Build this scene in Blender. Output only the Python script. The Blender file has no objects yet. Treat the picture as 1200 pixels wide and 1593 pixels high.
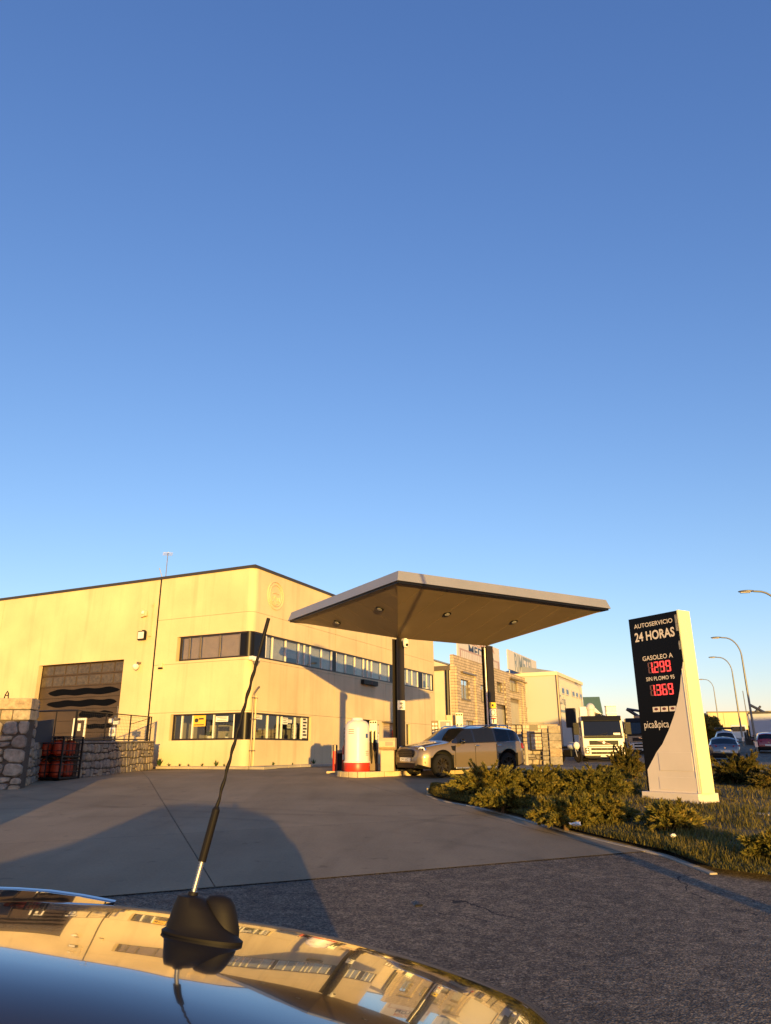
import bpy, bmesh, math, random
import numpy as np
from mathutils import Vector, Matrix
sc = bpy.context.scene
R = math.radians
# ------------------------------------------------------------------ camera, sky, sun, exposure
F, TH, RO = 1113.4, R(18.54), R(0.34)
CAMZ = 1.85
CT, ST, CR, SR = math.cos(TH), math.sin(TH), math.cos(RO), math.sin(RO)
_x, _y, _z = Vector((1, 0, 0)), Vector((0, -ST, CT)), Vector((0, CT, ST))
AX_R, AX_U = CR * _x - SR * _y, SR * _x + CR * _y
cam = bpy.data.cameras.new('camera')
co = bpy.data.objects.new('camera', cam)
sc.collection.objects.link(co)
cam.sensor_fit = 'HORIZONTAL'
cam.sensor_width = 36
cam.lens = F / 1200 * 36
cam.clip_start, cam.clip_end = 0.05, 5000
m = Matrix((AX_R, AX_U, -_z)).transposed().to_4x4()
m.translation = (0, 0, CAMZ)
co.matrix_world = m
sc.camera = co
SUN_EL, SUN_AZ = R(2.9), R(11)          # height of the sun; degrees right of straight behind the camera
world = bpy.data.worlds.new('World')
sc.world = world
world.use_nodes = True
wn = world.node_tree
sky = wn.nodes.new('ShaderNodeTexSky')
sky.sky_type = 'NISHITA'
sky.sun_disc = False
sky.sun_elevation = SUN_EL + R(2.0)
sky.sun_rotation = math.pi - SUN_AZ
sky.ozone_density, sky.dust_density, sky.air_density = 3.0, 0.25, 1.0
gam = wn.nodes.new('ShaderNodeGamma')
gam.inputs[1].default_value = 0.82
wn.links.new(sky.outputs[0], gam.inputs[0])
# one colour response for the whole sky (the phone's vivid blue)
sp_, cb_ = wn.nodes.new('ShaderNodeSeparateColor'), wn.nodes.new('ShaderNodeCombineColor')
wn.links.new(gam.outputs[0], sp_.inputs[0])
for i_, (a_, p_) in enumerate(((1.42, 1.30), (1.05, 1.18), (1.13, 0.94))):
    pw_ = wn.nodes.new('ShaderNodeMath'); pw_.operation = 'POWER'; pw_.inputs[1].default_value = p_
    ml_ = wn.nodes.new('ShaderNodeMath'); ml_.operation = 'MULTIPLY'; ml_.inputs[1].default_value = a_ * 0.4665 ** (p_ - 1)
    wn.links.new(sp_.outputs[i_], pw_.inputs[0]); wn.links.new(pw_.outputs[0], ml_.inputs[0]); wn.links.new(ml_.outputs[0], cb_.inputs[i_])
wn.links.new(cb_.outputs[0], wn.nodes['Background'].inputs[0])
wn.nodes['Background'].inputs[1].default_value = 0.093
sun = bpy.data.lights.new('sun', 'SUN')
suno = bpy.data.objects.new('sun', sun)
sc.collection.objects.link(suno)
SUN_DIR = Vector((math.sin(SUN_AZ) * math.cos(SUN_EL), -math.cos(SUN_AZ) * math.cos(SUN_EL), math.sin(SUN_EL)))
suno.rotation_euler = SUN_DIR.to_track_quat('Z', 'Y').to_euler()
suno.location = (30, -120, 40)
sun.energy, sun.color, sun.angle = 2.35, (1.0, 0.60, 0.14), R(0.42)
sc.view_settings.view_transform = 'Standard'
sc.view_settings.look = 'None'
sc.view_settings.gamma = 1
sc.view_settings.exposure = 2.0
sc.cycles.use_denoising = True
sc.cycles.max_bounces = 8
sc.cycles.transparent_max_bounces = 12
sc.cycles.caustics_reflective = False
rnd = random.Random(7)

# ------------------------------------------------------------------ pixel -> place helpers (1200 x 1593 photograph)
def ray(px, py):
    a, b = (px - 600) / F, -(py - 796.5) / F
    return (AX_R * a + AX_U * b + _z).normalized()
CAMP = Vector((0, 0, CAMZ))
def at(px, py, D):
    d = ray(px, py)
    return CAMP + d * (D / d.y)
GP = [(-80, 0.0), (0, 0.0), (24.5, 1.09), (32, 1.21), (48, 1.21), (130, 4.1), (900, 9.0)]
def gz(x, y):
    for (a, za), (b, zb) in zip(GP, GP[1:]):
        if y <= b:
            return za + (zb - za) * max(0.0, (y - a)) / (b - a)
    return GP[-1][1]
def G(px, py, dz=0.0):
    d = ray(px, py)
    lo, hi = 0.3, 900.0
    for _ in range(60):
        t = (lo + hi) / 2
        p = CAMP + d * t
        if p.z > gz(p.x, p.y) + dz: lo = t
        else: hi = t
    return CAMP + d * lo
def on_plane(px, py, p0, n):
    d = ray(px, py)
    return CAMP + d * ((Vector(p0) - CAMP).dot(n) / d.dot(n))

# ------------------------------------------------------------------ mesh helpers
COL = sc.collection
class MB:
    def __init__(s): s.v, s.f = [], []
    def add(s, vs, fs):
        o = len(s.v)
        s.v += [tuple(v) for v in vs]
        s.f += [tuple(i + o for i in f) for f in fs]
        return s
    def box(s, x0, x1, y0, y1, z0, z1):
        return s.hexa([(x0, y0, z0), (x1, y0, z0), (x1, y1, z0), (x0, y1, z0), (x0, y0, z1), (x1, y0, z1), (x1, y1, z1), (x0, y1, z1)])
    def hexa(s, p):
        return s.add(p, [(0, 3, 2, 1), (4, 5, 6, 7), (0, 1, 5, 4), (1, 2, 6, 5), (2, 3, 7, 6), (3, 0, 4, 7)])
    def cbox(s, c, sx, sy, sz):
        return s.box(c[0] - sx / 2, c[0] + sx / 2, c[1] - sy / 2, c[1] + sy / 2, c[2] - sz / 2, c[2] + sz / 2)
    def loop2(s, a, b, caps=True):
        n = len(a)
        f = [(i, (i + 1) % n, n + (i + 1) % n, n + i) for i in range(n)]
        if caps: f += [tuple(range(n))[::-1], tuple(range(n, 2 * n))]
        return s.add(list(a) + list(b), f)
    def cyl(s, p0, p1, r0, r1=None, n=12, caps=True):
        p0, p1 = Vector(p0), Vector(p1)
        r1 = r0 if r1 is None else r1
        d = (p1 - p0).normalized()
        u = d.orthogonal().normalized()
        w = d.cross(u)
        ring = lambda p, r: [p + (u * math.cos(2 * math.pi * i / n) + w * math.sin(2 * math.pi * i / n)) * r for i in range(n)]
        return s.loop2(ring(p0, r0), ring(p1, r1), caps)
    def tube(s, pts, r, n=8):
        pts = [Vector(p) for p in pts]
        rr = r if isinstance(r, (list, tuple)) else [r] * len(pts)
        base = len(s.v)
        u = None
        for i, p in enumerate(pts):
            d = (pts[min(i + 1, len(pts) - 1)] - pts[max(i - 1, 0)]).normalized()
            u = d.orthogonal().normalized() if u is None else (u - d * u.dot(d)).normalized()
            w = d.cross(u)
            s.v += [tuple(p + (u * math.cos(2 * math.pi * k / n) + w * math.sin(2 * math.pi * k / n)) * rr[i]) for k in range(n)]
        for i in range(len(pts) - 1):
            for k in range(n):
                a, b = base + i * n, base + (i + 1) * n
                s.f.append((a + k, a + (k + 1) % n, b + (k + 1) % n, b + k))
        s.f.append(tuple(base + k for k in range(n))[::-1])
        s.f.append(tuple(base + (len(pts) - 1) * n + k for k in range(n)))
        return s
    def lathe(s, prof, n=24, c=(0, 0, 0), caps=True):
        base = len(s.v)
        for r, z in prof:
            s.v += [(c[0] + r * math.cos(2 * math.pi * k / n), c[1] + r * math.sin(2 * math.pi * k / n), c[2] + z) for k in range(n)]
        for i in range(len(prof) - 1):
            for k in range(n):
                a, b = base + i * n, base + (i + 1) * n
                s.f.append((a + k, a + (k + 1) % n, b + (k + 1) % n, b + k))
        if caps:
            s.f.append(tuple(base + k for k in range(n))[::-1])
            s.f.append(tuple(base + (len(prof) - 1) * n + k for k in range(n)))
        return s
    def ball(s, c, rx, ry, rz, nu=12, nv=8):
        base = len(s.v)
        for j in range(nv + 1):
            a = -math.pi / 2 + math.pi * j / nv
            for k in range(nu):
                b = 2 * math.pi * k / nu
                s.v.append((c[0] + rx * math.cos(a) * math.cos(b), c[1] + ry * math.cos(a) * math.sin(b), c[2] + rz * math.sin(a)))
        for j in range(nv):
            for k in range(nu):
                a, b = base + j * nu, base + (j + 1) * nu
                s.f.append((a + k, a + (k + 1) % nu, b + (k + 1) % nu, b + k))
        return s
    def mesh(s, name):
        me = bpy.data.meshes.new(name)
        me.from_pydata(s.v, [], s.f)
        me.update()
        return me
    def build(s, name, mat, parent=None, smooth=None, bevel=0.0, seg=2):
        me = s.mesh(name)
        me.materials.append(mat)
        bm = bmesh.new(); bm.from_mesh(me)
        bmesh.ops.recalc_face_normals(bm, faces=bm.faces)
        bm.to_mesh(me); bm.free()
        if smooth is not None:
            me.shade_smooth()
            me.set_sharp_from_angle(angle=R(smooth))
        o = link(name, me, parent)
        if bevel:
            b = o.modifiers.new('bevel', 'BEVEL')
            b.width, b.segments, b.limit_method, b.angle_limit = bevel, seg, 'ANGLE', R(40)
            b.harden_normals = False
        return o
def link(name, data, parent=None):
    o = bpy.data.objects.new(name, data)
    COL.objects.link(o)
    if parent is not None: o.parent = parent
    return o
def tag(o, label=None, cat=None, group=None, kind=None):
    if label: o['label'] = label
    if cat: o['category'] = cat
    if group: o['group'] = group
    if kind: o['kind'] = kind
    return o
def thing(name, label, cat, loc=(0, 0, 0), rz=0.0, group=None, kind=None):
    o = link(name, None)
    o.empty_display_size = 0.2
    o.location, o.rotation_euler = loc, (0, 0, rz)
    return tag(o, label, cat, group, kind)
def copy_tree(o, parent=None):
    c = o.copy()
    COL.objects.link(c)
    if parent is not None: c.parent = parent
    for ch in list(o.children): copy_tree(ch, c)
    return c
def textobj(s, h, mat, parent, right, up, pos, width=None, name='lettering', ext=0.004, bold=0.0, align='CENTER', shear=0.0):
    cu = bpy.data.curves.new(name, 'FONT')
    cu.body, cu.size, cu.extrude, cu.offset, cu.align_x, cu.resolution_u, cu.shear = s, 1.0, 0.0, bold, align, 3, shear
    t = bpy.data.objects.new('tmp', cu)
    COL.objects.link(t)
    dg = bpy.context.evaluated_depsgraph_get()
    me = bpy.data.meshes.new_from_object(t.evaluated_get(dg))
    bpy.data.objects.remove(t)
    co_ = np.empty(len(me.vertices) * 3)
    me.vertices.foreach_get('co', co_)
    co_ = co_.reshape(-1, 3)
    hh = 0.70
    sy = h / hh
    wid = co_[:, 0].max() - co_[:, 0].min()
    sx = sy if width is None else width / wid
    right, up = Vector(right), Vector(up)
    nrm = right.cross(up)
    out = np.array([np.array(pos) + np.array(right) * (c[0] * sx) + np.array(up) * (c[1] * sy) + np.array(nrm) * ext for c in co_])
    me.vertices.foreach_set('co', out.ravel())
    me.update()
    me.materials.clear()
    me.materials.append(mat)
    me.name = name
    return link(name, me, parent)

# ------------------------------------------------------------------ materials
def mk(name):
    mt = bpy.data.materials.new(name)
    mt.use_nodes = True
    nt = mt.node_tree
    return mt, nt, nt.nodes['Principled BSDF'], nt.nodes.new, nt.links.new
def mat(name, col, rough=0.6, metal=0.0, var=0.0, vscale=3.0, bump=0.0, bscale=60.0, spec=0.5, coat=0.0, emit=None, estr=0.0, dark=None, stretch=(1, 1, 1), ior=1.5, rvar=0.0, bdist=0.01):
    mt, nt, b, N, L = mk(name)
    b.inputs['Base Color'].default_value = (*col, 1)
    b.inputs['Roughness'].default_value = rough
    b.inputs['Metallic'].default_value = metal
    b.inputs['Specular IOR Level'].default_value = spec
    b.inputs['IOR'].default_value = ior
    b.inputs['Coat Weight'].default_value = coat
    b.inputs['Coat Roughness'].default_value = 0.04
    if emit:
        b.inputs['Emission Color'].default_value = (*emit, 1)
        b.inputs['Emission Strength'].default_value = estr
    if var or bump or rvar:
        g = N('ShaderNodeNewGeometry')
        mp = N('ShaderNodeMapping')
        mp.inputs['Scale'].default_value = stretch
        L(g.outputs['Position'], mp.inputs[0])
    if var or rvar:
        n1 = N('ShaderNodeTexNoise')
        n1.inputs['Scale'].default_value = vscale
        n1.inputs['Detail'].default_value = 6
        n1.inputs['Roughness'].default_value = 0.62
        L(mp.outputs[0], n1.inputs['Vector'])
    if var:
        cr = N('ShaderNodeValToRGB')
        d = dark or tuple(c * (1 - var) for c in col)
        u = tuple(min(1, c * (1 + var * 0.55)) for c in col)
        cr.color_ramp.elements[0].position, cr.color_ramp.elements[1].position = 0.3, 0.72
        cr.color_ramp.elements[0].color, cr.color_ramp.elements[1].color = (*d, 1), (*u, 1)
        L(n1.outputs['Fac'], cr.inputs[0])
        L(cr.outputs[0], b.inputs['Base Color'])
    if rvar:
        mr = N('ShaderNodeMapRange')
        mr.inputs['From Min'].default_value, mr.inputs['From Max'].default_value = 0.3, 0.7
        mr.inputs['To Min'].default_value, mr.inputs['To Max'].default_value = max(0, rough - rvar), min(1, rough + rvar)
        L(n1.outputs['Fac'], mr.inputs['Value'])
        L(mr.outputs[0], b.inputs['Roughness'])
    if bump:
        n2 = N('ShaderNodeTexNoise')
        n2.inputs['Scale'].default_value = bscale
        n2.inputs['Detail'].default_value = 4
        L(mp.outputs[0], n2.inputs['Vector'])
        bp = N('ShaderNodeBump')
        bp.inputs['Strength'].default_value = bump
        bp.inputs['Distance'].default_value = bdist
        L(n2.outputs['Fac'], bp.inputs['Height'])
        L(bp.outputs[0], b.inputs['Normal'])
    return mt
def stucco(name, col, streak=0.2):
    """painted precast concrete: fine grain, faint blotches, thin rain streaks"""
    mt, nt, b, N, L = mk(name)
    g = N('ShaderNodeNewGeometry')
    def noise(scale, stretch=(1, 1, 1), det=5):
        mp = N('ShaderNodeMapping'); mp.inputs['Scale'].default_value = stretch
        L(g.outputs['Position'], mp.inputs[0])
        n = N('ShaderNodeTexNoise'); n.inputs['Scale'].default_value = scale; n.inputs['Detail'].default_value = det
        L(mp.outputs[0], n.inputs['Vector'])
        return n.outputs['Fac']
    def ramp(v, a, bb, lo, hi):
        r = N('ShaderNodeMapRange'); r.inputs['From Min'].default_value, r.inputs['From Max'].default_value = a, bb
        r.inputs['To Min'].default_value, r.inputs['To Max'].default_value = lo, hi
        L(v, r.inputs['Value']); return r.outputs[0]
    f1 = ramp(noise(0.5), 0.3, 0.7, 0.86, 1.06)
    f2 = ramp(noise(2.2, (1, 1, 0.06)), 0.52, 0.78, 1.0, 1 - streak)
    f3 = ramp(noise(25), 0.25, 0.75, 0.95, 1.04)
    m1 = N('ShaderNodeMath'); m1.operation = 'MULTIPLY'; L(f1, m1.inputs[0]); L(f2, m1.inputs[1])
    m2 = N('ShaderNodeMath'); m2.operation = 'MULTIPLY'; L(m1.outputs[0], m2.inputs[0]); L(f3, m2.inputs[1])
    mx = N('ShaderNodeMix'); mx.data_type = 'RGBA'; mx.blend_type = 'MULTIPLY'
    mx.inputs[0].default_value = 1
    mx.inputs[6].default_value = (*col, 1)
    cb = N('ShaderNodeCombineColor')
    for i in range(3): L(m2.outputs[0], cb.inputs[i])
    L(cb.outputs[0], mx.inputs[7])
    L(mx.outputs[2], b.inputs['Base Color'])
    b.inputs['Roughness'].default_value = 0.85
    b.inputs['Specular IOR Level'].default_value = 0.25
    bp = N('ShaderNodeBump'); bp.inputs['Strength'].default_value = 0.35; bp.inputs['Distance'].default_value = 0.008
    L(noise(40, det=6), bp.inputs['Height'])
    L(bp.outputs[0], b.inputs['Normal'])
    return mt
def glassmat(name, tint=(0.75, 0.78, 0.76), ior=1.55, rough=0.01, boost=0.0):
    mt, nt, b, N, L = mk(name)
    nt.nodes.remove(b)
    t = N('ShaderNodeBsdfTransparent'); t.inputs[0].default_value = (*tint, 1)
    gl = N('ShaderNodeBsdfGlossy'); gl.inputs['Roughness'].default_value = rough; gl.inputs[0].default_value = (0.95, 0.97, 1, 1)
    fr = N('ShaderNodeFresnel'); fr.inputs[0].default_value = ior
    ad = N('ShaderNodeMath'); ad.operation = 'ADD'; ad.inputs[1].default_value = boost; ad.use_clamp = True
    L(fr.outputs[0], ad.inputs[0])
    gm = N('ShaderNodeNewGeometry')
    fb = N('ShaderNodeMath'); fb.operation = 'SUBTRACT'; fb.inputs[0].default_value = 1.0; L(gm.outputs['Backfacing'], fb.inputs[1])
    fm = N('ShaderNodeMath'); fm.operation = 'MULTIPLY'; L(ad.outputs[0], fm.inputs[0]); L(fb.outputs[0], fm.inputs[1])
    mx = N('ShaderNodeMixShader')
    L(fm.outputs[0], mx.inputs[0]); L(t.outputs[0], mx.inputs[1]); L(gl.outputs[0], mx.inputs[2])
    L(mx.outputs[0], nt.nodes['Material Output'].inputs[0])
    return mt
def asphalt(name):
    mt, nt, b, N, L = mk(name)
    g = N('ShaderNodeNewGeometry')
    def nz(scale, det=4, ty='ShaderNodeTexNoise'):
        n = N(ty); n.inputs['Scale'].default_value = scale
        if ty == 'ShaderNodeTexNoise': n.inputs['Detail'].default_value = det
        L(g.outputs['Position'], n.inputs['Vector']); return n
    fine, mid, big = nz(70, 6), nz(6, 5), nz(0.35, 4)
    vor = nz(60, ty='ShaderNodeTexVoronoi')
    cr = N('ShaderNodeValToRGB')
    e = cr.color_ramp.elements
    e[0].position, e[0].color = 0.36, (0.035, 0.029, 0.022, 1)
    e[1].position, e[1].color = 0.68, (0.30, 0.24, 0.165, 1)
    e.new(0.53).color = (0.125, 0.1, 0.073, 1)
    ad = N('ShaderNodeMath'); ad.operation = 'MULTIPLY_ADD'; ad.inputs[1].default_value = 0.5
    L(fine.outputs['Fac'], ad.inputs[0])
    ml = N('ShaderNodeMath'); ml.operation = 'MULTIPLY_ADD'; ml.inputs[1].default_value = 0.3
    L(mid.outputs['Fac'], ml.inputs[0])
    m3 = N('ShaderNodeMath'); m3.operation = 'MULTIPLY'; m3.inputs[1].default_value = 0.2
    L(big.outputs['Fac'], m3.inputs[0]); L(m3.outputs[0], ml.inputs[2]); L(ml.outputs[0], ad.inputs[2])
    # stone chips of the aggregate: one tone per cell
    chip = N('ShaderNodeTexVoronoi'); chip.inputs['Scale'].default_value = 52
    L(g.outputs['Position'], chip.inputs['Vector'])
    cs = N('ShaderNodeSeparateColor'); L(chip.outputs['Color'], cs.inputs[0])
    cm = N('ShaderNodeMapRange'); cm.inputs['From Min'].default_value, cm.inputs['From Max'].default_value = 0.0, 1.0
    cm.inputs['To Min'].default_value, cm.inputs['To Max'].default_value = -0.11, 0.11
    L(cs.outputs[0], cm.inputs['Value'])
    ad2 = N('ShaderNodeMath'); ad2.operation = 'ADD'; L(ad.outputs[0], ad2.inputs[0]); L(cm.outputs[0], ad2.inputs[1])
    L(ad2.outputs[0], cr.inputs[0])
    # cracks: thin warped voronoi borders, kept only in patches
    wv = N('ShaderNodeMixRGB'); wv.inputs[0].default_value = 0.3
    nc = nz(2.2, 6)
    L(g.outputs['Position'], wv.inputs[1]); L(nc.outputs['Color'], wv.inputs[2])
    vc = N('ShaderNodeTexVoronoi'); vc.feature = 'DISTANCE_TO_EDGE'; vc.inputs['Scale'].default_value = 0.75
    L(wv.outputs[0], vc.inputs['Vector'])
    lt = N('ShaderNodeMath'); lt.operation = 'LESS_THAN'; lt.inputs[1].default_value = 0.0045
    L(vc.outputs['Distance'], lt.inputs[0])
    gt = N('ShaderNodeMath'); gt.operation = 'GREATER_THAN'; gt.inputs[1].default_value = 0.56
    L(big.outputs['Fac'], gt.inputs[0])
    mm = N('ShaderNodeMath'); mm.operation = 'MULTIPLY'; L(lt.outputs[0], mm.inputs[0]); L(gt.outputs[0], mm.inputs[1])
    mx = N('ShaderNodeMix'); mx.data_type = 'RGBA'
    L(mm.outputs[0], mx.inputs[0]); L(cr.outputs[0], mx.inputs[6]); mx.inputs[7].default_value = (0.012, 0.011, 0.011, 1)
    L(mx.outputs[2], b.inputs['Base Color'])
    b.inputs['Roughness'].default_value = 0.8
    b.inputs['Specular IOR Level'].default_value = 0.3
    bp = N('ShaderNodeBump'); bp.inputs['Strength'].default_value = 0.6; bp.inputs['Distance'].default_value = 0.012
    L(vor.outputs['Distance'], bp.inputs['Height'])
    L(bp.outputs[0], b.inputs['Normal'])
    return mt
def concrete(name, col=(0.275, 0.215, 0.137), tyres=False):
    mt, nt, b, N, L = mk(name)
    g = N('ShaderNodeNewGeometry')
    oi = N('ShaderNodeObjectInfo')
    def nz(scale, det=5, stretch=(1, 1, 1)):
        mp = N('ShaderNodeMapping'); mp.inputs['Scale'].default_value = stretch; mp.inputs['Rotation'].default_value = (0, 0, 0.5)
        L(g.outputs['Position'], mp.inputs[0])
        n = N('ShaderNodeTexNoise'); n.inputs['Scale'].default_value = scale; n.inputs['Detail'].default_value = det
        L(mp.outputs[0], n.inputs['Vector']); return n.outputs['Fac']
    def mr(v, a, c, lo, hi):
        r = N('ShaderNodeMapRange'); r.inputs['From Min'].default_value, r.inputs['From Max'].default_value = a, c
        r.inputs['To Min'].default_value, r.inputs['To Max'].default_value = lo, hi
        L(v, r.inputs['Value']); return r.outputs[0]
    def mul(p, q):
        k = N('ShaderNodeMath'); k.operation = 'MULTIPLY'; L(p, k.inputs[0]); L(q, k.inputs[1]); return k.outputs[0]
    f = mul(mul(mr(nz(0.45), 0.3, 0.7, 0.8, 1.14), mr(nz(1.6, 5, (1, 0.18, 1)), 0.45, 0.75, 1.0, 0.8)), mul(mr(nz(30), 0.2, 0.8, 0.86, 1.12), mr(oi.outputs['Random'], 0, 1, 0.93, 1.06)))
    f = mul(f, mr(nz(3.5, 3), 0.66, 0.74, 1.0, 0.72))     # oil spots
    if tyres:                                              # worn tyre arcs of cars turning in
        for (cx, cy, rad, wid) in ((7.5, 9.5, 6.9, 0.10), (7.5, 9.5, 8.3, 0.10), (-6.0, 6.0, 9.2, 0.12), (-6.0, 6.0, 10.7, 0.12), (1.0, 30.0, 13.4, 0.11), (1.0, 30.0, 15.0, 0.11)):
            vm = N('ShaderNodeVectorMath'); vm.operation = 'DISTANCE'; vm.inputs[1].default_value = (cx, cy, 0.8)
            L(g.outputs['Position'], vm.inputs[0])
            sb = N('ShaderNodeMath'); sb.operation = 'SUBTRACT'; sb.inputs[1].default_value = rad; L(vm.outputs['Value'], sb.inputs[0])
            ab = N('ShaderNodeMath'); ab.operation = 'ABSOLUTE'; L(sb.outputs[0], ab.inputs[0])
            band = mr(ab.outputs[0], wid * 0.5, wid * 1.6, 0.16, 0.0)
            k = N('ShaderNodeMath'); k.operation = 'SUBTRACT'; k.inputs[0].default_value = 1.0
            L(mul(band, mr(nz(1.1, 3), 0.4, 0.62, 0.0, 1.0)), k.inputs[1])
            f = mul(f, k.outputs[0])
    cb = N('ShaderNodeCombineColor')
    for i in range(3):
        k = N('ShaderNodeMath'); k.operation = 'MULTIPLY'; k.inputs[1].default_value = col[i]; L(f, k.inputs[0]); L(k.outputs[0], cb.inputs[i])
    L(cb.outputs[0], b.inputs['Base Color'])
    b.inputs['Roughness'].default_value = 0.8
    b.inputs['Specular IOR Level'].default_value = 0.25
    bp = N('ShaderNodeBump'); bp.inputs['Strength'].default_value = 0.4; bp.inputs['Distance'].default_value = 0.006
    L(nz(60, 4), bp.inputs['Height']); L(bp.outputs[0], b.inputs['Normal'])
    return mt
def leafmat(name, c0, c1, c2, patch=1.2):
    mt, nt, b, N, L = mk(name)
    g = N('ShaderNodeNewGeometry')
    n = N('ShaderNodeTexNoise'); n.inputs['Scale'].default_value = patch; n.inputs['Detail'].default_value = 3
    L(g.outputs['Position'], n.inputs['Vector'])
    ad = N('ShaderNodeMath'); ad.operation = 'MULTIPLY_ADD'; ad.inputs[1].default_value = 0.45
    L(g.outputs['Random Per Island'], ad.inputs[0])
    m5 = N('ShaderNodeMath'); m5.operation = 'MULTIPLY'; m5.inputs[1].default_value = 0.6
    L(n.outputs['Fac'], m5.inputs[0]); L(m5.outputs[0], ad.inputs[2])
    cr = N('ShaderNodeValToRGB')
    e = cr.color_ramp.elements
    e[0].position, e[0].color = 0.22, (*c0, 1)
    e[1].position, e[1].color = 0.85, (*c2, 1)
    e.new(0.5).color = (*c1, 1)
    L(ad.outputs[0], cr.inputs[0]); L(cr.outputs[0], b.inputs['Base Color'])
    b.inputs['Roughness'].default_value = 0.65
    b.inputs['Specular IOR Level'].default_value = 0.3
    tr = N('ShaderNodeBsdfTranslucent'); L(cr.outputs[0], tr.inputs[0])
    mx = N('ShaderNodeMixShader'); mx.inputs[0].default_value = 0.25
    L(b.outputs[0], mx.inputs[1]); L(tr.outputs[0], mx.inputs[2]); L(mx.outputs[0], nt.nodes['Material Output'].inputs[0])
    return mt
def masonry(name, c1, c2, mortar, bw, bh, gap=0.012, rot=0.0):
    """courses too small to build one by one: colour, joints and relief"""
    mt, nt, b, N, L = mk(name)
    tc = N('ShaderNodeTexCoord')
    mp = N('ShaderNodeMapping')
    mp.inputs['Rotation'].default_value = (R(90), 0, rot)
    L(tc.outputs['Object'], mp.inputs[0])
    br = N('ShaderNodeTexBrick')
    br.inputs['Color1'].default_value, br.inputs['Color2'].default_value, br.inputs['Mortar'].default_value = (*c1, 1), (*c2, 1), (*mortar, 1)
    br.inputs['Scale'].default_value = 1
    br.inputs['Mortar Size'].default_value = gap
    br.inputs['Brick Width'].default_value, br.inputs['Row Height'].default_value = bw, bh
    L(mp.outputs[0], br.inputs['Vector'])
    nn = N('ShaderNodeTexNoise'); nn.inputs['Scale'].default_value = 1.5; nn.inputs['Detail'].default_value = 6
    L(tc.outputs['Object'], nn.inputs['Vector'])
    mr = N('ShaderNodeMapRange'); mr.inputs['From Min'].default_value, mr.inputs['From Max'].default_value = 0.3, 0.7
    mr.inputs['To Min'].default_value, mr.inputs['To Max'].default_value = 0.75, 1.15
    L(nn.outputs['Fac'], mr.inputs['Value'])
    mx = N('ShaderNodeMix'); mx.data_type = 'RGBA'; mx.blend_type = 'MULTIPLY'; mx.inputs[0].default_value = 1
    cb = N('ShaderNodeCombineColor')
    for i in range(3): L(mr.outputs[0], cb.inputs[i])
    L(br.outputs['Color'], mx.inputs[6]); L(cb.outputs[0], mx.inputs[7]); L(mx.outputs[2], b.inputs['Base Color'])
    b.inputs['Roughness'].default_value = 0.85
    bp = N('ShaderNodeBump'); bp.inputs['Strength'].default_value = 0.8; bp.inputs['Distance'].default_value = 0.03; bp.invert = True
    L(br.outputs['Fac'], bp.inputs['Height']); L(bp.outputs[0], b.inputs['Normal'])
    return mt

M_WALL = stucco('cream_precast', (0.62, 0.51, 0.32))
M_CAP = mat('dark_flashing', (0.05, 0.045, 0.04), 0.5, 0.3)
M_FRAME = mat('dark_brown_frame', (0.035, 0.025, 0.018), 0.35, 0.4)
M_FRAME2 = mat('weathered_alu', (0.22, 0.18, 0.14), 0.4, 0.6)
M_WHITEBAR = mat('pale_mullion', (0.7, 0.66, 0.58), 0.5)
M_GLASS = glassmat('window_glass', (0.87, 0.89, 0.88), 1.6, 0.008, 0.05)
M_BLIND = mat('beige_blind', (0.45, 0.42, 0.36), 0.8, var=0.12, vscale=3)
M_BLINDD = mat('brown_blind', (0.34, 0.23, 0.13), 0.8, var=0.12, vscale=3)
M_DARK = mat('black_panel', (0.005, 0.0045, 0.004), 0.4, spec=0.3)
M_ROOM = mat('room_wall', (0.3, 0.27, 0.23), 0.9, var=0.15, vscale=0.6)
M_BLACK = mat('black_plastic', (0.005, 0.005, 0.0055), 0.5, rvar=0.1, vscale=20, spec=0.25)
M_RUBBER = mat('tyre_rubber', (0.008, 0.0075, 0.007), 0.8, var=0.2, vscale=12, spec=0.25)
M_WHITE = mat('white_paint', (0.72, 0.70, 0.66), 0.45, var=0.06, vscale=2)
M_STEEL = mat('galvanised_steel', (0.42, 0.42, 0.41), 0.42, 0.85, var=0.15, vscale=8)
M_POSTST = mat('dark_post_paint', (0.028, 0.023, 0.018), 0.45, 0.3, var=0.15, vscale=4)
M_RED = mat('red_paint', (0.5, 0.035, 0.015), 0.4, var=0.12, vscale=6)
M_ASPH = asphalt('asphalt')
M_CONC = concrete('forecourt_concrete', tyres=True)
M_KERB = concrete('kerb_concrete', (0.42, 0.37, 0.29))
# ------------------------------------------------------------------ ground
def sheet(name, xs, ys, mt, dz=0.0, parent=None, zf=gz):
    b = MB()
    nx = len(xs)
    for y in ys:
        for x in xs: b.v.append((x, y, zf(x, y) + dz))
    for j in range(len(ys) - 1):
        for i in range(nx - 1):
            b.f.append((j * nx + i, j * nx + i + 1, (j + 1) * nx + i + 1, (j + 1) * nx + i))
    return b.build(name, mt, parent)
g = sheet('ground', [-400, -60, -20, 0, 20, 60, 500], [-80, 0, 24.5, 32, 48, 130, 900], M_ASPH)
tag(g, 'grey worn asphalt of the yard entrance and the street', 'ground', kind='structure')

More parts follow.
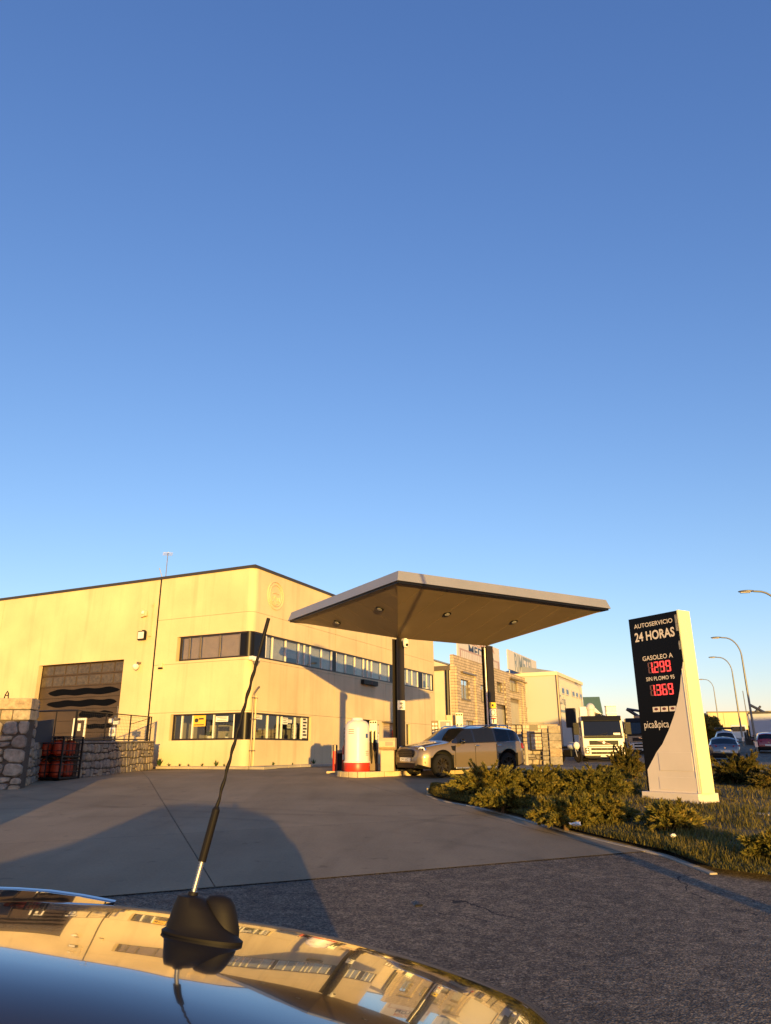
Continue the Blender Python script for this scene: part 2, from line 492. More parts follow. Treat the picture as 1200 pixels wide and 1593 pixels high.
def ground_poly(name, pts, mt, dz, parent=None, thick=0.0):
    """flat polygon laid on the ground, cut where the ground changes slope"""
    bm = bmesh.new()
    f = bm.faces.new([bm.verts.new((p[0], p[1], 0)) for p in pts])
    for yy in (24.5, 32.0, 48.0):
        bmesh.ops.bisect_plane(bm, geom=bm.verts[:] + bm.edges[:] + bm.faces[:], plane_co=(0, yy, 0), plane_no=(0, 1, 0))
    for v in bm.verts: v.co.z = gz(v.co.x, v.co.y) + dz
    if thick:
        r = bmesh.ops.extrude_face_region(bm, geom=bm.faces[:])
        for v in [e for e in r['geom'] if isinstance(e, bmesh.types.BMVert)]: v.co.z -= thick
    bmesh.ops.recalc_face_normals(bm, faces=bm.faces)
    me = bpy.data.meshes.new(name)
    bm.to_mesh(me); bm.free()
    me.materials.append(mt)
    if not thick:
        for p in me.polygons:
            if p.normal.z < 0: p.flip()
    return link(name, me, parent)
# concrete forecourt: slabs with open joints, laid out from its front edge
A0, A1 = G(140, 1398), G(820, 1341)
U = (A1 - A0); U.z = 0; U.normalize()
V = Vector((-U.y, U.x, 0))
fore = thing('forecourt', 'brown grey concrete forecourt slabs in front of the cream building', 'forecourt', kind='structure')
def UV(u, v): return A0 + U * u + V * v
us = [-22, -15.5, -10.3, -5.2, 0, 5.1, 10.2, 16.5]
j0 = G(250, 1300)
v1 = (j0 - A0).dot(V)
u1 = (G(300, 1325) - A0).dot(U)
us = [u1 + k * 5.6 for k in range(-4, 4)]
vs = [0, v1, v1 * 2, v1 * 3, v1 * 4.2, v1 * 5.4]
for i in range(len(us) - 1):
    for k in range(len(vs) - 1):
        gp = 0.007
        q = [UV(us[i] + gp, vs[k] + (0 if k == 0 else gp)), UV(us[i + 1] - gp, vs[k] + (0 if k == 0 else gp)), UV(us[i + 1] - gp, vs[k + 1] - gp), UV(us[i] + gp, vs[k + 1] - gp)]
        ground_poly('concrete_slab', q, M_CONC, 0.012, fore)

# ------------------------------------------------------------------ main building (local x = street front going away right, local y = yard front going away left)
YAW = R(25.12)
BX = Vector((math.sin(YAW), math.cos(YAW), 0))
BY = Vector((-math.cos(YAW), math.sin(YAW), 0))
BROT = math.pi / 2 - YAW
BC = at(397, 881, 32.0)
BC.z = 1.21
def onR(px, py, off=0.0):
    p = on_plane(px, py, BC - BY * off, BY) - BC      # off > 0 : in front of the wall
    return p.dot(BX), p.z
def onL(px, py, off=0.0):
    p = on_plane(px, py, BC - BX * off, BX) - BC
    return p.dot(BY), p.z
def tR(px, py): return onR(px, py)[0]
def sL(px, py): return onL(px, py)[0]
ZT = onR(400, 884)[1]
ZC = onR(402, 953)[1]
ZB = onR(400, 1027)[1]
ZA = onR(400, 1106)[1]
ZU1 = onR(400, 983)[1]
ZU0 = onR(400, 1023)[1]
ZL1 = onR(400, 1109)[1]
ZL0 = onR(400, 1151)[1]
T_END = tR(677, 1100)
S_JOINT = sL(241, 1010)
S_END = 34.0
print('DIM', 'corner', BC, 'Z', ZT, ZC, ZU1, ZU0, ZA, ZL0, 'T', T_END, 'SJ', S_JOINT)
bld = thing('cream_building', 'two storey cream precast commercial building with dark ribbon windows behind the petrol station', 'building', BC, BROT)
RC = 0.32
def wallpanel(side, a0, a1, z0, z1, holes=(), th=0.24, mt=None, name='wall_panel', out=0.0, parent=None):
    b = MB()
    As = sorted({a0, a1} | {h[0] for h in holes} | {h[1] for h in holes})
    Zs = sorted({z0, z1} | {h[2] for h in holes} | {h[3] for h in holes})
    As = [a for a in As if a0 <= a <= a1]; Zs = [z for z in Zs if z0 <= z <= z1]
    def P(a, z, d): return (a, d - out, z) if side == 'R' else (d - out, a, z)
    solid = lambda a, z: 0 <= a < len(As) - 1 and 0 <= z < len(Zs) - 1 and not any(h[0] < (As[a] + As[a + 1]) / 2 < h[1] and h[2] < (Zs[z] + Zs[z + 1]) / 2 < h[3] for h in holes)
    idx = {}
    def vi(i, k, d):
        key = (i, k, d)
        if key not in idx:
            idx[key] = len(b.v); b.v.append(P(As[i], Zs[k], d))
        return idx[key]
    for i in range(len(As) - 1):
        for k in range(len(Zs) - 1):
            if not solid(i, k): continue
            b.f.append((vi(i, k, 0), vi(i + 1, k, 0), vi(i + 1, k + 1, 0), vi(i, k + 1, 0)))
            b.f.append((vi(i, k, th), vi(i, k + 1, th), vi(i + 1, k + 1, th), vi(i + 1, k, th)))
            for (di, dk, e) in ((-1, 0, ((i, k), (i, k + 1))), (1, 0, ((i + 1, k), (i + 1, k + 1))), (0, -1, ((i, k), (i + 1, k))), (0, 1, ((i, k + 1), (i + 1, k + 1)))):
                if not solid(i + di, k + dk):
                    (p, q), (r, s) = e
                    b.f.append((vi(p, q, 0), vi(r, s, 0), vi(r, s, th), vi(p, q, th)))
    return b.build(name, mt or M_WALL, parent or bld)
gpz = 0.012
# --- street front
tU0, tU1 = RC, T_END - 0.12
tL1 = tR(484, 1135)
doorR = (tR(560, 1150), tR(582, 1150), 0.0, onR(570, 1119)[1])
shutR = (tR(597, 1140), tR(615.5, 1140), 0.0, onR(606, 1125)[1])
winR = (tR(632.5, 1140), tR(638.5, 1140), onR(635, 1164)[1], onR(635, 1127)[1])
TJ = [RC, tR(521, 1050), tR(600, 1050), T_END]
for k in range(3):
    a, c = TJ[k] + (0 if k == 0 else 0.01), TJ[k + 1] - (0 if k == 2 else 0.01)
    cut = lambda h: (max(h[0], a), min(h[1], c), h[2], h[3])
    hs = [h for h in (doorR, shutR, winR, (RC - 1, tL1, ZL0, ZL1)) if h[0] < c and h[1] > a]
    wallpanel('R', a, c, -0.3, ZA - gpz / 2, [cut(h) for h in hs])
    hu = (max(a, RC), min(c, tU1), ZU0, ZU1)
    wallpanel('R', a, c, ZA + gpz / 2, ZB - gpz / 2)
    wallpanel('R', a, c, ZB + gpz / 2, ZC - gpz / 2, [hu])
    wallpanel('R', a, c, ZC + gpz / 2, ZT)
# --- yard front
sU1 = sL(275, 1008)
sL1 = sL(264, 1132)
wallpanel('L', RC, S_JOINT - 0.05, -0.3, ZA - gpz / 2, [(RC, sL1, ZL0, ZL1)])
wallpanel('L', RC, S_JOINT - 0.05, ZA + gpz / 2, ZB - gpz / 2)
wallpanel('L', RC, S_JOINT - 0.05, ZB + gpz / 2, ZC - gpz / 2, [(RC, sU1, ZU0, ZU1)])
wallpanel('L', RC, S_JOINT - 0.05, ZC + gpz / 2, ZT)
gd0, gd1 = sL(189.5, 1060), sL(57, 1062)
gdz1 = onL(190, 1026)[1]
GDZ0 = 0.95
wallpanel('L', S_JOINT + 0.05, gd1 + 3.4, -0.3, ZT, [(gd0, gd1, GDZ0, gdz1)])
wallpanel('L', gd1 + 3.42, S_END, -0.3, ZT)
b = MB(); b.box(0.012, 0.22, S_JOINT - 0.049, S_JOINT + 0.049, -0.3, ZT); b.build('joint_filler', M_DARK, bld)
# --- rounded corner
def corner(z0, z1, mt, name, r_in=0.0, n=7):
    b = MB()
    arc = lambda r: [(RC - r * math.cos(R(90) * k / n), RC - r * math.sin(R(90) * k / n)) for k in range(n + 1)]
    o, i_ = arc(RC - r_in), arc(RC - 0.2)
    lo = o + i_[::-1]
    b.loop2([(x, y, z0) for x, y in lo], [(x, y, z1) for x, y in lo])
    return b.build(name, mt, bld, smooth=40)
for z0, z1 in ((-0.3, ZL0), (ZL1, ZA - gpz / 2), (ZA + gpz / 2, ZB - gpz / 2), (ZB + gpz / 2, ZU0), (ZU1, ZC - gpz / 2), (ZC + gpz / 2, ZT)):
    corner(z0, z1, M_WALL, 'wall_panel')
for z0, z1 in ((ZL0, ZL1), (ZU0, ZU1)): corner(z0, z1, M_DARK, 'corner_post', 0.07)
# --- cap, roof, hidden walls, rooms
b = MB()
b.box(-0.04, T_END + 0.04, -0.04, 0.3, ZT, ZT + 0.14)
b.box(-0.04, 0.3, 0.3, S_END, ZT, ZT + 0.14)
b.build('parapet_cap', M_CAP, bld)
b = MB(); b.box(0.24, T_END - 0.24, 0.24, S_END, ZT - 0.9, ZT - 0.6); b.build('roof', M_CAP, bld)
b = MB(); b.box(T_END - 0.24, T_END - 0.002, 0.242, 24, -0.3, ZT - 0.003); b.build('end_wall', M_WALL, bld)
b = MB(); b.box(0.24, T_END - 0.25, 0.24, S_JOINT - 0.1, ZB - 0.3, ZB - 0.05); b.build('floor_slab', M_ROOM, bld)
b = MB(); b.box(4.2, T_END - 0.25, 4.2, 4.4, 0, ZT - 1); b.build('partition', M_ROOM, bld)
b = MB(); b.box(4.2, 4.4, 4.42, S_JOINT, 0, ZT - 1); b.build('partition', M_ROOM, bld)
b = MB(); b.box(0.3, T_END - 0.3, S_JOINT + 0.2, S_JOINT + 0.4, 0, ZT - 1); b.build('partition', M_ROOM, bld)
# --- ribbon windows: list of (a0, a1, kind) g glass, d dark panel
def ribbon(side, cells, z0, z1, blind=None, bar=None, lit_bars=False):
    a_min, a_max = min(c[0] for c in cells), max(c[1] for c in cells)
    def B(mb, a0, a1, d0, d1, zz0, zz1):
        return mb.box(a0, a1, d0, d1, zz0, zz1) if side == 'R' else mb.box(d0, d1, a0, a1, zz0, zz1)
    w = link('ribbon_window', None, bld)
    fr = MB()
    B(fr, a_min - 0.05, a_max + 0.07, 0.03, 0.15, z0 + 0.001, z0 + 0.075)
    B(fr, a_min - 0.05, a_max + 0.07, 0.03, 0.15, z1 - 0.07, z1 - 0.001)
    B(fr, a_max + 0.0, a_max + 0.069, 0.032, 0.148, z0 + 0.076, z1 - 0.071)
    fr.build('frame', M_FRAME, w)
    cells = sorted(cells)
    for i in range(len(cells) - 1):
        mc = (cells[i][1] + cells[i + 1][0]) / 2
        cells[i] = (cells[i][0], mc - 0.02, cells[i][2]); cells[i + 1] = (mc + 0.02, cells[i + 1][1], cells[i + 1][2])
    for n_, (a0, a1, kd) in enumerate(cells):
        if kd == 'd':
            p = MB(); B(p, a0 + 0.002, a1 - 0.002, 0.05, 0.14, z0 + 0.077, z1 - 0.072); p.build('dark_infill', M_DARK, w)
        else:
            p = MB(); B(p, a0 + 0.01, a1 - 0.01, 0.085, 0.093, z0 + 0.077, z1 - 0.072); p.build('pane', M_GLASS, w)
            if blind:
                p = MB()
                drop = rnd.choice([0.0, 0.0, 0.0, 0.25, 0.5]) * (z1 - z0) * (side == 'R')
                B(p, a0 + 0.02, a1 - 0.02, 0.19, 0.2, z0 + 0.03 + drop, z1 - 0.03); p.build('blind', blind, w)
        if n_ < len(cells) - 1 and kd == 'g' or (n_ < len(cells) - 1 and cells[n_ + 1][2] == 'g'):
            nx = cells[n_ + 1][0]
            mc = (a1 + nx) / 2
            p = MB(); B(p, mc - 0.03, mc + 0.03, 0.045, 0.14, z0 + 0.076, z1 - 0.071); p.build('mullion', bar or M_FRAME2, w)
    return w
def cellsR(vals, y0, sl): return [(tR(420 + a / 4, y0 + (420 + a / 4 - 400) * sl), tR(420 + c / 4, y0 + (420 + c / 4 - 400) * sl), k) for a, c, k in vals]
UR = [(-62, -20, 'd'), (-17, 20, 'g'), (27, 102, 'g'), (110, 183, 'g'), (190, 218, 'g'), (226, 255, 'g'), (262, 325, 'g'), (331, 390, 'g'), (392, 418, 'd'), (420, 475, 'g'), (482, 533, 'g'), (538, 588, 'g'), (592, 612, 'g'), (617, 638, 'g'), (643, 692, 'g'), (697, 745, 'g'), (750, 778, 'd'), (780, 806, 'g'), (810, 832, 'g'), (838, 860, 'g'), (863, 888, 'g'), (893, 922, 'g'), (930, 955, 'd'), (957, 980, 'g'), (985, 1010, 'g')]
c = cellsR(UR, 1003, 0.215)
c[0] = (RC, c[0][1], 'd')
c.append((c[-1][1] + 0.05, tU1 - 0.075, 'd'))
ribbon('R', c, ZU0, ZU1, M_BLIND, M_WHITEBAR)
def cellsL(vals, y): return [(sL(250 + c_ / 4.8, y), sL(250 + a / 4.8, y), k) for a, c_, k in vals]
c = cellsL([(150, 195, 'g'), (215, 272, 'g'), (300, 425, 'g'), (437, 578, 'g'), (590, 652, 'd')], 1008)
c[-1] = (RC, c[-1][1], 'd')
ribbon('L', c, ZU0, ZU1, M_BLINDD, M_FRAME2)
c = cellsL([(95, 140, 'g'), (160, 220, 'g'), (240, 380, 'g'), (395, 535, 'g'), (545, 640, 'd')], 1130)
c[-1] = (RC, c[-1][1], 'd')
ribbon('L', c, ZL0, ZL1, None, M_WHITEBAR)
LR = [(250 + a / 4.8, 250 + c_ / 4.8, k) for a, c_, k in [(676, 700, 'd'), (705, 800, 'g'), (815, 880, 'g'), (888, 905, 'g'), (920, 1005, 'g'), (1020, 1055, 'g'), (1068, 1105, 'g')]]
c = [(tR(a, 1131), tR(c_, 1131), k) for a, c_, k in LR]
c[0] = (RC, c[0][1], 'd')
ribbon('R', c, ZL0, ZL1, None, M_WHITEBAR)
# --- notices on the lower panes, sill plants
M_PAPER = mat('paper_notice', (0.7, 0.68, 0.62), 0.8)
M_YEL = mat('yellow_poster', (0.75, 0.45, 0.05), 0.6)
M_INK = mat('dark_print', (0.03, 0.028, 0.025), 0.7)
M_LEAF = leafmat('pot_plant_leaf', (0.02, 0.04, 0.01), (0.04, 0.08, 0.02), (0.09, 0.14, 0.03))
def notice(side, x0, x1, y0, y1, mt, name='notice', d=0.08, lines=3, hidden=False):
    f = onR if side == 'R' else onL
    a0, z1 = f(250 + x0 / 4.8, 960 + y0 / 4.8); a1, z0 = f(250 + x1 / 4.8, 960 + y1 / 4.8)
    a0, a1 = min(a0, a1), max(a0, a1)
    b = MB()
    bx = lambda mb, p, q, d0, d1, r, s: mb.box(p, q, d0, d1, r, s) if side == 'R' else mb.box(d0, d1, p, q, r, s)
    bx(b, a0, a1, d - 0.003, d, z0, z1)
    o = b.build(name, mt, bld)
    k = MB()
    for i in range(lines):
        zz = z0 + (z1 - z0) * (i + 0.7) / (lines + 0.5)
        bx(k, a0 + (a1 - a0) * 0.12, a1 - (a1 - a0) * (0.12 + 0.2 * (i % 2)), d - 0.006, d - 0.004, zz, zz + (z1 - z0) * 0.09)
    if lines: k.build('print_line', M_INK, o)
    return o, a0, a1, z0, z1
o, a0, a1, z0, z1 = notice('L', 238, 325, 718, 815, M_YEL, 'yellow_poster', lines=0)
b = MB()
for (p, q, r, s_) in ((.1, .9, .08, .15), (.45, .85, .5, .62), (.2, .9, .84, .92)): b.box(0.072, 0.0755, a0 + (a1 - a0) * (1 - q), a0 + (a1 - a0) * (1 - p), z0 + (z1 - z0) * r, z0 + (z1 - z0) * s_)
b.ball((0.074, a0 + (a1 - a0) * 0.72, z0 + (z1 - z0) * 0.45), 0.002, (a1 - a0) * 0.16, (z1 - z0) * 0.16)
b.build('print_line', M_INK, o)
notice('L', 405, 495, 742, 780, M_PAPER)
notice('R', 710, 768, 716, 765, M_PAPER)
notice('R', 922, 960, 750, 802, M_PAPER)
notice('R', 958, 990, 765, 792, M_PAPER, lines=2)
notice('R', 985, 1012, 800, 832, M_PAPER, lines=1, d=0.3)
notice('R', 1022, 1052, 800, 905, M_PAPER, lines=4, d=0.3)
notice('R', 1070, 1103, 752, 905, M_PAPER, lines=6, d=0.081)
def plant(loc, h, spread, n, name='pot_plant', label='', seed=1):
    r_ = random.Random(seed)
    t = thing(name, label, 'plant', loc, 0)
    p = MB(); p.lathe([(h * 0.16, 0), (h * 0.22, h * 0.3)], 10); p.build('pot', M_PAPER, t)
    l = MB()
    for i in range(n):
        a = r_.uniform(0, 6.28); e = r_.uniform(0.3, 1.2); L_ = h * r_.uniform(0.6, 1.0)
        d = Vector((math.cos(a) * math.cos(e) * spread, math.sin(a) * math.cos(e) * spread, math.sin(e)))
        s_ = Vector((-math.sin(a), math.cos(a), 0)) * h * 0.05
        b0 = Vector((0, 0, h * 0.25)); m_ = b0 + d * L_ * 0.55; e_ = b0 + d * L_ - Vector((0, 0, L_ * 0.25))
        l.add([b0 - s_, b0 + s_, m_ + s_, e_, m_ - s_], [(0, 1, 2, 3, 4)])
    l.build('leaves', M_LEAF, t)
    return t
sillp = lambda side, px, d: (BC + (BX * tR(px, 1131) + BY * d if side == 'R' else BY * sL(px, 1131) + BX * d) + Vector((0, 0, ZL0 + 0.02)))
plant(sillp('L', 318, 0.4), 0.55, 1.4, 26, label='spiky potted plant behind the window under the yellow poster', seed=1)
plant(sillp('L', 345, 0.4), 0.38, 0.5, 14, label='small dark pot plant behind the window left of the building corner', seed=2)
plant(sillp('L', 359, 0.4), 0.42, 0.5, 16, label='pot plant half hidden at the dark corner panel of the lower window', seed=3)
plant(sillp('R', 404, 0.4), 0.38, 1.2, 16, label='low potted plant behind the lower window right of the drainpipes', seed=4)
# --- emblem cast in the wall
eT, eZ = onR(429, 927)
b = MB()
def ringR(mb, r0, r1, d0, n=48):
    o_ = len(mb.v)
    for k in range(n):
        a = 2 * math.pi * k / n
        for r_, dd in ((r0, 0.0), (r0, d0), (r1, d0), (r1, 0.0)): mb.v.append((eT + r_ * math.cos(a), -dd, eZ + r_ * math.sin(a)))
    for k in range(n):
        p, q = o_ + 4 * k, o_ + 4 * ((k + 1) % n)
        for i in range(3): mb.f.append((p + i, q + i, q + i + 1, p + i + 1))
er = abs(onR(429, 905)[1] - eZ)
ringR(b, er * 0.95, er, 0.04); ringR(b, er * 0.72, er * 0.77, 0.04)
b.build('emblem_ring', M_WALL, bld)
b = MB()
for pts in ([(-.45, -.1), (-.25, -.25), (-.1, -.02), (.1, -.2)], [(-.55, -.3), (-.4, -.45), (-.15, -.35), (.05, -.6), (.3, -.55)], [(.1, -.15), (.2, -.35), (.45, -.55)], [(.3, -.1), (.25, -.3), (.45, -.4), (.5, -.05)], [(-.3, -.5), (0, -.65), (.2, -.68)], [(-.4, .12), (-.1, .2), (.2, .14), (.4, .2)]):
    b.tube([(eT + x * er, -0.004, eZ + y * er) for x, y in pts], 0.03, 5)
b.build('emblem_motif', M_WALL, bld)
# --- street front door, shutter, slit window, display box
b = MB(); b.box(doorR[0], doorR[1], 0.9, 1.0, 0, doorR[3]); b.build('door_back', M_DARK, bld)
b = MB(); b.box(doorR[0] + 0.1, doorR[1] - 0.4, 0.12, 0.17, 0.02, doorR[3] - 0.25); dl = b.build('door_leaf', M_WHITE, bld)
b = MB(); b.cyl((doorR[1] - 0.55, 0.1, 1.05), (doorR[1] - 0.45, 0.1, 1.05), 0.015, n=6); b.build('handle', M_STEEL, dl)
b = MB()
nsl = 22
for k in range(nsl):
    z0 = shutR[3] * k / nsl
    b.box(shutR[0] + 0.01, shutR[1] - 0.01, 0.1, 0.12, z0 + 0.004, z0 + shutR[3] / nsl - 0.004)
b.build('roller_shutter', mat('beige_shutter', (0.42, 0.32, 0.22), 0.55), bld)
b = MB(); b.box(shutR[0] - 0.25, shutR[1], -0.28, -0.002, shutR[3] + 0.0, shutR[3] + 0.06); b.build('shutter_hood', M_FRAME2, bld)
b = MB(); b.box(winR[0] + 0.05, winR[1] - 0.05, 0.1, 0.11, winR[2] + 0.05, winR[3] - 0.05); b.build('pane', M_GLASS, bld)
b = MB(); b.box(winR[0], winR[1], 0.14, 0.2, winR[2], winR[3]); b.build('dark_infill', M_DARK, bld)
a0, z1 = onR(561.5, 1057); a1, z0 = onR(583.5, 1068)
t = thing('display_box', 'black display box hung on the cream wall under the ribbon window', 'sign', BC + BX * a0, BROT)
b = MB(); b.box(0, a1 - a0, -0.22, -0.002, z0, z1); b.build('housing', M_BLACK, t, bevel=0.015)
textobj('VE', (z1 - z0) * 0.45, mat('dim_red_led', (0.25, 0.03, 0.02), 0.5), t, (1, 0, 0), (0, 0, 1), ((a1 - a0) * 0.55, -0.222, z0 + (z1 - z0) * 0.3))
# --- garage door in the yard front
gdoor = link('sectional_door', None, bld)
M_DOOR = mat('brown_door_sheet', (0.062, 0.043, 0.027), 0.5, 0.1, var=0.25, vscale=1.2)
M_DOORG = mat('dusty_dark_glazing', (0.075, 0.06, 0.045), 0.22, var=0.5, vscale=7)
M_DOORB = mat('black_band', (0.0015, 0.0014, 0.0013), 0.5, spec=0.1)
dz = [gdz1 - k * (gdz1 - GDZ0) / 7.2 for k in range(8)] + [GDZ0]
gw = gd1 - gd0
for k in range(8):
    if dz[k] - dz[k + 1] < 0.05: continue
    b = MB(); b.box(0.3, 0.36, gd0, gd1, dz[k + 1] + 0.008, dz[k] - 0.008)
    s_ = b.build('door_section', M_DOOR, gdoor)
    if k < 2:
        for j in range(7):
            y0 = gd0 + gw * (j + 0.06) / 7; y1 = gd0 + gw * (j + 0.94) / 7
            b = MB(); b.box(0.285, 0.299, y0, y1, dz[k + 1] + 0.07, dz[k] - 0.06); b.build('pane', M_DOORG, s_)
    elif k < 6:
        x0, x1 = [(.06, .9), (.08, .9), (.1, .5), (.1, .5)][k - 2]
        z0, z1 = dz[k + 1] + 0.1, dz[k] - 0.1
        zc, hh = (z0 + z1) / 2, (z1 - z0) / 2
        lo, rr = [], random.Random(k)
        n_ = 30
        for i in range(n_ * 2):
            u = i / n_ if i < n_ else 2 - i / n_
            sg = 1 if i < n_ else -1
            e = min(1.0, (min(u, 1 - u) / 0.12)) ** 0.5
            lo.append((0.297, gd0 + gw * (x0 + (x1 - x0) * u), zc + sg * hh * e * (0.85 + 0.15 * math.sin(u * 19 + k * 2 + sg)) * (1 if k < 5 else 0.7)))
        b = MB(); b.loop2(lo, [(0.2985, y, z) for _, y, z in lo]); b.build('black_band', M_DOORB, s_)  # uneven black bands laid on the door sections
b = MB()
wy0, wy1 = sL(126, 1135), sL(106, 1135)
wz = onL(118, 1117)[1]
b.box(0.25, 0.294, wy0, wy0 + 0.1, GDZ0, wz); b.box(0.25, 0.294, wy1 - 0.1, wy1, GDZ0, wz); b.box(0.25, 0.294, wy0 + 0.1, wy1 - 0.1, wz - 0.1, wz)
b.build('wicket_frame', M_WHITE, gdoor)
b = MB(); b.box(0.27, 0.292, wy0 + 0.1, wy1 - 0.1, GDZ0, wz - 0.1); wp = b.build('wicket_leaf', M_DOOR, gdoor)
b = MB(); b.box(0.262, 0.269, (wy0 + wy1) / 2 - 0.09, (wy0 + wy1) / 2 + 0.1, wz - 0.6, wz - 0.25); b.build('notice', M_PAPER, wp)
# raised loading platform in front of the door
plat = thing('loading_platform', 'raised concrete loading platform in front of the garage door', 'platform', (0, 0, 0), kind='structure')
b = MB(); b.box(0.365, 0.42, gd0 - 0.3, gd1 + 0.3, GDZ0, gdz1 + 0.3); b.build('door_backing', M_DARK, gdoor)  # black sheet added to block light through the section gaps
b = MB(); b.box(0.2, 0.363, gd0 - 0.12, gd0 - 0.001, GDZ0, gdz1 + 0.12); b.box(0.2, 0.363, gd1 + 0.001, gd1 + 0.12, GDZ0, gdz1 + 0.12); b.box(0.241, 0.363, gd0, gd1, gdz1 + 0.001, gdz1 + 0.12); b.build('door_frame', M_FRAME, gdoor)
# --- drainpipes and small fittings
def fit(name, label, cat, px, py, side, out=0.0, group=None):
    a, z = (onR if side == 'R' else onL)(px, py)
    p = BC + (BX * a if side == 'R' else BY * a) + Vector((0, 0, z))
    return thing(name, label, cat, p, BROT, group)
pp = link('drainpipe', None, bld)
for k, px in enumerate((390.2, 394.6)):
    a, zt = onR(px, 1082 + 2 * k)
    a += 0.12
    b = MB()
    path = [(a, -0.06, -0.1), (a, -0.06, zt)]
    if k == 0: path += [(a + 0.04, -0.08, zt + 0.12), (a + 0.22, -0.12, zt + 0.34), (a + 0.3, -0.14, zt + 0.4)]
    b.tube(path, 0.04, 10)
    if k: b.lathe([(0.055, zt - 0.06), (0.055, zt + 0.02)], 10, (a, -0.06, 0))
    b.build('pipe', M_FRAME2 if k == 0 else M_WALL, pp, smooth=40)
    for zz in (0.7, 2.0, 2.9):
        b = MB(); b.box(a - 0.06, a + 0.06, -0.11, -0.002, zz, zz + 0.04); b.build('bracket', M_FRAME2, pp)
t = fit('dome_camera', 'white dome security camera on the building corner between the two ribbon windows', 'camera', 391, 1026, 'R')
b = MB(); b.box(-0.15, 0.3, -0.18, 0.05, -0.03, 0.14); b.build('bracket', M_WHITE, t, bevel=0.03)
b = MB(); b.lathe([(0.001, -0.28), (0.08, -0.25), (0.13, -0.17), (0.14, -0.1)], 16, (0.08, -0.2, 0.03)); b.build('dome', mat('smoked_dome', (0.25, 0.22, 0.2), 0.1), t, smooth=50)
b = MB(); b.lathe([(0.17, -0.1), (0.19, -0.02), (0.14, 0.06), (0.02, 0.1)], 16, (0.08, -0.2, 0.03)); b.build('housing', M_WHITE, t, smooth=50)
t = fit('floodlight', 'square black floodlight on the yard wall left of the dark joint', 'floodlight', 224, 989, 'L')
b = MB(); b.box(-0.24, -0.1, -0.26, 0.2, -0.22, 0.2); b.build('housing', M_BLACK, t, bevel=0.03)
b = MB(); b.box(-0.246, -0.241, -0.21, 0.15, -0.17, 0.15); b.build('lens', mat('lamp_lens', (0.75, 0.72, 0.68), 0.25), t)
b = MB(); b.box(-0.1, 0.0, -0.08, 0.06, -0.06, 0.26); b.build('bracket', M_BLACK, t)
t = fit('alarm_siren', 'cream alarm siren high on the yard wall above the black floodlight', 'siren', 226, 954, 'L')
b = MB(); b.hexa([(-0.16, -0.2, -0.16), (-0.16, 0.14, -0.22), (-0.001, 0.14, -0.22), (-0.001, -0.2, -0.16), (-0.1, -0.16, 0.1), (-0.1, 0.2, 0.2), (-0.001, 0.2, 0.2), (-0.001, -0.16, 0.1)]); b.build('cover', M_WALL, t, bevel=0.03)
b = MB(); b.ball((-0.17, 0, 0), 0.05, 0.1, 0.09); b.build('strobe', M_PAPER, t, smooth=60)
t = fit('cable_duct', 'thin vertical cream cable duct beside the siren on the yard wall', 'duct', 237, 962, 'L')
b = MB(); b.box(-0.05, -0.001, -0.03, 0.03, -0.75, 0.6); b.build('duct', M_WALL, t)
for zz in (0.6, -0.87): b = MB(); b.box(-0.08, -0.001, -0.06, 0.06, zz, zz + 0.12); b.build('junction_box', M_WALL, t)
t = fit('wall_camera', 'white security camera on a bracket above the garage door corner', 'camera', 218, 1037, 'L')
b = MB(); b.box(-0.2, -0.001, -0.05, 0.05, 0.1, 0.2); b.build('bracket', M_FRAME2, t)
b = MB(); b.lathe([(0.02, -0.18), (0.13, -0.1), (0.16, 0.02), (0.1, 0.1)], 14, (-0.18, 0.1, 0)); b.build('housing', M_WHITE, t, smooth=50)
t = fit('motion_sensor', 'small cream sensor box on the yard wall right of the dark joint', 'sensor', 251, 1038, 'L')
b = MB(); b.box(-0.1, -0.001, -0.1, 0.1, -0.02, 0.2); b.build('cover', M_WALL, t, bevel=0.02)
b = MB(); b.box(-0.11, -0.002, -0.1, 0.1, -0.09, -0.022); b.build('lens', M_BLACK, t)
# --- aerial on the roof
p = at(258, 896, BC.y + 4.2); 
t = thing('roof_aerial', 'thin metal television aerial on the roof edge above the dark joint', 'aerial', (p.x, p.y, ZT + 0.3), BROT)
hz = at(261, 861, p.y).z - ZT - 0.3
b = MB(); b.cyl((0, 0, -0.6), (0, 0, hz), 0.025, n=6); b.build('mast', M_STEEL, t)
b = MB(); b.cyl((-0.25, -0.25, hz - 0.03), (0.2, 0.2, hz - 0.03), 0.015, n=5)
for k in range(5):
    o_ = -0.2 + 0.1 * k
    b.cyl((o_ - 0.15, o_ + 0.2, hz - 0.03), (o_ + 0.15, o_ - 0.2, hz - 0.03), 0.009, n=4)
b.build('yagi', M_STEEL, t)
b = MB(); b.cyl((0, 0, hz * 0.35), (-0.12, 0.36, hz * 0.72), 0.022, n=5); b.build('stay', M_STEEL, t)
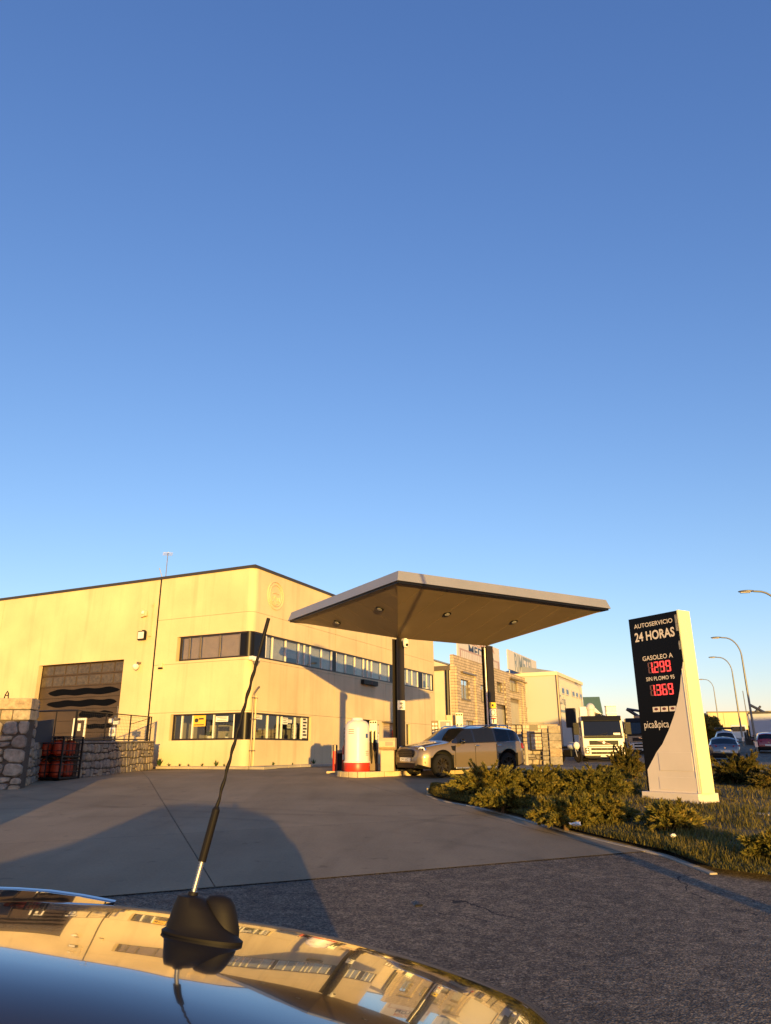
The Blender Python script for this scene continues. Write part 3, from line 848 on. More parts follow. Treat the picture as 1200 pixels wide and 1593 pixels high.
# --- kerb and weeds along the wall foot
kerb = thing('building_kerb', 'pale concrete kerb stones along the foot of the cream building', 'kerb', BC, BROT, kind='structure')
for k in range(int((S_JOINT + 1.2) / 1.0)):
    b = MB(); b.box(-0.75, -0.02, -0.7 + k * 1.0, 0.29 + k * 1.0, -0.2, 0.1); b.build('kerb_stone', M_KERB, kerb, bevel=0.02)
for k in range(8):
    b = MB(); b.box(-0.7 + 1.0 * k + (0.02 if k else 0.02), 0.28 + 1.0 * k, -1.45, -0.72, -0.2, 0.1) if k < 1 else b.box(-0.7 + k, 0.28 + k, -0.75, -0.02, -0.2, 0.1)
    b.build('kerb_stone', M_KERB, kerb, bevel=0.02)
def weed(p, h, seed, label):
    r_ = random.Random(seed)
    t = thing('weed', label, 'plant', p, 0, 'weeds along the wall foot')
    l = MB()
    for i in range(26):
        a = r_.uniform(0, 6.28); e = r_.uniform(0.5, 1.45); L_ = h * r_.uniform(0.4, 1)
        d = Vector((math.cos(a) * math.cos(e), math.sin(a) * math.cos(e), math.sin(e)))
        s_ = Vector((-math.sin(a), math.cos(a), 0.3)) * h * 0.07
        b0 = Vector((r_.uniform(-.1, .1), r_.uniform(-.1, .1), 0)) * h
        l.add([b0, b0 + d * L_ * 0.6 + s_, b0 + d * L_, b0 + d * L_ * 0.6 - s_], [(0, 1, 2, 3)])
    l.build('leaves', M_LEAF, t)
weed(BC + BY * sL(252, 1190) - BX * 0.15 + Vector((0, 0, 0.1)), 0.42, 1, 'tallest green weed at the wall foot left of the lower window')
for k, (px, hh) in enumerate(((266, .16), (283, .14), (297, .13), (318, .15), (339, .3), (352, .14))):
    weed(BC + BY * sL(px, 1190) - BX * 0.15 + Vector((0, 0, 0.1)), hh, 10 + k, ['weed sprig nearest the tallest weed at the yard wall foot', 'small weed sprig under the left end of the lower yard window', 'small weed sprig under the yellow poster window', 'small weed sprig below the spiky pot plant window', 'thin upright weed below the white window notice', 'small weed sprig at the yard wall foot nearest the corner'][k])
for k, (px, hh) in enumerate(((421, .18), (451, .12), (484, .3))):
    weed(BC + BX * tR(px, 1188) - BY * 0.15 + Vector((0, 0, 0.1)), hh, 20 + k, ['small weed right of the drainpipes at the street wall foot', 'small weed under the middle of the lower street window', 'taller weed at the street wall foot beside the rounded shadow'][k])
# ------------------------------------------------------------------ canopy: inverted hip on two posts
NR = Vector((math.sin(R(58.7)), math.cos(R(58.7)), 0))
NL = Vector((-NR.y, NR.x, 0))
CROT = math.atan2(NR.y, NR.x)
Pp = at(619.5, 993, 25.5)
HB, HA = 4.0, 2.52                      # half width, end hip length
CN = Pp - NR * HA - NL * HB             # near corner
def cl(v): v = Vector(v) - Pp; return Vector((v.dot(NR), v.dot(NL), v.z))
zN = at(617, 902.5, CN.y).z - Pp.z
pr = on_plane(951, 948, CN, NL)
CL = (pr - CN).dot(NR)
print('CAN', Pp, CN, zN, CL)
can = thing('canopy', 'grey flat petrol station canopy with brown folded soffit on two posts', 'canopy', (Pp.x, Pp.y, gz(Pp.x, Pp.y)), CROT)
ZS = Pp.z - gz(Pp.x, Pp.y)
SP = CL - 2 * HA
M_FASC = mat('grey_fascia', (0.26, 0.27, 0.30), 0.45, 0.25, var=0.08, vscale=0.7)
M_SOFF = mat('soffit_sheet', (0.26, 0.195, 0.125), 0.55, 0.15, var=0.12, vscale=0.8)
x0, x1, y0, y1, ze = -HA, CL - HA, -HB, HB, ZS + zN
fh = at(617, 886, CN.y).z - at(617, 902.5, CN.y).z
fas = []
for (p, q, n_) in (((x0, y0), (x1, y0), (0, -1)), ((x0, y1), (x0, y0), (-1, 0)), ((x1, y0), (x1, y1), (1, 0)), ((x1, y1), (x0, y1), (0, 1))):
    b = MB()
    i_ = 0.06
    def ins(pt): return (min(max(pt[0], x0 + i_), x1 - i_), min(max(pt[1], y0 + i_), y1 - i_))
    a, c_ = ins(p), ins(q)
    sl = 0.10
    def tp(pt): return (min(max(pt[0], x0 + sl), x1 - sl), min(max(pt[1], y0 + sl), y1 - sl))
    b.loop2([(*p, ze), (*q, ze), (*ins(q), ze), (*ins(p), ze)], [(*tp(p), ze + fh), (*tp(q), ze + fh), (*(v - 0 for v in tp(q)), ze + fh - 0.03), (*tp(p), ze + fh - 0.03)])
    b.build('fascia', M_FASC, can)
b = MB(); b.box(x0 + 0.12, x1 - 0.12, y0 + 0.12, y1 - 0.12, ze + fh - 0.1, ze + fh - 0.04); b.build('roof_deck', M_STEEL, can)
b = MB()
for (p, q) in (((x0 + .06, y0 + .06), (x1 - .06, y0 + .06)), ((x0 + .06, y1 - .06), (x0 + .06, y0 + .06)), ((x1 - .06, y0 + .06), (x1 - .06, y1 - .06)), ((x1 - .06, y1 - .06), (x0 + .06, y1 - .06))):
    b.add([(*p, ze - 0.002), (*q, ze - 0.002), (*q, ze - 0.06), (*p, ze - 0.06)], [(0, 1, 2, 3)])
b.build('shadow_gap', M_DARK, can)
# soffit strips: planes rise from the spine (z = ZS) to the edge (z = ze)
def soff(p, q, n_, side):
    """strips run up the slope; p..q along the edge"""
    for k in range(n_):
        u0, u1 = k / n_, (k + 1) / n_
        g_ = 0.008 / n_
        e0 = [p[i] + (q[i] - p[i]) * (u0 + g_) for i in (0, 1)]; e1 = [p[i] + (q[i] - p[i]) * (u1 - g_) for i in (0, 1)]
        def inner(e):
            if side in 'fb':       # long sides
                x = e[0]
                if x < 0: f_ = (x - x0) / HA
                elif x > SP: f_ = (x1 - x) / HA
                else: f_ = 1
                yy = e[1] * (1 - f_)
                return (x, yy, ze + (ZS - ze) * f_)
            f_ = 1 - abs(e[1]) / HB
            xx = x0 + HA * f_ if side == 'l' else x1 - HA * f_
            return (xx, e[1], ze + (ZS - ze) * f_)
        pts = [(*e0, ze), (*e1, ze), inner(e1), inner(e0)]
        # strips that straddle a hip end get the ridge vertex
        extra = []
        if side in 'fb':
            for xx in (0, SP):
                if min(e0[0], e1[0]) < xx < max(e0[0], e1[0]): extra.append((xx, 0, ZS))
        elif min(e0[1], e1[1]) < 0 < max(e0[1], e1[1]): extra.append((0 if side == 'l' else SP, 0, ZS))
        poly = [Vector(v) for v in pts[:3] + extra + pts[3:]]
        b = MB()
        b.loop2([v for v in poly], [v + Vector((0, 0, 0.02)) for v in poly])
        b.build('soffit_strip', M_SOFF, can)
i6 = 0.07
soff((x0 + i6, y0 + i6), (x1 - i6, y0 + i6), 9, 'f')
soff((x0 + i6, y1 - i6), (x1 - i6, y1 - i6), 9, 'b')
soff((x0 + i6, y0 + i6), (x0 + i6, y1 - i6), 8, 'l')
soff((x1 - i6, y0 + i6), (x1 - i6, y1 - i6), 8, 'r')
M_LENS = mat('downlight_lens', (0.5, 0.48, 0.45), 0.3)
def downlight(px, py):
    # soffit planes: front or left end
    d = ray(px, py)
    best = None
    for (nv, p0) in ((Vector((0, -(ze - ZS), -HB)), Vector((0, 0, ZS))), (Vector((-(ze - ZS), 0, -HA)), Vector((0, 0, ZS)))):
        nw = (NR * nv.x + NL * nv.y + Vector((0, 0, nv.z))).normalized()
        pw = Vector((can.location.x, can.location.y, can.location.z)) + Vector((0, 0, ZS))
        h = CAMP + d * ((pw - CAMP).dot(nw) / d.dot(nw))
        l_ = h - can.location
        l_ = Vector((l_.dot(NR), l_.dot(NL), l_.z))
        f1, f2 = -l_.y / HB, -l_.x / HA
        if (nv.x == 0) == (f1 > f2): best = (l_, Vector((nv.x, nv.y, nv.z)).normalized())
    l_, nn = best
    t = MB()
    t.cyl(l_ + nn * 0.001, l_ + nn * 0.03, 0.14, 0.125, 20)
    dl_ = t.build('downlight', M_BLACK, can, smooth=30)
    t = MB(); t.cyl(l_ + nn * 0.031, l_ + nn * 0.036, 0.09, 0.09, 20); t.build('lens', M_LENS, dl_)
for px, py in ((591, 947), (525, 968), (696, 955), (800, 967)): downlight(px, py)
# posts: H columns, web dark, flanges lit
def post(xx):
    b = MB()
    hz_ = ZS - 0.02
    b.box(xx - 0.15, xx + 0.15, -0.16, -0.13, 0, hz_)
    b.box(xx - 0.15, xx + 0.15, 0.13, 0.16, 0, hz_)
    b.box(xx - 0.012, xx + 0.012, -0.129, 0.129, 0, hz_)
    o = b.build('post', M_POSTST, can)
    b = MB(); b.box(xx - 0.25, xx + 0.25, -0.25, 0.25, 0.0, 0.19); b.build('base_plate', M_STEEL, o)
    return o
po1, po2 = post(0), post(SP)
b = MB(); b.cyl((SP - 0.2, -0.1, 0.2), (SP - 0.2, -0.1, ZS - 0.1), 0.035, n=8); b.build('downpipe', M_STEEL, po2)
# small notices on the posts
M_NOTE = mat('notice_white', (0.75, 0.74, 0.66), 0.5)
M_NOTEY = mat('notice_yellow', (0.75, 0.55, 0.05), 0.5)
def postnote(po, xx, z0, z1, mt, marks, w=0.15, txt=None):
    b = MB(); b.box(xx - w, xx + w, -0.168, -0.162, z0, z1); o = b.build('notice', mt, po)
    k = MB()
    for (a, c_, r, s_) in marks: k.box(xx - w + 2 * w * a, xx - w + 2 * w * c_, -0.171, -0.1685, z0 + (z1 - z0) * r, z0 + (z1 - z0) * s_)
    if marks: k.build('print_line', M_INK, o)
    if txt: textobj(txt, (z1 - z0) * 0.5, M_INK, o, (1, 0, 0), (0, 0, 1), (xx, -0.17, z0 + (z1 - z0) * 0.28))
    return o
zz = lambda px, py, D: at(px, py, D).z - can.location.z
postnote(po1, 0, zz(624, 1104.5, 25.4), zz(624, 1090, 25.4), M_NOTE, ((.3, .7, .65, .75), (.25, .75, .15, .25)), txt='5')
D2 = (Pp + NR * SP).y - 0.1
postnote(po2, SP, zz(762, 1102, D2), zz(762, 1093, D2), M_NOTEY, ((.35, .65, .3, .7),))
no = postnote(po2, SP, zz(763, 1114.5, D2), zz(763, 1103, D2), M_NOTE, ())
b = MB(); o_ = len(b.v)
zc = (zz(763, 1114.5, D2) + zz(763, 1103, D2)) / 2
for k in range(20):
    a = 2 * math.pi * k / 20
    for r_ in (0.085, 0.11): b.v.append((SP + r_ * math.cos(a), -0.17, zc + r_ * math.sin(a)))
for k in range(20): b.f.append((2 * k, 2 * k + 1, (2 * k + 3) % 40, (2 * k + 2) % 40))
b.build('print_line', M_INK, no)
no = postnote(po2, SP, zz(764, 1126, D2), zz(764, 1115.5, D2), M_NOTE, ((.44, .6, .1, .7),))
b = MB(); b.box(SP - 0.1, SP + 0.12, -0.171, -0.1685, zz(764, 1119, D2), zz(764, 1117, D2)); b.build('print_line', M_RED, no)
t = thing('canopy_camera', 'white dome security camera at the top of the left canopy post', 'camera', Pp + NR * 0.1 - NL * 0.3 + Vector((0, 0, -0.12)), CROT)
b = MB(); b.box(-0.05, 0.05, -0.05, 0.15, 0.0, 0.08); b.build('bracket', M_WHITE, t)
b = MB(); b.lathe([(0.01, -0.26), (0.07, -0.24), (0.1, -0.16), (0.11, -0.02), (0.09, 0.04)], 14, (0, -0.05, 0)); b.build('housing', M_WHITE, t, smooth=50)
b = MB(); b.ball((-0.02, -0.15, -0.16), 0.05, 0.04, 0.05); b.build('lens', M_BLACK, t, smooth=60)

# ------------------------------------------------------------------ price totem
M_SIGNK = mat('black_sign_face', (0.004, 0.004, 0.005), 0.35, spec=0.12)
M_SIGNW = mat('off_white_sign_sheet', (0.68, 0.60, 0.50), 0.5, var=0.06, vscale=1.5)
M_SIGNY = mat('pale_side_sheet', (0.78, 0.78, 0.42), 0.5, var=0.04, vscale=1.5)
M_SIGNT = mat('sign_letters', (0.7, 0.62, 0.52), 0.5)
SB = G(1089, 1252, 0.22)                   # near bottom corner of the plinth
tot = thing('price_totem', 'tall black and off white petrol price totem with red digits', 'sign', (SB.x, SB.y, SB.z), CROT)
# local: x = NR (depth of the totem), y = NL (its width); face at x = 0 looks to -x
def onS(px, py, x=0.0):
    p = on_plane(px, py, SB + NR * x, NR) - SB
    return p.dot(NL), p.z
yr, zt_ = onS(1054.3, 949.5, 0.1)
yl, _ = onS(978, 963.5, 0.1)
yb0, zp = onS(1091, 1238, 0.1)
y_r, y_l = (yr + yb0) / 2, yl
_, zpl = onS(1002, 1234, 0.0)
TD = 0.36
zp = onS(1086, 1235.5, 0.0)[1]
print('SIGN', SB, y_r, y_l, zt_, zp)
pw0 = -0.0; pw1 = onS(1000.5, 1249, 0.0)[0]
b = MB(); b.box(0, TD + 0.25, 0.002, pw1, -0.35, zp); b.build('plinth', M_SIGNW, tot, bevel=0.008)
ya, yb_ = y_r, y_l
b = MB(); b.box(0.1, 0.1 + TD, ya + 0.004, yb_, zp + 0.002, zt_); b.build('cabinet', M_SIGNK, tot)
b = MB(); b.box(0.095, 0.105 + TD, ya - 0.03, ya + 0.002, zp + 0.002, zt_ + 0.01); b.build('side_panel', M_SIGNY, tot)
# curved pale panel: outline traced on the face
px_curve = [(1055, 1018), (1058, 1034), (1060, 1052), (1058.5, 1072), (1055, 1092), (1049, 1114), (1041, 1136), (1031, 1158), (1022.5, 1169.5), (1008, 1197.5), (1011.5, 1232)]
lo = []
for px, py in px_curve[2:]:
    y, z = onS(px, py, 0.09); lo.append((y, max(z, zp + 0.003)))
lo = [(y, z) for y, z in lo]
lo = [(ya + 0.006, onS(1064, 1030, 0.09)[1])] + lo + [(ya + 0.006, zp + 0.003)]
b = MB(); b.loop2([(0.085, y, z) for y, z in lo], [(0.0985, y, z) for y, z in lo]); pan = b.build('curved_panel', M_SIGNW, tot)
b = MB()
zs = onS(1070, 1131, 0.08)[1]
for (pxa, pya, pxb, pyb) in ((1044, 1131.5, 1078, 1131),): 
    pass
fa, fz1 = onS(1024, 1171, 0.08); fb, fz0 = onS(1080, 1200, 0.08)
b.box(0.077, 0.0845, min(fa, fb), max(fa, fb), fz0, fz1)
b.build('hatch', M_SIGNW, pan, bevel=0.004)
b = MB(); b.box(0.079, 0.0845, ya + 0.05, max(fa, fb) + 0.05, zp + 0.05, fz0 - 0.12); b.build('hatch', M_SIGNW, pan, bevel=0.004)
b = MB(); b.box(0.075, 0.084, ya + 0.04, ya + 0.055, zp + 0.01, onS(1066, 1040, 0.08)[1]); b.build('edge_trim', M_SIGNW, pan)
# lettering: reading direction on the face seen from the camera is -y
def face_text(s, px0, px1, ybase, ytop, mt=M_SIGNT, bold=0.01, shear=0.0):
    yA, zA = onS(px0, ybase[0], 0.09); yB, zB = onS(px1, ybase[1], 0.09)
    h = onS(px0, ytop, 0.09)[1] - zA
    return textobj(s, h, mt, tot, (0, -1, 0), (0, 0, 1), (0.0965, (yA + yB) / 2, (zA + zB) / 2), width=abs(yB - yA), bold=bold, ext=0.002)
face_text('AUTOSERVICIO', 987, 1047, (977.5, 969), 971)
face_text('24 HORAS', 988.5, 1050.5, (998, 990), 984.5, bold=0.025)
face_text('GASOLEO A', 1000, 1047, (1028, 1023), 1021)
face_text('SIN PLOMO 95', 1006, 1050, (1060, 1055.5), 1054)
M_LED = mat('red_led', (0.5, 0.02, 0.02), 0.5, emit=(1.0, 0.06, 0.05), estr=0.42)
M_LEDOFF = mat('unlit_led', (0.12, 0.055, 0.05), 0.5)
SEG = {'0': 'abcdef', '1': 'bc', '2': 'abged', '3': 'abgcd', '6': 'afgedc', '9': 'abcdfg', '8': 'abcdefg'}
def digits(s, px0, px1, yt, yb2):
    yA, zA = onS(px0, yb2, 0.09); yB, zB = onS(px1, yb2 - 3.0, 0.09)
    h = onS(px0, yt, 0.09)[1] - zA
    wtot = abs(yA - yB); n_ = len(s); w = wtot / n_
    dsp = link('price_display', None, tot)
    for i, ch in enumerate(s):
        yo = yA - w * i - w * 0.12; ww = w * 0.76; t_ = w * 0.15
        zb_ = (zA + zB) / 2
        def seg(k):
            hor = {'a': h - t_, 'g': h / 2 - t_ / 2, 'd': 0}
            if k in hor: return (yo - ww + t_ * 0.7, yo - t_ * 0.7, zb_ + hor[k], zb_ + hor[k] + t_)
            yy = yo - t_ if k in 'fe' else yo - ww
            z0_ = zb_ + (h / 2 + 0.01 if k in 'fb' else t_ * 0.3); z1_ = zb_ + (h - t_ * 0.3 if k in 'fb' else h / 2 - 0.01)
            return (yy, yy + t_, z0_, z1_)
        on, off = MB(), MB()
        for k in 'abcdefg':
            mb = on if k in SEG[ch] else off
            q = seg(k); mb.box(0.088, 0.0995, *q)
        if on.v: on.build('lit_segments', M_LED, dsp)
        if off.v: off.build('unlit_segments', M_LEDOFF, dsp)
    b = MB(); b.box(0.088, 0.0995, yA - w * 1.02, yA - w * 0.93, zb_ - 0.0, zb_ + t_); b.build('lit_segments', M_LED, dsp)
digits('1299', 1008.5, 1045.5, 1030.5, 1047.5)
digits('1369', 1012, 1049.5, 1066, 1083)
for px in (1016.5, 1029, 1042):
    y0_, z0_ = onS(px, 1108 - (px - 1016) * 0.05, 0.09); y1_, z1_ = onS(px + 9.5, 1099.5 - (px - 1016) * 0.05, 0.09)
    b = MB(); b.box(0.092, 0.0985, min(y0_, y1_), max(y0_, y1_), z0_, z1_); o = b.build('card_mark', M_SIGNT, tot)
    b = MB()
    yc, zc_, hw, hh = (y0_ + y1_) / 2, (z0_ + z1_) / 2, abs(y1_ - y0_) / 2, (z1_ - z0_) / 2
    b.ball((0.0915, yc, zc_ + hh * 0.1), 0.002, hw * 0.6, hh * 0.55, 10, 6); b.build('print_mark', mat('dark_red_print', (0.12, 0.03, 0.02), 0.5), o)
face_text('pica&pica', 1003, 1041, (1134, 1130.5), 1122.5, bold=0.0)
# peeled strips by the edge
for (pa, pb, w) in (((1052, 956), (1056.5, 981), 0.05), ((1056, 997), (1059, 1010), 0.035)):
    ya_, za_ = onS(*pa, 0.09); yb2_, zb2_ = onS(*pb, 0.09)
    b = MB(); b.box(0.093, 0.0985, ya + 0.02, ya + 0.02 + w, zb2_, za_); b.build('peeled_strip', mat('grey_residue', (0.25, 0.24, 0.22), 0.8, var=0.6, vscale=25), tot)
# ------------------------------------------------------------------ stone walls of the yard, left
M_STONE = [mat('granite_%d' % i, c, 0.9, var=0.45, vscale=7, bump=0.9, bscale=22, bdist=0.02) for i, c in enumerate(((0.34, 0.29, 0.22), (0.28, 0.25, 0.21), (0.38, 0.30, 0.20), (0.24, 0.20, 0.155)))]
M_MORT = mat('dark_mortar', (0.09, 0.075, 0.06), 0.95, var=0.3, vscale=10)
def stone_piece(P, q, parent, depth, seed, name='stone', mts=M_STONE):
    """q: four (a, z) corners on the wall face; P(a, z, out) -> point"""
    r_ = random.Random(seed)
    c = [sum(p[i] for p in q) / 4 for i in (0, 1)]
    # eight sided, corners clipped
    ring = []
    for i in range(4):
        p, nx, pv = q[i], q[(i + 1) % 4], q[i - 1]
        k = r_.uniform(0.12, 0.3)
        ring.append((p[0] + (pv[0] - p[0]) * k, p[1] + (pv[1] - p[1]) * k))
        ring.append((p[0] + (nx[0] - p[0]) * k, p[1] + (nx[1] - p[1]) * k))
    b = MB()
    d = depth * r_.uniform(0.7, 1.2)
    lvl = [(1.0, -0.03), (0.97, d * 0.55), (0.80, d)]
    n = len(ring)
    for s_, o_ in lvl:
        for p in ring: b.v.append(tuple(P(c[0] + (p[0] - c[0]) * s_, c[1] + (p[1] - c[1]) * s_, o_ + (r_.uniform(-.2, .2) * d if s_ < 0.9 else 0))))
    for l in range(2):
        for i in range(n): b.f.append((l * n + i, l * n + (i + 1) % n, (l + 1) * n + (i + 1) % n, (l + 1) * n + i))
    b.f.append(tuple(range(2 * n, 3 * n)))
    return b.build(name, r_.choice(mts), parent)
def rubble(P, a0, a1, z0f, z1f, parent, seed, row=0.26, wmin=0.2, wmax=0.5, gap=0.014, depth=0.05, mts=M_STONE):
    r_ = random.Random(seed)
    nrow = max(1, round((z1f(a0) - z0f(a0)) / row))
    edge = [[r_.uniform(-0.18, 0.18) for _ in range(80)] for _ in range(nrow + 1)]
    edge[0] = [0] * 80; edge[-1] = [0] * 80
    def bz(j, a):
        u = (a - a0) / max(0.01, a1 - a0) * 20
        i = min(int(u), 78); f = u - i
        e = edge[j][i] * (1 - f) + edge[j][i + 1] * f
        return z0f(a) + (z1f(a) - z0f(a)) * (j + e) / nrow
    k = 0
    for j in range(nrow):
        a = a0
        lean = 0
        while a < a1 - 0.02:
            w = r_.uniform(wmin, wmax)
            if a1 - (a + w) < wmin * 0.7: w = a1 - a
            l2 = r_.uniform(-0.05, 0.05) if a + w < a1 - 0.02 else 0
            q = [(a + gap - lean, bz(j, a) + gap), (a + w - gap - l2, bz(j, a + w) + gap), (a + w - gap + l2, bz(j + 1, a + w) - gap), (a + gap + lean, bz(j + 1, a) - gap)]
            if r_.random() < 0.28 and w > 0.24:      # two flat stones one above the other
                zm = r_.uniform(0.35, 0.65)
                md = [(q[0][0] * (1 - zm) + q[3][0] * zm, q[0][1] * (1 - zm) + q[3][1] * zm), (q[1][0] * (1 - zm) + q[2][0] * zm, q[1][1] * (1 - zm) + q[2][1] * zm)]
                stone_piece(P, [q[0], q[1], (md[1][0], md[1][1] - gap * .8), (md[0][0], md[0][1] - gap * .8)], parent, depth, seed * 997 + k, mts=mts); k += 1
                stone_piece(P, [(md[0][0], md[0][1] + gap * .8), (md[1][0], md[1][1] + gap * .8), q[2], q[3]], parent, depth, seed * 997 + k, mts=mts)
            else:
                stone_piece(P, q, parent, depth, seed * 997 + k, mts=mts)
            k += 1
            a += w; lean = l2
def wall_between(name, label, p, q, h, th, seed, side=1, row=0.26, coping=True, z_extra=0.35, cat='wall', ends=True):
    """rubble wall from p to q (ground points); side = +1: stones on the right hand face going p -> q"""
    p, q = Vector(p), Vector(q)
    d = q - p; d.z = 0
    L_ = d.length; d.normalize()
    n = Vector((d.y, -d.x, 0)) * side
    t = thing(name, label, cat, (p.x, p.y, p.z))
    zt = [h[0] + p.z, h[1] + q.z]
    loc = lambda a, z, o_: d * a + n * o_ + Vector((0, 0, z))
    b = MB()
    A = [loc(0, -z_extra, 0), loc(L_, q.z - p.z - z_extra, 0), loc(L_, q.z - p.z - z_extra, -th), loc(0, -z_extra, -th)]
    T = [loc(0, h[0], 0), loc(L_, q.z - p.z + h[1], 0), loc(L_, q.z - p.z + h[1], -th), loc(0, h[0], -th)]
    b.loop2(A, T); b.build('mortar_core', M_MORT, t)
    rubble(loc, 0.0, L_, lambda a: (q.z - p.z) * a / L_ - 0.02, lambda a: h[0] + ((q.z - p.z) + h[1] - h[0]) * a / L_ - 0.01, t, seed, row)
    if coping:
        k = 0.0
        while k < L_ - 0.05:
            w = min(rnd.uniform(0.5, 0.9), L_ - k)
            f = lambda a: h[0] + ((q.z - p.z) + h[1] - h[0]) * a / L_
            b = MB()
            b.loop2([loc(k + .008, f(k) + .003, .05), loc(k + w - .008, f(k + w) + .003, .05), loc(k + w - .008, f(k + w) + .003, -th - .03), loc(k + .008, f(k) + .003, -th - .03)],
                    [loc(k + .008, f(k) + .06, .05), loc(k + w - .008, f(k + w) + .06, .05), loc(k + w - .008, f(k + w) + .06, -th - .03), loc(k + .008, f(k) + .06, -th - .03)])
            b.build('coping_stone', rnd.choice(M_STONE), t, bevel=0.01)
            k += w
    return t
C0, C1 = G(117, 1212), G(236, 1197)
zC = at(236, 1155, C1.y).z - C1.z
retw = wall_between('retaining_wall', 'low rubble stone retaining wall in front of the garage door', C0, C1, (zC, zC), 0.4, 3)
B0 = G(56, 1215.5)
flank0 = G(31, 1228.5)
zF = at(32, 1086, flank0.y).z - flank0.z
zB_ = at(48, 1152, B0.y).z - B0.z
mid = flank0 + (B0 - flank0) * 0.42
wall_between('stone_flank_wall', 'tall dark rubble stone wall running back from the granite gate pillar', flank0 + (B0 - flank0).normalized() * 0.57, mid, (zF, zF - 0.05), 0.4, 5, coping=False)
wall_between('low_stone_wall', 'low rubble stone wall in shade behind the gas bottle cage', mid + (B0 - flank0).normalized() * 0.01, B0 + (B0 - flank0) * 0.3, (zB_, zB_), 0.4, 6, coping=False)
# back of the niche
B2 = B0 + (B0 - flank0) * 0.3
wall_between('niche_back_wall', 'short stone wall closing the niche behind the gas bottle cage', B2 + Vector((0.05, 0.05, 0)), C0 + Vector((-0.4, 0.1, 0)), (zB_, zC), 0.35, 8, coping=False)
# granite gate pillar: front face looks at the camera
pil = thing('gate_pillar', 'granite block gate pillar with lit top at the left edge', 'pillar', (flank0.x, flank0.y, flank0.z))
fd = Vector((-1.0, -0.10, 0)).normalized()         # along the front face to the left
fn = Vector((fd.y, -fd.x, 0)) 
if fn.y > 0: fn = -fn
b = MB()
loc = lambda a, z, o_: fd * a + fn * o_ + Vector((0, 0, z))
LP_ = 2.2
b.loop2([loc(0.06, -0.4, -0.03), loc(LP_, -0.4, -0.03), loc(LP_, -0.4, -0.5), loc(0.06, -0.4, -0.5)], [loc(0.06, zF - 0.02, -0.03), loc(LP_, zF - 0.02, -0.03), loc(LP_, zF - 0.02, -0.5), loc(0.06, zF - 0.02, -0.5)])
b.build('mortar_core', M_MORT, pil)
zz_ = -0.2
k = 0
hs = [0.3, 0.36, 0.24, 0.34, 0.28, 0.36, 0.27, 0.3]
sc_ = (zF + 0.2) / sum(hs)
rubble(loc, 0.0, LP_, lambda a: -0.05, lambda a: zF - (hs[-1] + hs[-2]) * sc_ - 0.005, pil, 31, row=0.36, wmin=0.28, wmax=0.62, depth=0.06)
for h in hs:
    h *= sc_
    if zz_ + h < zF - (hs[-1] + hs[-2]) * sc_ + 0.05:
        zz_ += h
        continue
    a = 0.0
    while a < LP_ - 0.1:
        w = rnd.uniform(0.3, 0.62)
        if h == hs[-1] * sc_: w = 1.1
        w = min(w, LP_ - a)
        if LP_ - a - w < 0.3: w = LP_ - a
        g_ = 0.012
        b = MB(); b.loop2([loc(a + g_, zz_ + g_, -0.57), loc(a + w - g_, zz_ + g_, -0.57), loc(a + w - g_, zz_ + h - g_, -0.57), loc(a + g_, zz_ + h - g_, -0.57)],
                          [loc(a + g_, zz_ + g_, 0.03 * rnd.uniform(.5, 1.4)), loc(a + w - g_, zz_ + g_, 0.03 * rnd.uniform(.5, 1.4)), loc(a + w - g_, zz_ + h - g_, 0.03 * rnd.uniform(.5, 1.4)), loc(a + g_, zz_ + h - g_, 0.03 * rnd.uniform(.5, 1.4))])
        b.build('granite_block', rnd.choice(M_STONE[:3]), pil, bevel=0.02)
        a += w; k += 1
    zz_ += h
pt = at(12, 1084, flank0.y)
t = thing('iron_finial', 'small dark looped iron finial on top of the granite pillar', 'finial', (pt.x, flank0.y - 0.05, flank0.z + zF - 0.03))
b = MB(); b.tube([(-.07, 0, 0), (-.05, 0, .12), (0, 0, .22), (.03, 0, .16), (.05, 0, 0)], 0.016, 6); b.tube([(-.05, 0, .1), (.045, 0, .1)], 0.014, 6); b.build('loop', M_BLACK, t, smooth=50)
# loading platform behind the retaining wall
plat_top = C1.z + zC - 0.06
bm_pts = [C0 + Vector((-0.25, 0, 0)), C1 + Vector((-0.25, 0.1, 0)), BC + BY * (S_JOINT + 0.4) - BX * 0.1, BC + BY * (gd1 + 3) - BX * 0.1, Vector((-19, 30, 0)), Vector((-15, 24.5, 0))]
b = MB(); b.loop2([(p.x, p.y, 0.9) for p in bm_pts], [(p.x, p.y, plat_top) for p in bm_pts]); b.build('deck', M_CONC, plat)
# end face of the platform to the right of the wall
# railing of black bars and welded mesh on the wall
rail = thing('mesh_railing', 'black railing with wire mesh on the stone retaining wall', 'railing', (C0.x, C0.y, C0.z))
d_ = C1 - C0
dl_ = Vector((d_.x, d_.y, 0)).length
du = Vector((d_.x, d_.y, 0)) / dl_
hw_ = at(235, 1118, C1.y).z - (C1.z + zC)
zb = lambda a: zC + 0.06 + d_.z * a / dl_
rp = lambda a, z: du * a + Vector((-du.y, du.x, 0)) * 0.2 + Vector((0, 0, zb(a) + z))
M_IRON = mat('black_iron', (0.014, 0.011, 0.01), 0.5, 0.3)
for (a, z, a2, z2, nm, r_) in [(0, hw_, dl_, hw_, 'top_rail', .022), (0, 0.06, dl_, 0.06, 'bottom_rail', .022)]:
    b = MB(); b.cyl(rp(a, z), rp(a2, z2), r_, n=6); b.build(nm, M_IRON, rail)
for a in (0.02, dl_ / 3, dl_ * 2 / 3, dl_ - 0.3, dl_ - 0.02):
    b = MB(); b.cyl(rp(a, 0), rp(a, hw_ + 0.02), 0.03, n=6); b.build('rail_post', M_IRON, rail)
b = MB()
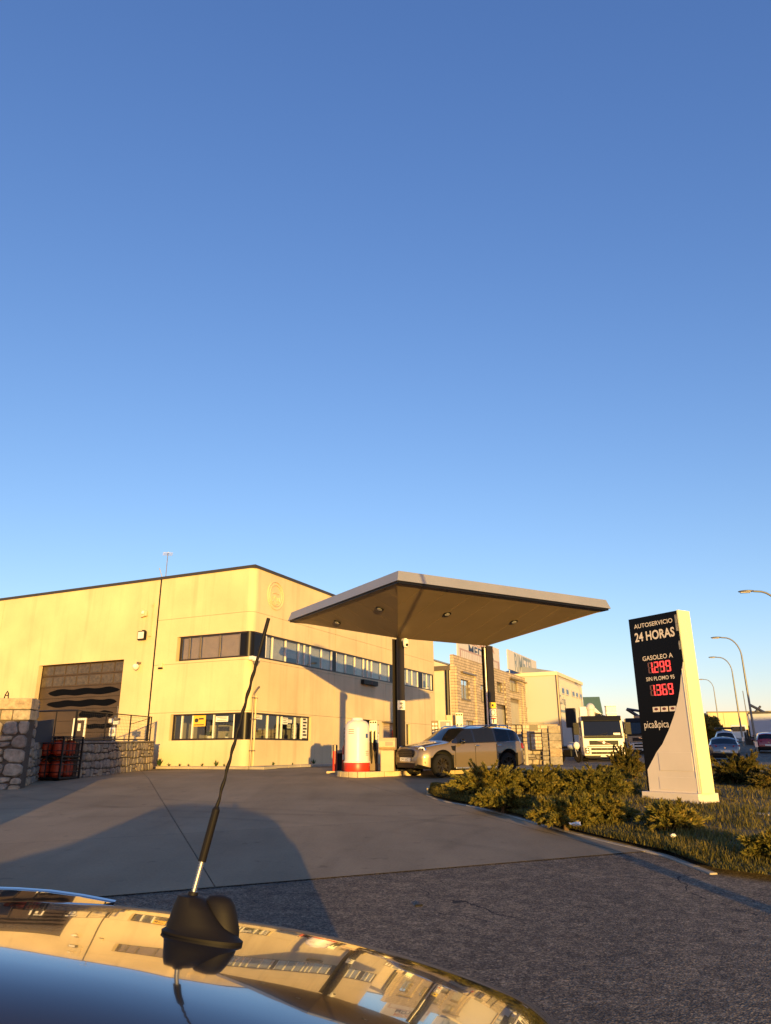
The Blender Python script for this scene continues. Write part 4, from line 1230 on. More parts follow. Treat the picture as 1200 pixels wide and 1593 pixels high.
for k in range(1, int(dl_ / 0.16)): b.cyl(rp(k * 0.16, 0.06), rp(k * 0.16, hw_), 0.0035, n=3)
for k in range(1, int(hw_ / 0.12)): b.cyl(rp(0, 0.06 + k * 0.12), rp(dl_, 0.06 + k * 0.12), 0.0035, n=3)
o = b.build('wire_mesh', M_IRON, rail); o['kind'] = 'stuff'
b = MB(); b.cyl(rp(dl_ - 2.6, hw_ - 0.35), rp(dl_ - 0.2, hw_ - 0.05), 0.014, n=5); b.build('brace', M_IRON, rail)
# sloping rail on the left wall
rl2 = thing('sloping_handrail', 'thin black handrail sloping down from the granite pillar to the mesh railing', 'railing', (mid.x, mid.y, mid.z))
e0 = at(46, 1107, mid.y + 0.1) - mid; e1 = rp(0, hw_) + C0 - mid
b = MB(); b.cyl(e0, e1, 0.025, n=6); b.build('top_rail', M_IRON, rl2)
for f_ in (0.12, 0.55, 0.98):
    pp_ = e0 + (e1 - e0) * f_
    b = MB(); b.cyl(pp_, (pp_.x, pp_.y, zB_ - 0.05), 0.022, n=6); b.build('rail_post', M_IRON, rl2)
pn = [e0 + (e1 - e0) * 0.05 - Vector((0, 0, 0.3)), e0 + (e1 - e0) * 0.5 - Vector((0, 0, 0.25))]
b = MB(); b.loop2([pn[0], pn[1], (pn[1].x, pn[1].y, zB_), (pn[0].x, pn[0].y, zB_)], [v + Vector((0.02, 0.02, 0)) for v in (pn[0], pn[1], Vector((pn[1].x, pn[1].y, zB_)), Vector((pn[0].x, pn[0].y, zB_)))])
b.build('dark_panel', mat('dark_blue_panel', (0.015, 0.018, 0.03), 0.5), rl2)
# meter boxes on the railing
mp_ = at(174, 1150, (C0.y + C1.y) / 2 + 0.15)
t = thing('meter_post', 'white meter box with two small boxes on a post at the railing', 'meter', (mp_.x, mp_.y, C0.z + zb((Vector((mp_.x, mp_.y, 0)) - Vector((C0.x, C0.y, 0))).dot(du)) - 0.02), R(-8))
s1 = 26.5 * 0.93 / 1113
b = MB(); b.cyl((0, 0.08, 0), (0, 0.08, 0.95), 0.03, n=6); b.build('post', M_STEEL, t)
b = MB(); b.box(-0.11, 0.14, -0.1, 0.05, 0.18, 0.52); b.build('meter_case', M_WHITE, t, bevel=0.05)
b = MB(); b.cyl((0.03, -0.101, 0.36), (0.03, -0.12, 0.36), 0.09, n=16); b.build('dial', mat('grey_dial', (0.35, 0.32, 0.28), 0.3), t)
b = MB(); b.box(-0.16, 0.02, -0.1, 0.04, 0.68, 0.84); b.build('small_box', M_WHITE, t, bevel=0.01)
b = MB(); b.box(0.03, 0.24, -0.1, 0.04, 0.62, 0.75); b.build('small_box', M_WHITE, t, bevel=0.01)
b = MB(); b.box(0.05, 0.24, -0.1, 0.04, 0.77, 0.86); b.build('small_box', M_FRAME2, t)
b = MB(); b.cyl((0.1, 0, 0.86), (0.1, 0, 1.3), 0.006, n=4); b.build('whip_aerial', M_STEEL, t)

# ------------------------------------------------------------------ gas bottle cage
cg = G(84, 1213.5)
CD = cg.y
cw = 66 * CD * 0.94 / 1113
hcage = at(84, 1146, CD).z - cg.z
cage = thing('gas_bottle_cage', 'black steel cage of orange gas bottles beside the stone wall', 'cage', (cg.x, cg.y, cg.z), R(-12))
M_CAGE = mat('black_cage_steel', (0.01, 0.008, 0.008), 0.5, 0.3)
cw2, cd2 = 0.52, 0.5
tiers = [0.04, hcage / 2 + 0.02]
for z0 in tiers:
    b = MB(); b.box(-cw2, cw2, -cd2, cd2, z0, z0 + 0.05); b.build('tray', M_CAGE, cage)
b = MB(); b.box(-cw2 - 0.02, cw2 + 0.02, -cd2 - 0.02, cd2 + 0.02, hcage - 0.03, hcage); b.build('roof_sheet', M_CAGE, cage)
for sx in (-1, 1):
    for sy in (-1, 1):
        b = MB(); b.cbox((sx * cw2, sy * cd2, hcage / 2), 0.05, 0.05, hcage - 0.06); b.build('corner_post', M_CAGE, cage)
for z0 in tiers:
    for zz2 in (0.2, 0.42, hcage / 2 - 0.1):
        for (p, q) in (((-cw2, -cd2), (cw2, -cd2)), ((cw2, -cd2), (cw2, cd2))):
            b = MB(); b.cyl((*p, z0 + zz2), (*q, z0 + zz2), 0.013, n=5); b.build('cage_bar', M_CAGE, cage)
for k in range(1, 6):
    b = MB(); b.cyl((cw2, -cd2 + k * 2 * cd2 / 6, 0.1), (cw2, -cd2 + k * 2 * cd2 / 6, hcage - 0.05), 0.009, n=4); b.build('cage_bar', M_CAGE, cage)
b = MB(); b.cyl((0, -cd2, 0.1), (0, -cd2, hcage - 0.05), 0.02, n=5); b.build('cage_bar', M_CAGE, cage)
M_BUT = mat('orange_bottle_paint', (0.40, 0.045, 0.01), 0.45, var=0.2, vscale=10)
bt0 = None
names = []
for ti, z0 in enumerate(tiers):
    for iy in range(2):
        for ix in range(3 if False else 2):
            x = -0.25 + 0.5 * ix; y = -0.27 + 0.5 * iy
            wx = Matrix.Rotation(R(-12), 3, 'Z') @ Vector((x, y, 0))
            lab = '%s orange gas bottle in the %s tier of the cage, %s row' % ('left' if ix == 0 else 'right', 'upper' if ti else 'lower', 'front' if iy == 0 else 'back')
            if bt0 is None:
                bt0 = thing('gas_bottle', lab, 'gas bottle', (0, 0, 0), 0, 'orange gas bottles in the cage')
                b = MB(); hb = min(0.56, hcage / 2 - 0.12)
                b.lathe([(0.12, 0.0), (0.13, 0.03), (0.175, 0.06), (0.18, 0.12), (0.18, hb * 0.48), (0.186, hb * 0.49), (0.186, hb * 0.53), (0.18, hb * 0.54), (0.18, hb * 0.72), (0.15, hb * 0.82), (0.07, hb * 0.88), (0.03, hb * 0.9)], 20)
                b.build('body', M_BUT, bt0, smooth=40)
                b = MB(); b.tube([(0.1 * math.cos(a), 0.1 * math.sin(a), hb * 0.98) for a in [i * math.pi / 6 for i in range(13)]], 0.012, 5)
                b.cyl((0.1, 0, hb * 0.83), (0.1, 0, hb * 0.98), 0.01, n=5); b.cyl((-0.1, 0, hb * 0.83), (-0.1, 0, hb * 0.98), 0.01, n=5); b.build('collar', M_BUT, bt0)
                b = MB(); b.cyl((0, 0, hb * 0.88), (0, 0, hb * 0.99), 0.022, n=8); b.build('valve', M_STEEL, bt0)
                o = bt0
            else:
                o = copy_tree(bt0); o['label'] = lab
            o.location = (cg.x + wx.x, cg.y + wx.y, cg.z + z0 + 0.052)

# ------------------------------------------------------------------ pump island and what stands on it
isl = thing('pump_island', 'raised concrete pump island with yellowed kerb stones under the canopy', 'island', (Pp.x, Pp.y, gz(Pp.x, Pp.y)), CROT, kind='structure')
IX0, IX1, IW0, IW1 = -2.15, SP + 1.8, -0.62, 0.95
k = IX0 + 0.5
M_KY = concrete('yellowed_kerb', (0.55, 0.44, 0.26))
iz = 0.15
b = MB(); b.box(IX0 + 0.3, IX1 - 0.2, IW0 + 0.2, IW1 - 0.2, -0.3, iz - 0.01); b.build('island_fill', M_CONC, isl)
while k < IX1 - 0.05:
    w = min(0.7, IX1 - k)
    for (ya_, yb2) in ((IW0, IW0 + 0.19), (IW1 - 0.19, IW1)):
        b = MB(); b.box(k + .006, k + w - .006, ya_, yb2, -0.3, iz); b.build('kerb_stone', M_KY, isl, bevel=0.025)
    k += w
# rounded left end
na = 6
for j in range(na):
    a0_, a1_ = math.pi / 2 + math.pi * (j + 0.02) / na, math.pi / 2 + math.pi * (j + 0.98) / na
    cy, rr = (IW0 + IW1) / 2, (IW1 - IW0) / 2
    f_ = lambda a, r: (IX0 + 0.5 + 0.62 * r * math.cos(a), cy + r * math.sin(a))
    am = (a0_ + a1_) / 2
    lo = [f_(a0_, rr), f_(am, rr), f_(a1_, rr), f_(a1_, rr - 0.2), f_(am, rr - 0.2), f_(a0_, rr - 0.2)]
    b = MB(); b.loop2([(x, y, -0.3) for x, y in lo], [(x, y, iz) for x, y in lo]); b.build('kerb_stone', M_KY, isl, bevel=0.02)
IZ = isl.location.z + iz
def stand(px, py, D): 
    p = at(px, py, D); return (p.x, p.y)
# white and red tank
M_TANKW = mat('white_tank_shell', (0.72, 0.66, 0.6), 0.35, var=0.05, vscale=3)
x_, y_ = stand(555.5, 1190, 24.75)
rt = 20.5 * 24.75 * 0.94 / 1113
ht = at(555, 1118, 24.75).z - IZ + 0.03
tk = thing('additive_tank', 'white cylindrical tank with domed lid and red base on the pump island', 'tank', (x_, y_, IZ - 0.012))
b = MB(); b.lathe([(rt * 0.98, 0), (rt, 0.02), (rt, 0.25), (rt * 0.98, 0.28)], 36); b.build('red_base', M_RED, tk, smooth=40)
b = MB(); b.lathe([(rt * 1.03, 0.281), (rt * 1.03, 0.32), (rt * 0.95, 0.34), (rt * 0.95, ht * 0.8), (rt * 0.9, ht * 0.87), (rt * 0.72, ht * 0.935), (rt * 0.45, ht * 0.955), (rt * 0.42, ht), (0.02, ht)], 36); b.build('shell', M_TANKW, tk, smooth=40)
b = MB()
def patch(mb, a0_, a1_, z0, z1, r, n=6):
    o_ = len(mb.v)
    for i in range(n + 1):
        a = a0_ + (a1_ - a0_) * i / n
        for z in (z0, z1): mb.v.append((r * math.cos(a), r * math.sin(a), z))
    for i in range(n): mb.f.append((o_ + 2 * i, o_ + 2 * i + 2, o_ + 2 * i + 3, o_ + 2 * i + 1))
for z in (0.70, 0.735, 0.77): patch(b, R(-130), R(-102), ht * z, ht * z + 0.016, rt * 0.953)
for z in (0.30, 0.335, 0.37): patch(b, R(-45), R(-22), ht * z, ht * z + 0.016, rt * 0.953)
b.build('vent_slots', M_INK, tk)
b = MB(); patch(b, R(-45), R(-28), ht * 0.62, ht * 0.7, rt * 0.954); b.build('blue_label', mat('blue_label', (0.03, 0.08, 0.25), 0.5), tk)
# beige payment terminal
x_, y_ = stand(604, 1190, 24.7)
s_ = 24.7 * 0.94 / 1113
tp = thing('payment_terminal', 'beige payment terminal cabinet with bulging head left of the canopy post', 'terminal', (x_, y_, IZ - 0.012), R(-6))
M_BEI = mat('beige_cabinet', (0.5, 0.37, 0.22), 0.55, var=0.08, vscale=2)
hT = at(604, 1147.5, 24.7).z - IZ
b = MB(); b.box(-0.22, 0.22, -0.24, 0.2, 0, hT * 0.63); b.build('cabinet', M_BEI, tp, bevel=0.02)
b = MB(); b.loop2([(-0.27, -0.2, hT * 0.64), (-0.27, -0.34, hT * 0.72), (-0.27, -0.34, hT * 0.9), (-0.27, -0.28, hT), (-0.27, 0.24, hT), (-0.27, 0.24, hT * 0.64)], [(0.27, -0.2, hT * 0.64), (0.27, -0.34, hT * 0.72), (0.27, -0.34, hT * 0.9), (0.27, -0.28, hT), (0.27, 0.24, hT), (0.27, 0.24, hT * 0.64)]); b.build('head', M_BEI, tp, bevel=0.015)
b = MB(); b.box(-0.05, 0.2, -0.347, -0.341, hT * 0.76, hT * 0.88); b.build('keypad', M_FRAME2, tp)
# fuel dispensers
M_BRN = mat('brown_pump_sheet', (0.13, 0.075, 0.035), 0.45)
M_PUMP = mat('beige_pump_sheet', (0.62, 0.52, 0.38), 0.45)
M_SCR = mat('grey_display', (0.16, 0.18, 0.18), 0.2)
M_PALE = mat('pale_pump_panel', (0.78, 0.8, 0.55), 0.45)
def dispenser(pos, hgt, label):
    t = thing('fuel_dispenser', label, 'fuel pump', pos, R(-3), 'fuel dispensers under the canopy')
    b = MB(); b.box(-0.55, 0.6, -0.22, 0.22, 0, 0.9); b.build('cabinet', M_BRN, t, bevel=0.02)
    b = MB(); b.box(-0.55, -0.32, -0.24, 0.24, 0.9, hgt * 0.86); col = b.build('button_column', M_BRN, t, bevel=0.01)
    for r in range(3):
        for c_ in range(2):
            b = MB(); b.cyl((-0.49 + 0.11 * c_, -0.241, hgt * 0.8 - 0.13 * r), (-0.49 + 0.11 * c_, -0.26, hgt * 0.8 - 0.13 * r), 0.042, n=12); b.build('button', M_WHITE, col)
    b = MB(); b.box(-0.31, 0.2, -0.2, 0.2, hgt * 0.62, hgt * 0.87); d = b.build('display_head', M_PUMP, t, bevel=0.015)
    b = MB(); b.box(-0.24, 0.14, -0.206, -0.2, hgt * 0.74, hgt * 0.85); b.build('display', M_SCR, d)
    b = MB(); b.box(-0.02, 0.08, -0.209, -0.2065, hgt * 0.775, hgt * 0.82); b.build('digits', M_PAPER, d)
    b = MB(); b.box(-0.24, 0.14, -0.206, -0.2, hgt * 0.64, hgt * 0.7); b.build('lower_window', M_SCR, d)
    b = MB(); b.box(0.0, 0.34, 0.21, 0.4, 0.9, hgt * 0.97); b.build('rear_housing', M_BEI, t)
    b = MB(); b.box(0.32, 0.58, -0.2, 0.2, 0.9, hgt); tw = b.build('hose_tower', M_PALE, t, bevel=0.015)
    for i in range(3):
        b = MB(); b.ball((0.37 + 0.08 * i, -0.203, hgt * 0.965), 0.033, 0.004, 0.035, 10, 6); b.build('hole', M_INK, tw)
    for i in range(2):
        b = MB(); x0_ = 0.38 + 0.13 * i
        b.tube([(x0_, -0.21, hgt * 0.8), (x0_ + 0.01, -0.3, hgt * 0.6), (x0_ + 0.05, -0.32, 0.5), (x0_ + 0.03, -0.28, 0.25), (x0_ - 0.02, -0.25, 0.55), (x0_ - 0.03, -0.22, hgt * 0.62)], 0.02, 6); b.build('hose', M_BLACK, t, smooth=60)
        b = MB(); b.box(x0_ - 0.04, x0_ + 0.02, -0.28, -0.2, hgt * 0.6, hgt * 0.78); b.build('nozzle', M_BLACK, t, bevel=0.01)
    return t
x_, y_ = stand(561, 1180, 25.75)
dispenser((x_, y_, IZ - 0.012), at(570, 1121, 25.7).z - IZ, 'brown and pale fuel pump behind the white tank')
D3 = 26.9
x_, y_ = stand(696, 1150, D3)
dispenser((x_, y_, IZ - 0.012), at(717, 1109, D3).z - IZ, 'brown and pale fuel pump behind the beige car')
# bollard, bin, extinguisher, small box by the door, bucket
def gpt(px, py, D): 
    p = at(px, py, D); return (p.x, p.y, gz(p.x, p.y) + 0.012)
x_, y_, z_ = gpt(521, 1194, 27.2)
t = thing('red_bollard', 'short red steel bollard left of the white tank', 'bollard', (x_, y_, z_))
hb = at(521, 1159, 27.2).z - z_
b = MB(); b.lathe([(0.085, 0), (0.085, hb * 0.78)], 16); b.build('tube', M_RED, t, smooth=40)
b = MB(); b.lathe([(0.09, hb * 0.781), (0.09, hb), (0.02, hb + 0.01)], 16); b.build('cap', M_FRAME2, t, smooth=40)
b = MB(); b.box(-0.28, 0.22, -0.25, 0.25, -0.05, 0.07); b.build('footing', M_KY, t, bevel=0.02)
x_, y_, z_ = gpt(532, 1193, 28.0)
t = thing('black_bin', 'black litter bin between the red bollard and the white tank', 'bin', (x_, y_, z_))
hb = at(532, 1172, 28).z - z_
b = MB(); b.lathe([(0.2, 0), (0.24, hb * 0.95), (0.25, hb)], 18); b.build('body', M_BLACK, t, smooth=40)
b = MB(); b.lathe([(0.26, hb), (0.26, hb + 0.04), (0.2, hb + 0.1), (0.1, hb + 0.12)], 18); b.build('lid', M_FRAME2, t, smooth=40)
x_, y_, z_ = gpt(538.5, 1195, 26.6)
t = thing('fire_extinguisher', 'red wheeled fire extinguisher half hidden left of the white tank', 'extinguisher', (x_ - 0.02, y_, z_))
b = MB(); he = at(538, 1150, 26.6).z - z_
b.lathe([(0.1, 0.06), (0.12, 0.1), (0.12, he * 0.72), (0.08, he * 0.82), (0.03, he * 0.86), (0.03, he * 0.95)], 16); b.build('cylinder', M_RED, t, smooth=40)
b = MB(); b.box(-0.1, 0.1, -0.14, -0.11, he * 0.4, he * 0.55); b.build('label', M_PAPER, t)
b = MB(); b.tube([(0, 0, he * 0.95), (0.08, -0.05, he), (0.14, -0.08, he * 0.8), (0.14, -0.06, he * 0.3)], 0.018, 6); b.build('hose', M_BLACK, t)
for sx in (-1, 1):
    b = MB(); b.cyl((sx * 0.12, 0.05, 0.08), (sx * 0.16, 0.05, 0.08), 0.08, n=12); b.build('wheel', M_BLACK, t)
a_, z_ = onR(601, 1140)
p = BC + BX * tR(611.5, 1145) - BY * 0.12
t = thing('hose_reel_box', 'small red fire hose box on the wall beside the left canopy post', 'fire box', (p.x, p.y, BC.z + onR(611, 1149)[1]), BROT)
b = MB(); b.box(-0.16, 0.16, -0.1, 0.11, 0, 0.5); b.build('case', M_RED, t, bevel=0.02)
b = MB(); b.box(-0.12, 0.12, -0.107, -0.101, 0.12, 0.4); b.build('front_glass', M_SCR, t)
p = BC + BX * tR(599, 1130) - BY * 0.1
t = thing('door_info_board', 'brown framed notice board right of the shop door', 'notice board', (p.x - 0.2, p.y, BC.z), BROT)
a0_, z1_ = onR(582.5, 1126.5); a1_, z0_ = onR(588, 1142)
t.location = BC + BX * a0_
b = MB(); b.box(0, a1_ - a0_, -0.08, -0.004, z0_, z1_); b.build('frame', M_BRN, t)
b = MB(); b.box(0.07, a1_ - a0_ - 0.07, -0.088, -0.081, z0_ + 0.07, z1_ - 0.07); b.build('poster', M_PAPER, t)
for i, (yy, rr_) in enumerate(((1146, .2), (1157, .2))):
    za = onR(585, yy)[1]
    t2 = thing('wheel_disc', ('upper' if i == 0 else 'lower') + ' white round disc hung on the wall below the brown notice board', 'disc', BC + BX * (a0_ + a1_) / 2 + Vector((0, 0, za)), BROT)
    b = MB(); b.cyl((0, -0.1, 0), (0, -0.004, 0), rr_, rr_, 20); b.build('disc', M_WHITE, t2, smooth=40)
    b = MB(); b.cyl((0, -0.11, 0), (0, -0.1, 0), 0.06, 0.06, 12); b.build('hub', M_FRAME2, t2)
# ------------------------------------------------------------------ vehicles
M_CGLASS = mat('car_glass', (0.008, 0.009, 0.011), 0.03, spec=0.45)
M_LAMP = mat('headlamp_glass', (0.75, 0.74, 0.7), 0.12, spec=0.8)
M_TAIL = mat('tail_lamp', (0.25, 0.01, 0.01), 0.15)
M_PLATE = mat('number_plate', (0.72, 0.7, 0.62), 0.4)
M_RIMD = mat('dark_alloy', (0.05, 0.042, 0.035), 0.35, 0.7)
M_RIML = mat('light_alloy', (0.4, 0.39, 0.38), 0.3, 0.8)
M_UNDER = mat('underbody', (0.008, 0.008, 0.008), 0.9)
M_CHROME = mat('chrome', (0.75, 0.73, 0.7), 0.12, 1.0)
def ipl(pts, x):
    pts = sorted(pts)
    return float(np.interp(x, [p[0] for p in pts], [p[1] for p in pts]))
def smooth_curve(pts, xs, sig):
    pts = sorted(pts)
    X = np.array([p[0] for p in pts]); Y = np.array([p[1] for p in pts])
    g_ = np.linspace(-3, 3, 13); w = np.exp(-g_ ** 2 / 2); w /= w.sum()
    out = np.zeros(len(xs))
    for k, wk in zip(g_, w): out += wk * np.interp(np.clip(np.array(xs) + k * sig, X[0], X[-1]), X, Y)
    return out
def vehicle(name, label, cat, pos, heading, sp, group=None, flat=False, roll=0.0):
    """lofted body; returns the root (x forward, y left, z up)"""
    root = thing(name, label, cat, group=group)
    h = Vector((math.cos(heading), math.sin(heading), 0)); l_ = Vector((-h.y, h.x, 0))
    if not flat:
        e = 1.2
        dzf = (gz(0, pos[1] + h.y * e) - gz(0, pos[1] - h.y * e)) / (2 * e)
        dzl = (gz(0, pos[1] + l_.y * 0.7) - gz(0, pos[1] - l_.y * 0.7)) / 1.4
    else: dzf, dzl = 0, roll
    fx = Vector((h.x, h.y, dzf)).normalized()
    ly = (Vector((l_.x, l_.y, dzl)) - fx * fx.dot(Vector((l_.x, l_.y, dzl)))).normalized()
    mt_ = Matrix((fx, ly, fx.cross(ly))).transposed().to_4x4()
    mt_.translation = pos
    root.matrix_world = mt_
    top, belt, plan = sp['top'], sp['belt'], sp['plan']
    xf, xr = max(p[0] for p in top), min(p[0] for p in top)
    xs = list(np.linspace(xr, xf, sp.get('n', 90)))
    for k in ('screen', 'rear'): xs += list(sp.get(k, ()))
    for w in sp.get('side', []): xs += list(w)
    xs = sorted(set(round(x, 3) for x in xs))
    xs = [x for i, x in enumerate(xs) if i == 0 or x - xs[i - 1] > 0.004]
    sg = sp.get('sig', 0.035)
    zt = smooth_curve(top, xs, sg); zb_ = smooth_curve(belt, xs, 0.05); wp = smooth_curve(plan, xs, 0.05)
    zlow = sp['zlow']
    bowl = sp.get('dr', 0.09)
    rings = []
    arch = []
    for x, ztop, zbelt, w in zip(xs, zt, zb_, wp):
        zl = zlow + sp.get('lift', 0.12) * max(0, (abs(x - (xf + xr) / 2) / ((xf - xr) / 2)) - 0.8) * 5
        za = zl
        for wx in sp['wheels']:
            d = abs(x - wx)
            if d < sp['ra']: za = max(za, sp['rw'] + math.sqrt(sp['ra'] ** 2 - d * d))
        zbelt = min(zbelt, ztop - 0.03)
        za = min(za, zbelt - 0.06)
        hh = max(0, ztop - zbelt)
        wt = 0.955 * w - sp.get('tumble', 0.3) * hh
        dr = min(bowl, 0.03 + hh * 0.22, hh * 0.8)
        ze_ = ztop - dr
        zm = max(zl * 0.45 + zbelt * 0.55, za + 0.05)
        zm = min(zm, zbelt - 0.04)
        pw = sp.get('crown', 2.3)
        r_ = [(0, zl), (0.6 * w, zl), (0.62 * w, za), (0.955 * w, za), (0.985 * w, min(za + 0.04, zm)), (w, zm), (0.985 * w, zbelt - 0.03), (0.955 * w, zbelt)]
        r_.append(((0.955 * w + wt) / 2 + 0.012 * min(1, hh * 3), (zbelt + ze_) / 2))
        for f_ in sp.get('rf', (1.0, 0.96, 0.85, 0.65, 0.4, 0.2, 0.0)): r_.append((wt * f_, ztop - dr * (0.12 * f_ ** 2 + 0.88 * f_ ** (2 * pw) if pw > 3 else f_ ** pw)))
        rings.append(r_)
        arch.append(za > zl + 0.03)
    K = len(rings[0])
    full = 2 * K - 2
    verts, faces = [], {}
    def vid(i, j, s_):        # s_ = +1 left, -1 right
        if j == 0 or j == K - 1: s_ = 1
        return i * full + (j if s_ == 1 else full - j)
    for x, r_ in zip(xs, rings):
        ring = [None] * full
        for j in range(K):
            ring[j] = (x, r_[j][0], r_[j][1])
            if 0 < j < K - 1: ring[full - j] = (x, -r_[j][0], r_[j][1])
        verts += ring
    for i in range(len(xs) - 1):
        xm = (xs[i] + xs[i + 1]) / 2
        hh = (zt[i] + zt[i + 1]) / 2 - (zb_[i] + zb_[i + 1]) / 2
        for j in range(K - 1):
            for s_ in (1, -1):
                key = 'body'
                if j <= 2: key = 'underbody'
                elif j <= 4 and sp.get('clad') and (j == 3 or arch[i] or arch[i + 1]): key = 'cladding'
                elif j in (7, 8):
                    key = 'pillar' if hh > 0.12 else 'body'
                    for q, (a, b_) in enumerate(sp.get('side', [])):
                        if a < xm < b_ and hh > 0.12: key = ('side_window', q, s_)
                elif j >= 9:
                    if sp.get('screen') and sp['screen'][0] < xm < sp['screen'][1] and j >= 10: key = 'windscreen'
                    elif sp.get('rear') and sp['rear'][0] < xm < sp['rear'][1] and j >= 10: key = 'rear_window'
                    elif hh > 0.2: key = 'roof'
                a, b_, c_, d_ = vid(i, j, s_), vid(i + 1, j, s_), vid(i + 1, j + 1, s_), vid(i, j + 1, s_)
                f_ = (a, d_, c_, b_) if s_ == 1 else (a, b_, c_, d_)
                f_ = tuple(dict.fromkeys(f_))
                if len(f_) > 2: faces.setdefault(key, []).append(f_[::-1])
    faces['body'].append(tuple(range(full)))
    faces['body'].append(tuple(len(verts) - full + k for k in range(full))[::-1])
    mats = sp['mats']
    # smooth normals shared across the parts: build one mesh first, copy its normals over
    keys = list(faces)
    allm = bpy.data.meshes.new('tmp_body')
    allm.from_pydata(verts, [], [f_ for k in keys for f_ in faces[k]])
    vn = [Vector(v.normal) for v in allm.vertices]
    bpy.data.meshes.remove(allm)
    for key in keys:
        used = sorted({i for f_ in faces[key] for i in f_})
        mp = {u: n for n, u in enumerate(used)}
        nm = key if isinstance(key, str) else key[0]
        me = bpy.data.meshes.new(nm)
        me.from_pydata([verts[u] for u in used], [], [tuple(mp[i] for i in f_) for f_ in faces[key]])
        me.shade_smooth()
        if nm != 'underbody': me.set_sharp_from_angle(angle=R(50))
        me.materials.append(mats.get(nm, mats['body']))
        link(nm, me, root)
    # wheels
    rw, tw = sp['rw'], sp.get('tw', 0.2)
    ty = MB()
    prof = [(rw * 0.66, -tw / 2), (rw * 0.9, -tw / 2), (rw * 0.985, -tw * 0.36), (rw, -tw * 0.2), (rw, tw * 0.2), (rw * 0.985, tw * 0.36), (rw * 0.9, tw / 2), (rw * 0.66, tw / 2)]
    ty.lathe(prof, 28, caps=False)
    ty.v = [(x, z, y) for x, y, z in ty.v]
    rm = MB()
    rm.lathe([(rw * 0.66, -tw * 0.3), (rw * 0.67, tw * 0.46), (rw * 0.62, tw * 0.47), (rw * 0.6, tw * 0.05), (0.01, tw * 0.0)], 28, caps=False)
    ns = sp.get('spokes', 5)
    for k in range(ns):
        a = 2 * math.pi * k / ns
        for da in ((-0.16, 0.16) if ns <= 5 else (0,)):
            c0, c1 = a + da * 0.6, a + da * 1.6
            o0, o1 = Vector((math.cos(c0), math.sin(c0), 0)), Vector((math.cos(c1), math.sin(c1), 0))
            t0 = Vector((-o0.y, o0.x, 0)) * rw * 0.05; t1 = Vector((-o1.y, o1.x, 0)) * rw * 0.05
            p0, p1 = o0 * rw * 0.12, o1 * rw * 0.64
            rm.hexa([p0 - t0 + Vector((0, 0, tw * .1)), p1 - t1 + Vector((0, 0, tw * .1)), p1 + t1 + Vector((0, 0, tw * .1)), p0 + t0 + Vector((0, 0, tw * .1)), p0 - t0 + Vector((0, 0, tw * .36)), p1 - t1 + Vector((0, 0, tw * .44)), p1 + t1 + Vector((0, 0, tw * .44)), p0 + t0 + Vector((0, 0, tw * .36))])
    rm.cyl((0, 0, tw * .1), (0, 0, tw * .4), rw * 0.16, n=14)
    rm.v = [(x, z, y) for x, y, z in rm.v]
    first = None
    for wx in sp['wheels']:
        wy = ipl(plan, wx) * 0.985 - tw / 2 - 0.01
        for s_ in (1, -1):
            if first is None:
                w = ty.build('wheel', M_RUBBER, root, smooth=40)
                rmo = rm.build('rim', sp.get('rim', M_RIMD), w, smooth=35)
                first = w
            else:
                w = copy_tree(first, root)
            w.location = (wx, wy * s_, rw)
            w.rotation_euler = (0, 0.3, 0 if s_ == 1 else math.pi)
    return root
def part(root, name, mt, fn, smooth=None, bevel=0.0):
    b = MB(); fn(b); return b.build(name, mt, root, smooth=smooth, bevel=bevel)
def mirror_pair(root, x, y, z, mt, r=1.0):
    for s_ in (1, -1):
        part(root, 'mirror', mt, lambda b: (b.ball((x, s_ * (y + 0.1 * r), z), 0.07 * r, 0.11 * r, 0.08 * r, 12, 8), b.cyl((x + 0.02, s_ * (y - 0.06), z - 0.06), (x, s_ * (y + 0.06), z - 0.02), 0.025, n=6)), smooth=50)
# ---- beige hatchback at the pumps
def paint(name, col, metal=0.5, rough=0.32, coat=1.0, **k): return mat(name, col, rough, metal, coat=coat, **k)
M_MINI = paint('beige_metallic', (0.165, 0.125, 0.072), 0.25, 0.36)
M_BLKP = paint('black_paint', (0.008, 0.008, 0.009), 0.0, 0.2)
mini_sp = dict(top=[(2.14, 0.52), (2.13, 0.74), (2.08, 0.86), (1.95, 0.93), (1.55, 1.0), (1.08, 1.06), (1.0, 1.09), (0.47, 1.47), (0.3, 1.525), (-0.3, 1.555), (-1.0, 1.55), (-1.72, 1.50), (-1.88, 1.43), (-2.06, 1.04), (-2.1, 0.86), (-2.15, 0.5)],
               belt=[(2.14, 0.72), (1.9, 0.83), (1.0, 1.0), (-1.9, 1.06), (-2.15, 0.95)],
               plan=[(2.15, 0.60), (2.05, 0.74), (1.8, 0.85), (1.4, 0.9), (0, 0.9), (-1.5, 0.9), (-1.95, 0.82), (-2.15, 0.66)],
               zlow=0.24, wheels=[1.34, -1.33], rw=0.35, ra=0.42, tw=0.23, tumble=0.34, clad=True, n=110,
               screen=(0.42, 1.0), rear=(-2.04, -1.86), side=[(-0.80, 0.02), (-1.42, -0.86), (-1.78, -1.46), (0.08, 0.74)], dr=0.09, sig=0.03,
               mats={'body': M_MINI, 'roof': M_BLKP, 'pillar': M_BLKP, 'windscreen': M_CGLASS, 'rear_window': M_CGLASS, 'side_window': M_CGLASS, 'underbody': M_UNDER, 'cladding': M_BLACK})
fw = G(688, 1211.5)
mhead = math.atan2(-NR.y, -NR.x)
mf = Vector((math.cos(mhead), math.sin(mhead), 0)); ml = Vector((-mf.y, mf.x, 0))
mpos = fw - ml * 0.80 - mf * 1.34
mpos.z = gz(mpos.x, mpos.y) + 0.013
